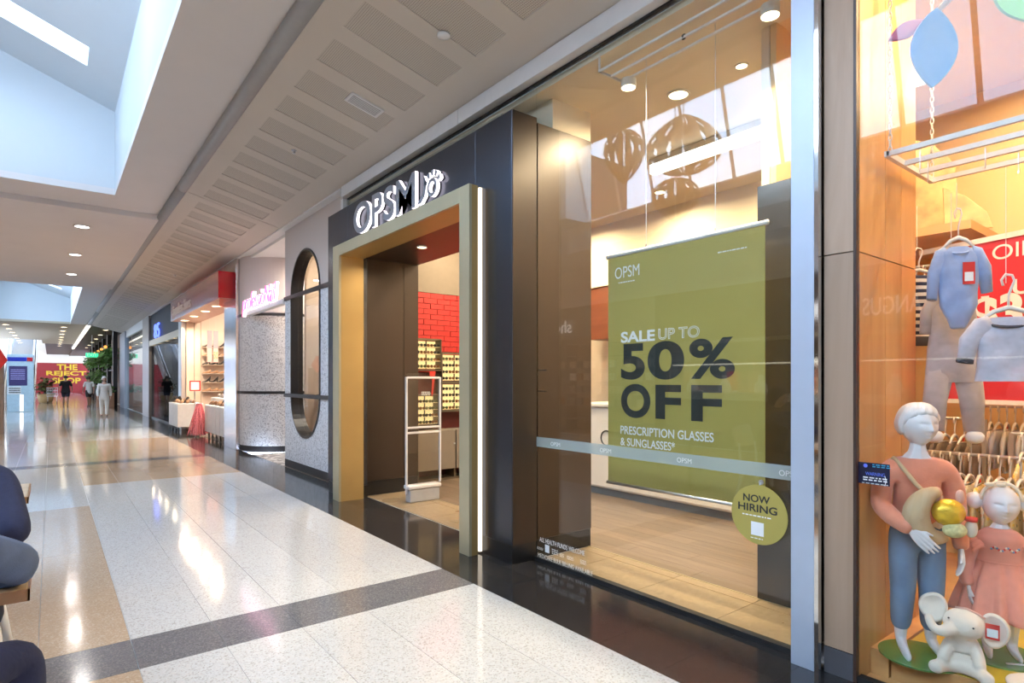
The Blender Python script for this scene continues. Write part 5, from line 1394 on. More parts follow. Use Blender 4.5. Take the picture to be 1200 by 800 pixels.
def put(me, name, mats, parent, rule=None):
    me.materials.clear()
    for m in (mats if isinstance(mats, (list, tuple)) else [mats]): me.materials.append(m)
    if rule:
        for p in me.polygons: p.material_index = rule(p.center)
    else:
        for p in me.polygons: p.material_index = 0
    me.polygons.foreach_set('use_smooth', [True] * len(me.polygons)); me.name = name
    o = bpy.data.objects.new(name, me); C.objects.link(o); o.parent = parent
    return o
def head(q, c, h, yaw=0.0, pitch=0.0, nose=1.0, ears=True, jaw=0.34):
    """head with sockets, nose, lips, chin and ears; looks towards -Y before the turn"""
    R = Matrix.Rotation(yaw, 3, 'Z') @ Matrix.Rotation(pitch, 3, 'X')
    def g(x, z, x0, z0, sx, sz): return math.exp(-((x - x0) / sx) ** 2 - ((z - z0) / sz) ** 2)
    def fn(u, v):
        a = 2 * PI * u; t = PI * v
        x, y, z = math.sin(t) * math.cos(a), math.sin(t) * math.sin(a), math.cos(t)
        rx, ry, rz = (0.39, 0.46, 0.5)
        X, Y, Z = x * rx, y * ry, z * rz
        if Z < 0.0:
            k = (-Z / 0.5); X *= 1 - jaw * k ** 1.6; Y *= (1 - 0.10 * k)
            if Y > 0: Y *= 1 - 0.35 * k
        if Y < 0:
            f = min(1, -Y / 0.2)
            Y -= f * nose * (0.085 * g(X, Z, 0, -0.10, 0.05, 0.045) + 0.045 * g(X, Z, 0, -0.02, 0.032, 0.09))
            for s in (-1, 1):
                Y += f * 0.062 * g(X, Z, s * 0.145, 0.035, 0.085, 0.045)
                Y -= f * 0.030 * g(X, Z, s * 0.145, 0.012, 0.052, 0.022)
                Y -= f * 0.018 * g(X, Z, s * 0.17, -0.12, 0.10, 0.08)
            Y -= f * 0.048 * g(X, Z, 0, -0.225, 0.075, 0.026) + f * 0.045 * g(X, Z, 0, -0.285, 0.065, 0.025)
            Y += f * 0.035 * g(X, Z, 0, -0.255, 0.09, 0.011)
            Y -= f * 0.03 * g(X, Z, 0, -0.42, 0.09, 0.06)
        p = R @ Vector((X * h, Y * h, Z * h)); return (c[0] + p.x, c[1] + p.y, c[2] + p.z)
    q.grid(fn, 40, 30, closed_u=True)
    if ears:
        for s in (-1, 1):
            p = R @ Vector((s * 0.385 * h, 0.03 * h, -0.03 * h)); b = len(q.v)
            q.ball((c[0] + p.x, c[1] + p.y, c[2] + p.z), (0.035 * h, 0.06 * h, 0.10 * h), 10, 8)
    return q
def hand(q, w, d, L, palm_n, side, curl=0.3, k=1.0):
    """adds a palm, five unequal bent fingers and a thumb to q; w wrist, d pointing direction, side towards the thumb"""
    w, d, pn = Vector(w), Vector(d).normalized(), Vector(palm_n)
    pn = (pn - d * pn.dot(d)).normalized(); s = Vector(side); s = (s - d * s.dot(d) - pn * s.dot(pn)).normalized()
    r0 = 0.0080 * k
    for off, ln in ((0.33, 0.86), (0.11, 0.97), (-0.11, 0.92), (-0.33, 0.74)):
        base = w + d * L * 0.50 + s * L * off * 0.62
        q.tube([w - d * L * 0.06 + s * L * off * 0.25, w + d * L * 0.2 + s * L * off * 0.5, base], [0.012 * k, 0.0125 * k, 0.0108 * k], 8)
        n = ln * L * 0.52; a1, a2 = curl, curl * 2.1
        p1 = base + (d * math.cos(a1) + pn * math.sin(a1)) * n * 0.5
        p2 = p1 + (d * math.cos(a2) + pn * math.sin(a2)) * n * 0.3
        p3 = p2 + (d * math.cos(a2 * 1.25) + pn * math.sin(a2 * 1.25)) * n * 0.22
        q.tube([base - d * L * 0.05, base, p1, p2, p3], [r0 * 1.2, r0 * 1.15, r0, r0 * 0.92, r0 * 0.7], 8)
    t0 = w + d * L * 0.12 + s * L * 0.12
    t1 = t0 + (d * 0.62 + s * 0.60 + pn * 0.2).normalized() * L * 0.24
    t2 = t1 + (d * 0.85 + s * 0.25 + pn * 0.3).normalized() * L * 0.22
    q.tube([w, t0, t1, t2], [r0 * 1.4, r0 * 1.5, r0 * 1.1, r0 * 0.75], 8)
    return q

# ================================================================== CHILDREN'S CLOTHES SHOP
m_oply = wood('honey_plywood', (0.58, 0.30, 0.10), (0.72, 0.42, 0.17), 0.4, axis='Z', scale=5, coat=0.2)
m_oply2 = wood('honey_plywood_flat', (0.58, 0.31, 0.12), (0.70, 0.42, 0.18), 0.4, axis='Y', scale=5)
m_ylw = mat('warm_cream_wall', (0.76, 0.55, 0.30), 0.7, var=0.02, scale=2)
m_whiterod = mat('white_rod', (0.80, 0.76, 0.72), 0.4)
kw = thing('window_5', 'tall glass of the clothes shop window with two mannequins behind', 'window', kind='structure')
MB().box(3.022, -2.5, 0.03, 3.034, 1.195, 3.79).build('glass_pane', pane('kids_glass', 0.032), kw)
MB().box(3.005, -2.5, 0, 3.05, 1.195, 0.03).build('sill_channel', m_shadow, kw)
kf = tag(MB().box(3.051, -2.5, -0.1, 6.0, 1.29, 0.0).box(3.725, 1.29, -0.1, 6.0, 2.0, 0.0).build('floor', m_oply2), 'honey timber floor inside the clothes shop', 'floor', kind='structure')
kl = thing('wall_kids_side', 'honey plywood side panels of the clothes shop window', 'wall', kind='structure')
for x0, x1 in ((3.042, 3.35), (3.353, 3.56), (3.563, 3.77)):
    MB().box(x0, 1.2, 0.0, x1, 1.225, 2.04).build('plywood_panel', m_oply, kl)
    MB().box(x0, 1.2, 2.046, x1, 1.225, 3.75).build('plywood_panel', m_oply, kl)
MB().box(3.14, 1.226, 0, 3.70, 1.296, 3.75).build('wall_core', m_ylw, kl)
kb = thing('wall_kids_back', 'warm cream rear walls of the clothes shop', 'wall', kind='structure')
MB().box(5.9, -2.5, 0, 6.0, 2.0, 3.75).build('wall_panel', m_ylw, kb)
MB().box(3.70, 1.96, 0, 5.9, 2.0, 3.75).build('wall_panel', m_ylw, kb)
MB().box(3.12, -2.6, 0, 6.0, -2.5, 3.75).build('wall_panel', m_ylw, kb)
MB().box(5.78, -2.5, 0.02, 5.9, 0.62, 3.74).build('pinkish_panel', mat('pinkish_panel', (0.58, 0.36, 0.22), 0.5), kb)
kc = tag(MB().box(3.05, -2.5, 3.75, 6.0, 1.29, 3.80).box(3.725, 1.29, 3.75, 6.0, 2.0, 3.80).build('ceiling', mat('warm_ceiling_kids', (0.76, 0.58, 0.34), 0.7)), 'warm cream ceiling of the clothes shop', 'ceiling', kind='structure')
m_wl = glow('kids_lens', (1.0, 0.70, 0.36), 9.0)
WARM = (1.0, 0.66, 0.34)
for k, (x, y, e) in enumerate(((3.38, 0.2, 14), (3.38, 0.95, 12), (3.9, 0.6, 17), (4.7, 0.4, 21), (4.6, 1.4, 19), (5.3, 0.9, 20), (4.5, -1.0, 20))):
    downlight((x, y, 3.748), 0.055, 'warm recessed light in the clothes shop ceiling', e, WARM, lens=m_wl, group='warm lights in the clothes shop')
pf2 = thing('window_platform', 'low wooden platform with yellow top carrying the mannequins', 'platform', (3.6, 0.2, 0))
P(MB().box(3.170, -2.3, 0.0, 3.19, 1.11, 0.118), 'front_board', m_oply2, pf2)
P(MB().box(3.19, -2.3, 0.0, 4.05, 1.11, 0.112), 'base', m_oply2, pf2)
P(MB().box(3.19, -2.3, 0.112, 4.05, 1.11, 0.12), 'yellow_top', mat('yellow_top', (0.62, 0.50, 0.06), 0.35, var=0.04), pf2)
P(MB().box(3.165, 1.12, 0.0, 4.05, 1.198, 0.124), 'corner_block', m_oply2, pf2)

# ---- hanging rail frame with chains
hf = thing('garment_rack', 'white four-bar hanging frame on chains above the mannequins', 'rack', (3.56, 0.5, 2.545))
for x in (3.25, 3.457, 3.663, 3.87): P(MB().box(x - 0.011, -0.2, 2.532, x + 0.011, 1.155, 2.556), 'bar', m_whiterod, hf)
for y in (-0.2, 1.155): P(MB().box(3.239, y - 0.011, 2.53, 3.881, y + 0.011, 2.558), 'end_bar', m_whiterod, hf)
for (x, y) in ((3.27, 1.15), (3.86, 1.15), (3.27, -0.19), (3.86, -0.19)):
    q = MB(); z = 2.57; i = 0
    while z < 3.73:
        u = Vector((1, 0, 0)) if i % 2 else Vector((0, 1, 0))
        q.tube([Vector((x, y, z)) + u * 0.008 * math.cos(a) + Vector((0, 0, 0.019 * math.sin(a))) for a in [2 * PI * j / 8 for j in range(8)]], 0.0032, 4, closed=True); z += 0.030; i += 1
    o = P(q, 'chain', m_whiterod, hf); o['kind'] = 'stuff'
for (x, y) in ((3.25, 1.02), (3.457, 0.82), (3.663, 0.74), (3.457, 1.05), (3.87, 0.62)):
    P(MB().tube([(x, y, 2.56), (x + 0.014, y, 2.545), (x + 0.012, y, 2.50), (x + 0.012, y, 2.44), (x + 0.004, y, 2.425)], 0.0028, 5), 'hook', m_alu, hf)

# ---- leaf decoration
lf = thing('leaf_mobile', 'hanging branch with large blue leaf and small purple leaf', 'decoration', (3.28, 0.95, 3.0))
def leaf_poly(L, W, n=14, sharp=1.0):
    top = [(W / 2 * math.sin(PI * i / n) ** sharp, L * i / n) for i in range(n + 1)]
    return top + [(-x, y) for x, y in reversed(top[1:-1])]
Mf = frame_mat((3.175, 0.950, 2.765), (0.788 * 1.0, -0.615, 0), (-0.05, -0.06, 1))
P(MB().prism(leaf_poly(0.35, 0.215, sharp=0.8), 0.014, 0, Mf), 'blue_leaf', mat('blue_leaf', (0.006, 0.15, 0.42), 0.25, var=0.08, scale=6), lf, bevel=0.003)
P(MB().prism(leaf_poly(0.20, 0.075), 0.014, 0, frame_mat((3.135, 1.116, 3.04), (0.4, -0.30, -0.85), (0.14, -0.11, 0.105))), 'purple_leaf', mat('purple_leaf', (0.32, 0.05, 0.22), 0.35), lf, bevel=0.003)
P(MB().tube([(3.19, 0.95, 3.10), (3.26, 0.88, 3.20), (3.40, 0.74, 3.36), (3.55, 0.6, 3.6)], 0.014, 8), 'stem', mat('stem_brown', (0.22, 0.17, 0.13), 0.5), lf)
P(MB().tube([(3.55, 0.6, 3.6), (3.55, 0.6, 3.75)], 0.002, 5), 'string', m_whiterod, lf)
lf2 = thing('leaf_mobile', 'yellow and green leaf decoration at the top corner of the clothes window', 'decoration', (3.4, 0.66, 3.1))
P(MB().prism(leaf_poly(0.3, 0.16), 0.014, 0, frame_mat((3.42, 0.66, 3.02), (0.5, -0.4, 0.6), (-0.4, 0.3, 0.8))), 'green_leaf', mat('green_leaf', (0.12, 0.40, 0.12), 0.4), lf2)
P(MB().tube([(3.36, 0.72, 3.25), (3.36, 0.72, 3.75)], 0.002, 5), 'string', m_whiterod, lf2)

# ---- shelf with picture boards
ksf = thing('high_shelf', 'thick wooden shelf high at the rear of the clothes shop', 'shelf', (5.3, 1.6, 2.5))
P(MB().box(4.9, 1.236, 2.46, 5.88, 1.955, 2.52), 'board', m_oply2, ksf)
m_goldart = mat('golden_picture', (0.55, 0.38, 0.16), 0.35, var=0.45, scale=7, detail=6)
b1 = thing('picture_board', 'tall golden arched picture board leaning on the high wooden shelf', 'picture', (5.3, 1.55, 2.52))
P(MB().prism([(-0.22, 0), (0.20, 0), (0.16, 0.55), (0.02, 0.74), (-0.22, 0.88)], 0.02, 0, frame_mat((5.35, 1.62, 2.52), (0.25, -0.95, 0), (0.08, 0, 1))), 'board', m_goldart, b1, bevel=0.004)
b2 = thing('picture_board', 'leaf shaped golden picture board on the end of the high shelf', 'picture', (5.2, 1.28, 2.52))
P(MB().prism([(-0.12, 0), (0.16, 0), (0.12, 0.12), (0.0, 0.25), (-0.14, 0.34)], 0.02, 0, frame_mat((5.25, 1.36, 2.52), (0.35, -0.92, 0), (0.08, 0, 1))), 'board', m_goldart, b2, bevel=0.004)

# ---- red sale sign
rs_ = thing('red_sign', 'red hanging sign reading Ollie and a big price between white rails', 'sign', (5.0, 0.9, 1.85))
Ms = frame_mat((5.08, 1.50, 1.30), (-0.30, -0.954, 0), (0, 0, 1))
P(MB().box(0, 0.0, -0.004, 1.25, 1.07, 0.004, 0, Ms), 'sheet', mat('sale_red', (0.58, 0.02, 0.045), 0.5, var=0.02), rs_)
P(MB().box(-0.10, 1.06, -0.015, 1.4, 1.095, 0.015, 0, Ms), 'top_rail', m_whiterod, rs_)
P(MB().box(-0.03, -0.03, -0.012, 1.3, 0.0, 0.012, 0, Ms), 'bottom_rail', m_whiterod, rs_)
def st_(s, x, y, w, h, **k): return PT(text('print', s, Ms @ Matrix.Translation((x, y, 0.005)), m_whiteprint, width=w, height=h, depth=0.001, **k), rs_)
st_("Ollie's", 0.385, 0.93, 0.40, 0.10); st_('UP', 0.505, 0.685, 0.20, 0.10, bold=0.02); st_('$3', 0.26, 0.43, 0.30, 0.27, bold=0.04)

# ---- garments
ORD = 'first second third fourth fifth sixth seventh eighth ninth tenth eleventh twelfth thirteenth fourteenth fifteenth'.split()
m_hang = mat('white_hanger', (0.78, 0.74, 0.70), 0.4)
def hanger_mesh(w=0.22):
    q = MB()
    q.tube([(0.010, 0, 0.115), (0.024, 0, 0.128), (0.020, 0, 0.15), (0.0, 0, 0.160), (-0.020, 0, 0.150), (-0.022, 0, 0.135)] if False else [(-0.018, 0, 0.118), (-0.024, 0, 0.14), (-0.010, 0, 0.160), (0.012, 0, 0.156), (0.020, 0, 0.135), (0.008, 0, 0.105), (0, 0, 0.08), (0, 0, 0.03)], 0.005, 6)
    q.tube([(-w / 2, 0, -0.02), (-0.05, 0, 0.022), (0, 0, 0.036), (0.05, 0, 0.022), (w / 2, 0, -0.02)], [0.006, 0.009, 0.010, 0.009, 0.006], 6)
    q.tube([(-w / 2 + 0.03, 0, -0.012), (w / 2 - 0.03, 0, -0.012)], 0.004, 5)
    return q.mesh('hanger', m_hang, smooth=True)
HANG = hanger_mesh()
def wob(x, z, k): return 0.006 * math.sin(31 * x + 17 * z + k) + 0.004 * math.sin(53 * z - 23 * x + 2 * k)
def torso_cloth(q, secs, k=0, n=22, m=0):
    """stack of flattened ellipses (z, centre x, half width, half depth) with soft folds"""
    N = len(secs)
    def fn(u, v):
        t = v * (N - 1); i = min(int(t), N - 2); f = t - i
        z, cx, w, d = [a + (b - a) * f for a, b in zip(secs[i], secs[i + 1])]
        a = 2 * PI * u; x = cx + w * math.cos(a); y = d * math.sin(a)
        return (x, y + wob(x, z, k), z)
    return q.grid(fn, n, (N - 1) * 4, m, closed_u=True)
def sleeve(q, pts, rs, flat=0.55, n=12, m=0):
    b = len(q.v); q.tube([(pts[0][0] * 0.72, pts[0][1], pts[0][2] + 0.012)] + list(pts), [rs[0] * 0.75] + list(rs), n, m=m, caps=True)
    for i in range(b, len(q.v)):
        x, y, z = q.v[i]; q.v[i] = (x, y * flat + wob(x, z, 1) * 0.7, z)
    return q
def top_mesh(mats, w=0.12, h=0.30, sl=0.2, name='garment'):
    q = MB()
    torso_cloth(q, [(-0.02, 0, 0.05, 0.012), (-0.04, 0, w * 0.95, 0.018), (-0.10, 0, w, 0.022), (-0.2, 0, w, 0.024), (-h, 0, w * 1.08, 0.026)], 1, n=14)
    for s in (-1, 1): sleeve(q, [(s * w * 0.8, 0, -0.05), (s * (w + 0.035), 0, -0.10), (s * (w + 0.06), 0, -0.05 - sl)], [0.035, 0.035, 0.028], n=8)
    return q.mesh(name, mats, smooth=True)
fl_y = floral('yellow_print_cloth', (0.75, 0.58, 0.28), [(0.80, 0.50, 0.05), (0.20, 0.22, 0.10), (0.85, 0.75, 0.55)], 45)
fl_c = floral('cream_print_cloth', (0.78, 0.68, 0.50), [(0.70, 0.30, 0.12), (0.25, 0.30, 0.12), (0.80, 0.60, 0.20)], 50)
fl_g = mat('pale_grey_cloth', (0.58, 0.54, 0.52), 0.9, var=0.06)
fl_b = mat('taupe_cloth', (0.20, 0.14, 0.10), 0.9, var=0.1)
fl_w = mat('ivory_cloth', (0.76, 0.68, 0.56), 0.9, var=0.05)
fl_d = mat('dusty_olive_cloth', (0.36, 0.31, 0.14), 0.9, var=0.08)
GM = {nme: top_mesh(mm) for nme, mm in (('yellow printed', fl_y), ('cream printed', fl_c), ('pale grey', fl_g), ('taupe', fl_b), ('ivory', fl_w), ('olive', fl_d))}
m_tagred = mat('red_swing_tag', (0.65, 0.03, 0.02), 0.5)
def rail(loc, length, n, kinds, where, group, seed, posts=True):
    x, y0, z = loc; r = random.Random(seed)
    t = thing('clothes_rail', 'clothes rail ' + where, 'clothes rail', (x, y0, 0))
    P(MB().tube([(x, y0 - 0.03, z), (x, y0 + length + 0.03, z)], 0.010, 8), 'rail_bar', m_alu, t)
    for y in (y0 - 0.03, y0 + length + 0.03): P(MB().box(x - 0.012, y - 0.012, 0, x + 0.012, y + 0.012, z), 'post', m_alu, t)
    for y in (y0 - 0.03, y0 + length + 0.03): P(MB().box(x - 0.2, y - 0.015, 0, x + 0.2, y + 0.015, 0.02), 'foot', m_alu, t)
    for i in range(n):
        kd = kinds[i % len(kinds)] if len(kinds) < 3 else r.choice(kinds)
        g = thing('baby_shirt', '%s baby shirt, %s in the row %s' % (kd, ORD[n - 1 - i] if n - 1 - i < 15 else 'last', where), 'clothes', (x, y0 + length * (i + 0.5) / n, z - 0.155), rz=r.uniform(-0.12, 0.12), group=group)
        a = bpy.data.objects.new('garment', GM[kd]); C.objects.link(a); a.parent = g; a.scale = (1, 0.8, r.uniform(0.95, 1.12))
        b = bpy.data.objects.new('hanger', HANG); C.objects.link(b); b.parent = g
        if i % 5 == 2: MB().box(0.10, -0.022, -0.05, 0.145, -0.020, 0.03).build('swing_tag', m_tagred, g)
rail((4.3, 0.74, 0.99), 0.70, 15, ('yellow printed', 'cream printed'), 'on the front rail between the two mannequins', 'tops on the front rail', 1)
rail((4.75, 0.50, 1.10), 0.46, 10, ('yellow printed', 'ivory', 'olive'), 'on the second rail behind the small mannequin', 'tops on the second rail', 2)
rail((5.45, 0.62, 1.24), 0.66, 14, ('pale grey', 'ivory'), 'on the rear rail under the red sign', 'tops on the rear rail', 3)
rail((5.1, 1.24, 1.16), 0.62, 11, ('taupe', 'taupe', 'olive'), 'on the dark rail behind the tall mannequin', 'tops on the dark rail', 4)
rail((5.0, 1.30, 2.26), 0.58, 11, ('ivory', 'cream printed'), 'on the high rail beneath the wooden shelf', 'tops on the high rail', 6)
kt = thing('fold_table', 'wooden table of folded clothes at the rear of the clothes shop', 'table', (5.6, 0.75, 0))
P(MB().box(5.5, 0.45, 1.30, 5.88, 1.05, 1.36), 'tabletop', m_oply2, kt)
for x, y in ((5.52, 0.47), (5.52, 1.0), (5.83, 0.47), (5.83, 1.0)): P(MB().box(x, y, 0, x + 0.035, y + 0.035, 1.30), 'leg', m_oply2, kt)
for k, (nme, mm) in enumerate((('grey', fl_g), ('ivory', fl_w), ('olive', fl_d), ('printed cream', fl_c))):
    q = MB().box(5.55, 0.48 + 0.135 * k, 1.361, 5.82, 0.60 + 0.135 * k, 1.40 + 0.012 * (k % 2))
    tag(q.build('folded_garment', mm, bevel=0.012), '%s folded garment on the rear wooden table' % nme, 'clothes', 'folded clothes on the rear table')
tt = thing('print_table', 'low table of printed clothes behind the small mannequin', 'table', (4.2, 0.35, 0))
P(MB().box(4.1, 0.1, 0.62, 4.5, 0.62, 0.66), 'tabletop', m_oply2, tt)
for x, y in ((4.12, 0.12), (4.12, 0.56), (4.44, 0.12), (4.44, 0.56)): P(MB().box(x, y, 0, x + 0.035, y + 0.035, 0.62), 'leg', m_oply2, tt)
for k in range(3):
    tag(MB().box(4.12, 0.12 + 0.165 * k, 0.661, 4.46, 0.27 + 0.165 * k, 0.70).build('folded_garment', floral('berry_print_cloth', (0.78, 0.66, 0.50), [(0.65, 0.06, 0.05), (0.12, 0.30, 0.10), (0.75, 0.3, 0.1)], 40) if k == 0 else MATS['berry'] if 'berry' in MATS else fl_c, bevel=0.01), 'folded berry printed garment on the low table' if k == 0 else 'folded cream printed garment on the low table', 'clothes', None if k == 0 else 'folded clothes on the low table')

# ---- the four garments hanging in front (look towards the concourse)
CAMYAW = -1.05
m_rib = mat('dark_rib', (0.06, 0.06, 0.08), 0.9)
def hung(name, label, loc, rz, z_to):
    t = thing(name, label, 'clothes', loc, rz)
    h = bpy.data.objects.new('hanger', HANG); C.objects.link(h); h.parent = t
    MB().tube([(-0.01, 0, 0.16), (-0.01, 0, z_to - loc[2])], 0.0018, 5).build('string', m_whiterod, t)
    return t
# light blue bodysuit
t = hung('baby_bodysuit', 'light blue long-sleeved baby bodysuit with red swing tag', (3.62, 0.965, 2.11), -0.95, 2.43); t.scale = (0.74, 0.85, 1.0)
t.children[0].scale = (1.0, 1.3, 1.2)
q = MB()
torso_cloth(q, [(-0.005, 0, 0.055, 0.020), (-0.03, 0, 0.105, 0.028), (-0.10, 0, 0.120, 0.036), (-0.22, 0, 0.118, 0.04), (-0.30, 0, 0.112, 0.038), (-0.37, 0, 0.070, 0.030), (-0.415, 0, 0.045, 0.02), (-0.42, 0, 0.03, 0.006)], 2)
sleeve(q, [(-0.10, 0, -0.045), (-0.145, 0, -0.14), (-0.165, -0.03, -0.27)], [0.045, 0.042, 0.032]); sleeve(q, [(0.10, 0, -0.045), (0.15, 0.01, -0.12), (0.17, 0.02, -0.24)], [0.045, 0.042, 0.034])
q.build('body', mat('light_blue_cloth', (0.30, 0.40, 0.66), 0.9, var=0.06, scale=30, sheen=0.3), t, smooth=True)
MB().tube([(0.055 * math.cos(a), 0.030 * math.sin(a) - 0.004, -0.010 - 0.016 * (1 - math.sin(a))) for a in [2 * PI * i / 20 for i in range(20)]], 0.006, 6, closed=True).build('neckband', mat('light_blue_cloth', (0, 0, 0)), t, smooth=True)
MB().box(0.005, -0.05, -0.20, 0.075, -0.047, -0.09).build('swing_tag', m_tagred, t); MB().box(0.015, -0.052, -0.185, 0.065, -0.0502, -0.14).build('tag_label', m_whiteprint, t)
# grey long-sleeved top
t = hung('baby_jumper', 'pale grey long-sleeved baby top with dark neckband', (3.52, 0.745, 1.725), -1.0, 2.43)
t.children[0].scale = (1.15, 1.3, 1.25)
q = MB()
torso_cloth(q, [(-0.0, 0, 0.07, 0.022), (-0.02, 0, 0.118, 0.028), (-0.10, 0, 0.118, 0.036), (-0.22, 0, 0.125, 0.04), (-0.30, 0, 0.13, 0.042)], 4)
sleeve(q, [(-0.10, 0, -0.035), (-0.155, -0.01, -0.11), (-0.175, -0.03, -0.20)], [0.045, 0.042, 0.034]); sleeve(q, [(0.10, 0, -0.035), (0.165, -0.01, -0.11), (0.195, -0.02, -0.21)], [0.045, 0.042, 0.034])
q.build('body', mat('pale_grey_marl', (0.52, 0.50, 0.58), 0.9, var=0.07, scale=40, sheen=0.3), t, smooth=True)
MB().tube([(0.074 * math.cos(a), 0.034 * math.sin(a) - 0.004, -0.012 - 0.018 * (1 - math.sin(a))) for a in [2 * PI * i / 20 for i in range(20)]], 0.007, 6, closed=True).build('neckband', m_rib, t, smooth=True)
for s, p0, p1 in ((-1, (-0.174, -0.0165, -0.195), (-0.177, -0.018, -0.212)), (1, (0.194, -0.011, -0.205), (0.197, -0.0115, -0.222))):
    q = MB(); q.tube([p0, p1], 0.036, 12, caps=False)
    for i in range(len(q.v)): x, y, z = q.v[i]; q.v[i] = (x, p0[1] + (y - p0[1]) * 0.58, z)
    q.build('cuff', m_rib, t, smooth=True)
# grey dungaree trousers
t = hung('baby_overalls', 'long pale grey footed baby overalls hanging behind the tops', (3.80, 1.035, 1.94), -0.95, 2.43)
q = MB()
torso_cloth(q, [(0.0, 0, 0.05, 0.018), (-0.03, 0, 0.085, 0.024), (-0.12, 0, 0.10, 0.034), (-0.30, 0, 0.115, 0.042), (-0.46, 0, 0.13, 0.045), (-0.52, 0, 0.125, 0.04)], 5)
for s in (-1, 1): sleeve(q, [(s * 0.065, 0, -0.48), (s * 0.085, 0, -0.62), (s * 0.09, -0.01, -0.78)], [0.066, 0.060, 0.045], flat=0.6)
sleeve(q, [(-0.08, 0, -0.05), (-0.12, 0, -0.15), (-0.13, 0, -0.26)], [0.035, 0.035, 0.03])
q.build('body', mat('grey_jersey', (0.50, 0.46, 0.48), 0.9, var=0.08, scale=30, sheen=0.3), t, smooth=True)
for s in (-1, 1): MB().ball((s * 0.092, -0.015, -0.81), (0.045, 0.035, 0.035), 12, 8).build('foot', mat('white_sock', (0.78, 0.75, 0.72), 0.9), t, smooth=True)
# striped sweater
t = hung('striped_sweater', 'navy and white striped baby sweater next to the plywood side panel', (3.93, 1.235, 2.03), -0.75, 2.43)
q = MB()
torso_cloth(q, [(-0.0, 0, 0.05, 0.022), (-0.03, 0, 0.11, 0.028), (-0.12, 0, 0.118, 0.036), (-0.26, 0, 0.12, 0.04), (-0.36, 0, 0.12, 0.04)], 6)
sleeve(q, [(-0.09, 0, -0.045), (-0.15, 0, -0.14), (-0.17, 0, -0.29)], [0.045, 0.042, 0.034]); sleeve(q, [(0.09, 0, -0.045), (0.15, 0, -0.14), (0.165, 0, -0.29)], [0.045, 0.042, 0.034])
q.build('body', stripes('navy_stripes', (0.015, 0.02, 0.06), (0.62, 0.60, 0.60), 0.040, 0.5), t, smooth=True)
q = MB(); torso_cloth(q, [(-0.35, 0, 0.122, 0.042), (-0.40, 0, 0.12, 0.04)], 6); q.build('hem_band', m_rib, t, smooth=True)

# ================================================================== MANNEQUINS
m_mann = mat('mannequin_white', (0.74, 0.72, 0.74), 0.35, var=0.01)
m_jean = mat('faded_denim', (0.12, 0.20, 0.33), 0.85, var=0.22, scale=7, bump=0.15, bscale=300)
m_peachk = mat('peach_knit', (0.72, 0.27, 0.17), 0.9, var=0.06, scale=20, sheen=0.4, bump=0.15, bscale=120)
m_coralc = mat('coral_cotton', (0.74, 0.28, 0.20), 0.85, var=0.06, scale=25, sheen=0.3)
by = thing('tall_child_mannequin', 'tall white child mannequin in peach sweater and faded blue jeans', 'mannequin', (3.275, 1.038, 0.128), rz=math.radians(-48))
arms_r = [(-0.115, 0.0, 0.885, 0.040), (-0.152, 0.0, 0.80, 0.034), (-0.168, -0.02, 0.70, 0.031), (-0.14, -0.10, 0.655, 0.026), (-0.085, -0.155, 0.615, 0.019)]
arms_l = [(0.115, 0.0, 0.885, 0.040), (0.165, 0.01, 0.79, 0.034), (0.18, 0.02, 0.68, 0.031), (0.17, -0.03, 0.58, 0.024), (0.16, -0.06, 0.51, 0.018)]
spine = [(0, 0.0, 0.60, 0.10, 0.075), (0, 0.0, 0.72, 0.092, 0.07), (0, -0.005, 0.82, 0.095, 0.068), (0, 0.0, 0.90, 0.058, 0.05), (0, -0.005, 0.955, 0.037, 0.037), (0, -0.012, 1.03, 0.036, 0.036)]
sh = [spine[3], arms_r[0]]; sh2_ = [spine[3], arms_l[0]]
legs = [[spine[0], (s * 0.058, 0, 0.55, 0.066), (s * 0.062, -0.005, 0.31, 0.045), (s * 0.064, 0.01, 0.17, 0.038), (s * 0.066, 0.012, 0.055, 0.026)] for s in (-1, 1)]
feet = [[(s * 0.066, 0.012, 0.055, 0.026), (s * 0.072, -0.03, 0.034, 0.027, 0.022), (s * 0.080, -0.085, 0.020, 0.026, 0.015), (s * 0.084, -0.125, 0.012, 0.018, 0.010)] for s in (-1, 1)]
xq = head(MB(), (0, -0.012, 1.088), 0.195, yaw=0.22, jaw=0.27)
hand(xq, arms_r[-1][:3], (0.55, -0.30, -0.65), 0.125, (0.5, 0.7, 0.1), (0.5, -0.55, 0.55), 0.12, 0.78)
hand(xq, arms_l[-1][:3], (-0.05, -0.2, -1), 0.12, (-0.9, 0.2, 0), (-0.1, -1, -0.1), 0.25, 0.78)
body = skin_mesh([spine, sh, sh2_, arms_r, arms_l] + legs + feet, root=spine[0], sub=1, remesh=0.0035, extra=xq, smooth_it=1)
put(body, 'body', m_mann, by)
q = MB()
def hairfn(u, v):
    a = 2 * PI * u; fr = max(0.0, -math.sin(a))
    side = 0.70 + 0.03 * math.cos(a)
    t = (side * (1 - fr ** 0.45) + (0.30 + 0.05 * math.cos(a + 0.6)) * fr ** 0.45) * PI * v
    w = 1.045 + 0.07 * math.sin(PI * min(1, v * 1.05)) + 0.040 * math.sin(13 * a + 9 * v) * v + 0.028 * math.sin(23 * a - 7 * v) * v
    if v > 0.93: w -= (v - 0.93) * 1.6
    x, y, z = math.sin(t) * math.cos(a) * 0.078 * w, math.sin(t) * math.sin(a) * 0.092 * w, math.cos(t) * 0.099 * w
    c, s = math.cos(0.22), math.sin(0.22)
    return (x * c - y * s, -0.010 + x * s + y * c, 1.091 + z)
q.grid(hairfn, 64, 18, closed_u=True); q.build('hair', m_mann, by, smooth=True, thick=0.004)
def grow(ch, k, add=0.0): return [tuple(p[:3]) + tuple(r * k + add for r in p[3:]) for p in ch]
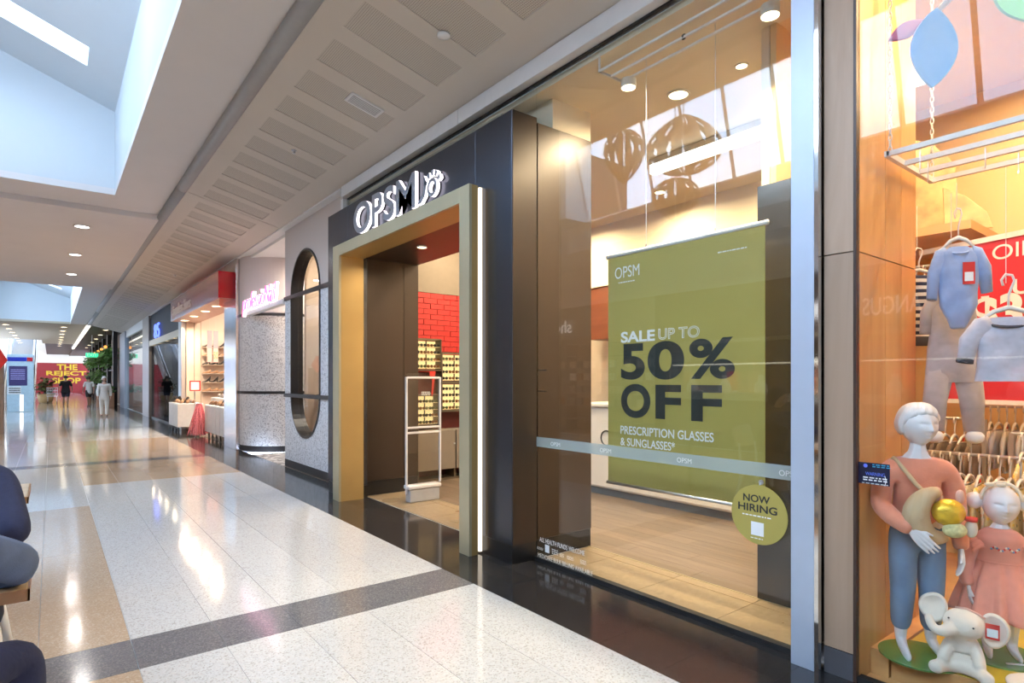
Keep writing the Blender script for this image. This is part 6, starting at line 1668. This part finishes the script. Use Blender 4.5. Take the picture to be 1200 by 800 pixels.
sw_sp = [(0, 0, 0.59, 0.112, 0.090), (0, 0, 0.71, 0.110, 0.090), (0, -0.005, 0.82, 0.118, 0.088), (0, 0.0, 0.895, 0.096, 0.076), (0, -0.003, 0.935, 0.052, 0.050)]
ar = grow(arms_r, 1.05, 0.014); al = grow(arms_l, 1.05, 0.014)
me = skin_mesh([sw_sp, [sw_sp[3], ar[0]], [sw_sp[3], al[0]], ar, al], root=sw_sp[0], sub=2)
put(me, 'sweater', m_peachk, by)
jl = [[(0, 0, 0.665, 0.098, 0.080), (0, 0, 0.61, 0.102, 0.084), (s * 0.058, 0, 0.53, 0.072), (s * 0.062, -0.005, 0.31, 0.057), (s * 0.064, 0.008, 0.17, 0.049), (s * 0.066, 0.012, 0.095, 0.042)] for s in (-1, 1)]
put(skin_mesh(jl, root=jl[0][0], sub=2), 'jeans', m_jean, by)
MB().lathe([(0.17, 0.0), (0.17, 0.008), (0.001, 0.008)], 40).build('stand_disc', mat('green_glass_disc', (0.12, 0.28, 0.08), 0.08, coat=0.5), by, loc=(0, -0.03, -0.008))
# crossbody animal bag
bg_ = thing('animal_bag', 'beige crossbody bag with yellow animal face at the tall mannequin hip', 'bag', (3.275, 1.038, 0.128), rz=math.radians(-48))
m_bagb = mat('beige_canvas', (0.55, 0.40, 0.24), 0.9, var=0.08)
q = MB(); q.tube([(0.035 + 0.10 * math.cos(a), -0.135 - 0.02 * math.sin(a), 0.69 + 0.11 * math.sin(a)) for a in [math.radians(100 + 190 * i / 16) for i in range(17)]], [0.022 + 0.034 * math.sin(PI * i / 16) for i in range(17)], 12)
q.build('bag_body', m_bagb, bg_, smooth=True)
MB().ball((0.06, -0.155, 0.705), (0.068, 0.05, 0.062), 18, 12).build('yellow_face', mat('yellow_foil', (0.75, 0.48, 0.03), 0.25, metal=0.4, var=0.2, scale=30, bump=0.5, bscale=40), bg_, smooth=True)
for x, z, rx in ((0.02, 0.785, 0.02), (0.115, 0.775, 0.02)): MB().ball((x, -0.14, z), (rx, 0.014, 0.032), 10, 8).build('ear', mat('pink_felt', (0.70, 0.40, 0.32), 0.9), bg_, smooth=True)
MB().ball((0.075, -0.175, 0.63), (0.05, 0.03, 0.035), 14, 9).build('muzzle', mat('pale_green_print', (0.60, 0.58, 0.30), 0.8, var=0.3, scale=40), bg_, smooth=True)
MB().ball((0.155, -0.15, 0.635), (0.026, 0.02, 0.042), 12, 8).build('paw', fl_w, bg_, smooth=True)
MB().tube([(0.155, -0.15, 0.668), (0.155, -0.15, 0.685)], 0.024, 12).build('red_cuff', m_tagred, bg_, smooth=True)
MB().tube([(-0.105, -0.015, 0.93), (-0.085, -0.075, 0.88), (-0.05, -0.105, 0.82), (0.0, -0.125, 0.765), (0.02, -0.135, 0.74)], 0.010, 8).build('strap', m_bagb, bg_, smooth=True)
MB().tube([(-0.105, -0.015, 0.93), (-0.10, 0.05, 0.90), (0.0, 0.098, 0.80), (0.09, 0.09, 0.72), (0.125, -0.02, 0.68), (0.11, -0.11, 0.68)], 0.010, 8).build('strap', m_bagb, bg_, smooth=True)

gl = thing('small_child_mannequin', 'small white toddler mannequin in coral dress with ruffled shoulders', 'mannequin', (3.555, 0.785, 0.128), rz=math.radians(-62))
gsp = [(0, 0, 0.33, 0.075, 0.062), (0, 0, 0.44, 0.072, 0.06), (0, 0, 0.52, 0.066, 0.05), (0, 0, 0.565, 0.050, 0.042), (0, -0.004, 0.60, 0.032, 0.032), (0, -0.010, 0.645, 0.030, 0.030)]
ga_l = [(0.075, 0, 0.55, 0.028), (0.125, 0.0, 0.47, 0.025), (0.14, -0.02, 0.39, 0.022), (0.135, -0.06, 0.32, 0.015)]
ga_r = [(-p[0], p[1], p[2], p[3]) for p in ga_l]
glg = [[gsp[0], (s * 0.042, 0, 0.27, 0.050), (s * 0.045, -0.003, 0.15, 0.036), (s * 0.046, 0.008, 0.045, 0.026)] for s in (-1, 1)]
gft = [[(s * 0.046, 0.008, 0.045, 0.026), (s * 0.050, -0.02, 0.028, 0.025, 0.02), (s * 0.056, -0.065, 0.017, 0.023, 0.013), (s * 0.058, -0.09, 0.012, 0.016, 0.009)] for s in (-1, 1)]
xg = head(MB(), (0, -0.010, 0.715), 0.185, yaw=0.0, nose=0.75, jaw=0.16)
hand(xg, ga_l[-1][:3], (0, -0.3, -1), 0.085, (-1, 0, 0), (0, -1, -0.2), 0.3, 0.62); hand(xg, ga_r[-1][:3], (0, -0.3, -1), 0.085, (1, 0, 0), (0, -1, -0.2), 0.3, 0.62)
body = skin_mesh([gsp, [gsp[3], ga_l[0]], [gsp[3], ga_r[0]], ga_l, ga_r] + glg + gft, root=gsp[0], sub=1, remesh=0.0035, extra=xg, smooth_it=1)
put(body, 'body', m_mann, gl)
for s in (-1, 1):
    MB().ball((s * 0.098, 0.005, 0.725), (0.036, 0.036, 0.040), 16, 10).build('hair_bun', m_mann, gl, smooth=True)
MB().tube([(0.078 * math.cos(a), -0.025 + 0.004, 0.735 + 0.086 * math.sin(a)) for a in [PI * i / 16 for i in range(17)]], 0.008, 6).build('headband', mat('cream_ribbon', (0.78, 0.66, 0.50), 0.8), gl, smooth=True)
for s in (-1, 1): MB().ball((-0.03 + s * 0.022, -0.045, 0.812), (0.022, 0.010, 0.011), 10, 6).build('ribbon_loop', mat('cream_ribbon', (0, 0, 0)), gl, smooth=True)
q = MB()
def dressfn(u, v):
    a = 2 * PI * u
    prof = [(0.602, 0.037, 0.038), (0.588, 0.066, 0.054), (0.555, 0.100, 0.070), (0.50, 0.092, 0.068), (0.455, 0.090, 0.068), (0.44, 0.094, 0.072), (0.36, 0.135, 0.115), (0.26, 0.165, 0.145), (0.19, 0.178, 0.158)]
    t = v * (len(prof) - 1); i = min(int(t), len(prof) - 2); f = t - i
    z, rx, ry = [p + (r_ - p) * f for p, r_ in zip(prof[i], prof[i + 1])]
    fold = max(0, (v - 0.58)) * 0.05 * (math.sin(13 * a) + 0.5 * math.sin(21 * a + 1))
    return ((rx + fold) * math.cos(a), (ry + fold) * math.sin(a), z)
q.grid(dressfn, 72, 28, closed_u=True)
q.build('dress', m_coralc, gl, smooth=True, thick=0.004)
MB().tube([(0.093 * math.cos(a), 0.071 * math.sin(a), 0.447) for a in [2 * PI * i / 32 for i in range(32)]], 0.004, 6, closed=True).build('waist_seam', m_coralc, gl, smooth=True)
for arm in (ga_l, ga_r): put(skin_mesh([grow(arm, 1.0, 0.013)], sub=2), 'sleeve', m_coralc, gl)
for s in (-1, 1):
    def ruf(u, v, s=s):
        t = u; y = -0.055 + 0.11 * t; a = 14 * PI * t
        return (s * (0.070 + 0.05 * v + 0.004 * math.sin(a)), y * (1 + 0.2 * v), 0.565 - 0.035 * v * v - 0.10 * (t - 0.5) ** 2 * (1 if True else 0) * 4 * 0.5 + 0.006 * v * math.sin(a))
    MB().grid(ruf, 42, 5).build('shoulder_ruffle', m_coralc, gl, smooth=True, thick=0.004)
q = MB(); rr = random.Random(2)
for i in range(16): q.ball((-0.05 + 0.0068 * i, -0.068 - 0.004 * math.sin(i * 0.2), 0.515 + 0.008 * math.sin(i * 0.9)), 0.0055, 6, 4, m=i % 3)
o = q.build('embroidery', [mat('stitch_blue', (0.2, 0.3, 0.45), 0.8), mat('stitch_red', (0.65, 0.08, 0.06), 0.8), mat('stitch_cream', (0.75, 0.65, 0.5), 0.8)], gl); o['kind'] = 'stuff'
MB().lathe([(0.17, 0.0), (0.17, 0.008), (0.001, 0.008)], 40).build('stand_disc', mat('green_glass_disc', (0, 0, 0)), gl, loc=(0, 0.01, -0.008))

# ---- plush elephant
el = thing('plush_elephant', 'white plush elephant sitting on the yellow platform with red tag', 'soft toy', (3.235, 0.848, 0.122), rz=math.radians(-78)); el.scale = (0.82, 0.82, 0.82)
m_plush = mat('white_plush', (0.76, 0.68, 0.58), 0.95, var=0.03, sheen=0.5, bump=0.2, bscale=200)
e_sp = [(0, 0.02, 0.06, 0.075, 0.07), (0, 0.015, 0.13, 0.068, 0.062), (0, 0.0, 0.19, 0.048, 0.045)]
e_legs = [[e_sp[0], (s * 0.07, -0.05, 0.04, 0.042), (s * 0.105, -0.115, 0.036, 0.036), (s * 0.115, -0.155, 0.042, 0.044, 0.040)] for s in (-1, 1)]
e_arm = [[e_sp[1], (s * 0.062, -0.02, 0.135, 0.034), (s * 0.078, -0.07, 0.09, 0.030), (s * 0.080, -0.10, 0.06, 0.032)] for s in (-1, 1)]
e_tr = [[e_sp[2], (-0.035, -0.075, 0.265, 0.046), (-0.075, -0.115, 0.228, 0.036), (-0.118, -0.118, 0.235, 0.029), (-0.142, -0.095, 0.275, 0.024), (-0.146, -0.080, 0.305, 0.022)]]
hq = MB().ball((0.01, -0.02, 0.268), (0.098, 0.088, 0.080), 24, 16)
put(skin_mesh([e_sp] + e_legs + e_arm + e_tr, root=e_sp[0], sub=2, remesh=0.0055, extra=hq, smooth_it=4), 'body', m_plush, el)
for s, cx_, cz_, rx_, rz_ in ((-1, -0.128, 0.325, 0.062, 0.075), (1, 0.138, 0.262, 0.058, 0.085)):
    q = MB()
    def earfn(u, v, s=s):
        a = 2 * PI * u; w = 1 + 0.05 * math.sin(3 * a + s)
        return (cx_ + rx_ * v * w * math.cos(a), 0.012 - 0.030 * v * v + 0.012 * math.sin(a) * v, cz_ + rz_ * v * w * math.sin(a))
    q.grid(earfn, 32, 8, closed_u=True); q.build('ear', m_plush, el, smooth=True, thick=0.018)
MB().ball((0.052, -0.098, 0.278), (0.005, 0.004, 0.005), 8, 6).build('eye', m_blackmetal, el); MB().ball((-0.055, -0.088, 0.305), (0.005, 0.004, 0.005), 8, 6).build('eye', m_blackmetal, el)
MB().tube([(-0.03, -0.01, 0.347), (0.02, -0.02, 0.352), (0.07, -0.03, 0.338), (0.10, -0.03, 0.32)], 0.006, 6).build('pink_bow', mat('pink_felt', (0, 0, 0)), el, smooth=True)
MB().box(0.100, -0.052, 0.225, 0.160, -0.048, 0.305).build('swing_tag', m_tagred, el); MB().box(0.107, -0.0535, 0.237, 0.153, -0.0522, 0.28).build('tag_label', m_whiteprint, el)
cr2 = tag(MB().tube([(3.46, 0.74, 0.128), (3.53, 0.66, 0.127), (3.54, 0.64, 0.128)], 0.006, 6).build('string_loop', m_whiterod, smooth=True), 'short white string lying on the yellow platform', 'string')
cu_ = MB().ball((3.26, 0.60, 0.145), (0.10, 0.10, 0.03), 20, 10)
tag(cu_.build('white_cushion', m_plush, smooth=True), 'flat white cushion at the front edge of the yellow platform', 'cushion')

# ---- dark warning sticker on the glass
wsx = thing('warning_sticker', 'dark navy warning sticker on the clothes shop glass', 'sticker', (3.02, 1.1, 1.0))
P(MB().box(3.0185, 1.063, 0.945, 3.0215, 1.197, 1.045), 'film', mat('navy_film', (0.008, 0.01, 0.035), 0.35), wsx)
def wt(s, y, z, w, h, c): return PT(text('print', s, facing_left((3.0182, y, z + 0.024)), c, width=w, height=h, depth=0.0005), wsx)
m_teal = mat('teal_print', (0.05, 0.35, 0.55), 0.5); m_bluep = mat('blue_print', (0.10, 0.18, 0.75), 0.5)
wt('WARNING', 1.165, 0.962, 0.082, 0.016, m_bluep)
for (y, z, w, h, rows, c, sd_) in ((1.135, 1.0, 0.075, 0.018, 2, m_teal, 1), (1.175, 0.935, 0.105, 0.022, 2, m_whiteprint, 2), (1.18, 0.921, 0.115, 0.008, 1, m_greyprint, 3)):
    q = MB(); bars_of_print(q, facing_left((3.0182, y, z + 0.024)), 0, h, w, h, rows, seed=sd_, d=0.0005); PT(q.build('print', c), wsx)
PT(MB().cyl((3.0184, 1.165, 1.03), (3.0178, 1.165, 1.03), 0.009, n=14).build('eye_mark', m_bluep), wsx)
PT(MB().tube([(3.0178, 1.083, 0.99), (3.0178, 1.078, 0.97), (3.0178, 1.083, 0.945)], 0.0015, 5).build('bracket_mark', m_whiteprint), wsx)
# ================================================================== PEOPLE, CAFE TABLES
m_skin = mat('skin_light', (0.58, 0.34, 0.25), 0.55, var=0.05)
m_navy = mat('navy_cotton', (0.012, 0.016, 0.05), 0.9, var=0.1, scale=20, bump=0.2, bscale=60)
m_bluegrey = mat('blue_grey_fleece', (0.075, 0.11, 0.20), 0.9, var=0.15, scale=14, bump=0.2, bscale=200)
m_dkhair = mat('dark_hair', (0.03, 0.02, 0.015), 0.6, bump=0.4, bscale=60)
m_whair = mat('white_hair', (0.70, 0.68, 0.64), 0.7, bump=0.4, bscale=60)
m_shoe = mat('dark_shoe', (0.02, 0.02, 0.022), 0.5)
m_wcloth = mat('white_linen', (0.74, 0.72, 0.68), 0.9, var=0.04)
m_eye = mat('eye_dark', (0.02, 0.015, 0.012), 0.2)
def hair_cap(q, c, h, yaw=0, full=0.60, puff=1.08, back=0.72):
    cy, sy = math.cos(yaw), math.sin(yaw)
    def fn(u, v):
        a = 2 * PI * u; front = max(0.0, -math.sin(a))
        t = (back - (back - 0.36) * front ** 0.7) * PI * v
        w = puff + 0.025 * math.sin(11 * a + 5 * v)
        x, y, z = math.sin(t) * math.cos(a) * 0.39 * h * w, math.sin(t) * math.sin(a) * 0.46 * h * w, math.cos(t) * 0.5 * h * w
        return (c[0] + x * cy - y * sy, c[1] + x * sy + y * cy, c[2] + z)
    return q.grid(fn, 32, 12, closed_u=True)
def eyes(t, c, h, yaw=0):
    for s in (-1, 1):
        x, y = s * 0.145 * h, -0.405 * h
        p = (c[0] + x * math.cos(yaw) - y * math.sin(yaw), c[1] + x * math.sin(yaw) + y * math.cos(yaw), c[2] + 0.02 * h)
        MB().ball(p, 0.035 * h, 8, 6).build('eye', m_eye, t, smooth=True)
def adult(label, loc, rz, H, top, bottom, hair, skin, stride=0.1, shorts=False, sleeveless=False, girth=1.0, long_sleeve=False, mirror=1):
    t = thing('person', label, 'person', loc, rz)
    k = H
    S = lambda *p: tuple(c * k for c in p)
    sp = [S(0, 0, .53, .085 * girth, .065 * girth), S(0, 0, .62, .074 * girth, .055 * girth), S(0, 0, .73, .086 * girth, .06 * girth), S(0, 0, .80, .055, .042), S(0, -.003, .845, .031, .031), S(0, -.012, .885, .030, .030)]
    st = stride * mirror
    arms = [[S(s * .100, 0, .795, .032 * girth), S(s * .128 * girth, s * st * .45, .64, .026), S(s * .130 * girth, s * st * .8 - .03, .505, .018)] for s in (-1, 1)]
    legs = [[sp[0], S(s * .05, 0, .49, .058 * girth), S(s * .052, -s * st * .7, .285, .037), S(s * .05, -s * st * 1.1 + .03 * abs(st) * 10 * (1 if s * st > 0 else -0.2), .045, .021)] for s in (-1, 1)]
    feet = [[l[-1], (l[-1][0], l[-1][1] - .035 * k, .022 * k, .023 * k, .017 * k), (l[-1][0], l[-1][1] - .085 * k, .014 * k, .020 * k, .010 * k)] for l in legs]
    hc = S(0, -.012, .937); hh = .128 * k; xq = head(MB(), hc, hh)
    for s, a in zip((-1, 1), arms): hand(xq, a[-1][:3], (0, -.15, -1), .105 * k, (-s, 0, 0), (0, -1, -.1), 0.3, 1.0)
    me = skin_mesh([sp, [sp[3], arms[0][0]], [sp[3], arms[1][0]]] + arms + legs + feet, root=sp[0], sub=1, remesh=0.011, extra=xq, smooth_it=2)
    put(me, 'body', [skin, m_shoe], t, rule=lambda c: 1 if c.z < .035 * k else 0)
    q = MB(); hair_cap(q, hc, hh, back=0.60, puff=1.10); q.build('hair', hair, t, smooth=True, thick=0.01)
    eyes(t, hc, hh)
    tsp = [tuple(p[:3]) + (p[3] + .016, p[4] + .018) for p in sp[:4]]
    tsp[0] = S(0, 0, .395, .116 * girth, .094 * girth); tsp.insert(1, S(0, 0, .50, .108 * girth, .088 * girth))
    ch = [tsp]
    for a in arms:
        if sleeveless: continue
        g = [tuple(p[:3]) + (p[3] + .016,) for p in a]
        if not long_sleeve: g = g[:2]
        ch += [[tsp[4], g[0]], g]
    put(skin_mesh(ch, root=tsp[0], sub=2), 'top', top, t)
    bl = [[S(0, 0, .60, .072 * girth, .058 * girth), S(0, 0, .545, .078 * girth, .064 * girth)] + [tuple(p[:3]) + (p[3] + .016,) for p in (l[1:3] if shorts else l[1:])] for l in legs]
    put(skin_mesh(bl, root=bl[0][0], sub=2), 'shorts' if shorts else 'trousers', bottom, t)
    return t
adult('white haired woman in white blouse and trousers walking towards the viewer', (1.648, 28.3, 0), 0.05, 1.58, m_wcloth, m_wcloth, m_whair, m_skin, stride=0.06, long_sleeve=True, girth=1.05)
adult('stout man in black top and dark shorts walking past the red wall', (0.63, 40.8, 0), PI, 1.70, mat('black_cotton', (0.012, 0.012, 0.015), 0.9), mat('dark_shorts', (0.02, 0.025, 0.045), 0.9), m_dkhair, mat('skin_tan', (0.40, 0.22, 0.15), 0.55), stride=0.07, shorts=True, girth=1.25)
adult('person in white top and black shorts walking beside the planted screen', (1.631, 40.0, 0), PI + 0.3, 1.66, m_wcloth, m_shoe, m_dkhair, mat('skin_tan', (0, 0, 0)), stride=0.09, shorts=True, mirror=-1)
tr_ = thing('shopping_trolley', 'grey shopping trolley standing before the red store wall', 'trolley', (0.05, 46.5, 0))
q = MB()
for z in (0.45, 0.62, 0.80, 0.98): q.tube([(-0.26, -0.42, z), (0.26, -0.42, z), (0.26, 0.42, z), (-0.26, 0.42, z)], 0.012, 5, closed=True)
for i in range(7):
    for (x, y) in ((-0.26 + 0.0867 * i, -0.42), (-0.26 + 0.0867 * i, 0.42)): q.tube([(x, y, 0.45), (x, y, 0.98)], 0.008, 4)
o = q.build('basket', m_alu, tr_); o['kind'] = 'stuff'
MB().tube([(-0.26, 0.45, 0.98), (-0.26, 0.55, 1.04), (0.26, 0.55, 1.04), (0.26, 0.45, 0.98)], 0.016, 6).build('handle', m_tagred, tr_)
for x in (-0.22, 0.22):
    MB().tube([(x, 0.42, 0.45), (x, 0.42, 0.14), (x, -0.40, 0.14)], 0.014, 6).build('frame_side', m_alu, tr_)
    for y in (-0.38, 0.40): MB().cyl((x - 0.015, y, 0.065), (x + 0.015, y, 0.065), 0.065, n=12).build('wheel', m_blackmetal, tr_)

# ---- cafe tables at the edge of the view
m_tabletop = wood('oak_top', (0.42, 0.27, 0.13), (0.58, 0.41, 0.23), 0.35, axis='X', scale=9, coat=0.3)
m_tableedge = wood('oak_edge', (0.22, 0.10, 0.04), (0.30, 0.15, 0.06), 0.4, axis='X', scale=9)
m_wmetal = mat('white_powdercoat', (0.72, 0.72, 0.72), 0.35)
def cafe_table(label, x0, x1, y0, y1):
    cx, cy = (x0 + x1) / 2, (y0 + y1) / 2
    t = thing('cafe_table', label, 'table', (cx, cy, 0))
    q = MB().box(x0, y0 + 0.006, 0.712, x1 - 0.006, y1 - 0.006, 0.75); P(q, 'tabletop', m_tabletop, t, bevel=0.003)
    P(MB().box(x0, y0, 0.711, x1, y0 + 0.0055, 0.749), 'front_edge', m_tableedge, t)
    P(MB().box(x1 - 0.0055, y0, 0.711, x1, y1, 0.749), 'side_edge', m_tableedge, t)
    P(MB().lathe([(0.03, 0.03), (0.03, 0.69), (0.12, 0.71)], 14, (cx - 0.1, cy, 0)), 'column', m_blackmetal, t)
    P(MB().lathe([(0.24, 0), (0.24, 0.012), (0.04, 0.03)], 24, (cx - 0.1, cy, 0)), 'base', m_blackmetal, t)
    return t
cafe_table('near oak cafe table where two people sit', -0.90, -0.055, 2.49, 3.06)
cafe_table('empty oak cafe table behind the seated people', -0.90, -0.105, 4.46, 5.05)
m_tanply = mat('tan_bentwood', (0.55, 0.40, 0.22), 0.4, var=0.06)
def cafe_chair(label, x, y, rz):
    t = thing('cafe_chair', label, 'chair', (x, y, 0), rz)
    MB().box(-0.2, -0.2, 0.43, 0.2, 0.2, 0.455).build('seat', m_tanply, t, bevel=0.012)
    MB().grid(lambda u, v: (-0.20 + 0.40 * u, 0.20 + 0.05 * v - 0.06 * (2 * u - 1) ** 2 * -0.6, 0.66 + 0.25 * v - 0.05 * abs(2 * u - 1) ** 3 * (1 if v > 0.5 else 0)), 16, 4).build('backrest', m_tanply, t, smooth=True, thick=0.014)
    for sx in (-1, 1):
        MB().tube([(sx * 0.17, 0.19, 0.44), (sx * 0.175, 0.215, 0.70)], 0.011, 8).build('back_post', m_wmetal, t, smooth=True)
        for sy in (-1, 1):
            lg = MB().tube([(sx * 0.16, sy * 0.16, 0.44), (sx * 0.225, sy * 0.235, 0.03)], [0.024, 0.014], 10).build('leg', m_wmetal, t, smooth=True)
            MB().tube([(sx * 0.222, sy * 0.231, 0.05), (sx * 0.229, sy * 0.239, 0.0)], 0.0165, 10).build('rubber_foot', m_blackmetal, lg)
    return t
cafe_chair('tan chair with white metal legs under the person in navy', -0.37, 3.58, 0)
cafe_chair('tan chair with white metal legs under the person in the blue grey jacket', -0.58, 1.90, PI)
def seated(label, loc, rz, top, leg_m, hair, arm_l, arm_r, knees, long_sleeve, shorts, kz=.50):
    """figure built in its own frame, looking to -Y, hips at the origin of the seat"""
    t = thing('person', label, 'person', loc, rz)
    sp = [(0, 0, .54, .16, .12), (0, -.01, .68, .135, .105), (0, -.03, .86, .150, .105), (0, -.04, 1.0, .085, .07), (0, -.05, 1.075, .053, .053), (0, -.065, 1.15, .050, .050)]
    legs = [[sp[0], (s * .09, -.06, .53, .085), (kx, ky, kz, .062), (kx, ky + .05, .26, .05), (kx, ky + .08, .085, .036)] for s, (kx, ky) in zip((-1, 1), knees)]
    feet = [[l[-1], (l[-1][0], l[-1][1] - .06, .045, .04, .032), (l[-1][0], l[-1][1] - .16, .028, .036, .020)] for l in legs]
    al, ar = list(arm_l[:3]), list(arm_r[:3])
    hc = (0, -.07, 1.235); hh = .225; xq = head(MB(), hc, hh, pitch=0.15)
    hand(xq, al[2][:3], arm_l[3], .175, (0, 0, -1), (-1, -0.3, 0), 0.2, 1.15); hand(xq, ar[2][:3], arm_r[3], .175, (0, 0, -1), (1, -0.3, 0), 0.2, 1.15)
    me = skin_mesh([sp, [sp[3], al[0]], [sp[3], ar[0]], al, ar] + legs + feet, root=sp[0], sub=1, remesh=0.008, extra=xq, smooth_it=2)
    put(me, 'body', [m_skin, m_shoe], t, rule=lambda c: 1 if c.z < .06 else 0)
    q = MB(); hair_cap(q, hc, hh, puff=1.12); q.build('hair', hair, t, smooth=True, thick=0.014)
    eyes(t, hc, hh)
    tsp = [(0, 0, .50, .175, .135)] + [tuple(p[:3]) + (p[3] + .018, p[4] + .018) for p in sp[1:4]]
    ch = [tsp]
    for a in (al, ar):
        g = [tuple(p[:3]) + (p[3] + (.022 if long_sleeve else .015),) for p in a]
        if not long_sleeve:
            e = [a[0][i] + (a[1][i] - a[0][i]) * 0.85 for i in range(3)]
            g = [g[0], (e[0], e[1], e[2], a[1][3] + .018)]
        ch += [[tsp[3], g[0]], g]
    put(skin_mesh(ch, root=tsp[0], sub=2), 'jacket' if long_sleeve else 'shirt', top, t)
    bl = [[(0, 0, .63, .15, .115), (0, 0, .55, .155, .12)] + [tuple(p[:3]) + (p[3] + .016,) for p in (l[1:3] if shorts else l[1:])] for l in legs]
    put(skin_mesh(bl, root=bl[0][0], sub=2), 'shorts' if shorts else 'trousers', leg_m, t)
    return t
# person in navy, far side of the table, looking towards -Y; their left arm (+X) leans on the table
seated('person in navy shirt seated on the far side of the near table, elbow on it', (-0.36, 3.48, 0), 0.0, m_navy, mat('dark_shorts', (0, 0, 0)), m_dkhair,
       [(0.185, -0.19, 1.02, .055), (0.265, -0.67, 0.800, .044), (0.02, -0.78, 0.782, .030), (-1, -0.2, 0)],
       [(-0.185, -0.16, 1.02, .055), (-0.27, -0.55, 0.815, .046), (-0.06, -0.66, 0.785, .030), (1, -0.2, 0)], [(-.10, -.44), (.15, -.44)], False, True)
# person in the blue grey jacket, near side, looking towards +Y; their right arm (+X) leans on the table
seated('person in blue grey jacket and navy trousers seated at the near side of the table', (-0.50, 2.02, 0), PI, m_bluegrey, m_navy, m_dkhair,
       [(0.185, -0.10, 1.03, .055), (0.26, -0.50, 0.83, .048), (0.02, -0.62, 0.79, .032), (-1, -0.2, 0)],
       [(-0.185, -0.14, 1.03, .055), (-0.437, -0.535, 0.812, .050), (-0.18, -0.62, 0.792, .034), (1, -0.2, 0)], [(-.42, -.45), (.02, -.40)], True, False, kz=.56)
# ================================================================== report
print('TRI', sum(len(o.data.polygons) for o in SC.objects if o.type == 'MESH'))

for o in SC.objects:
    if o.name.split('.')[0] in ('screen_print', 'notice_print', 'small_print', 'fund_mark'): o['kind'] = 'stuff'
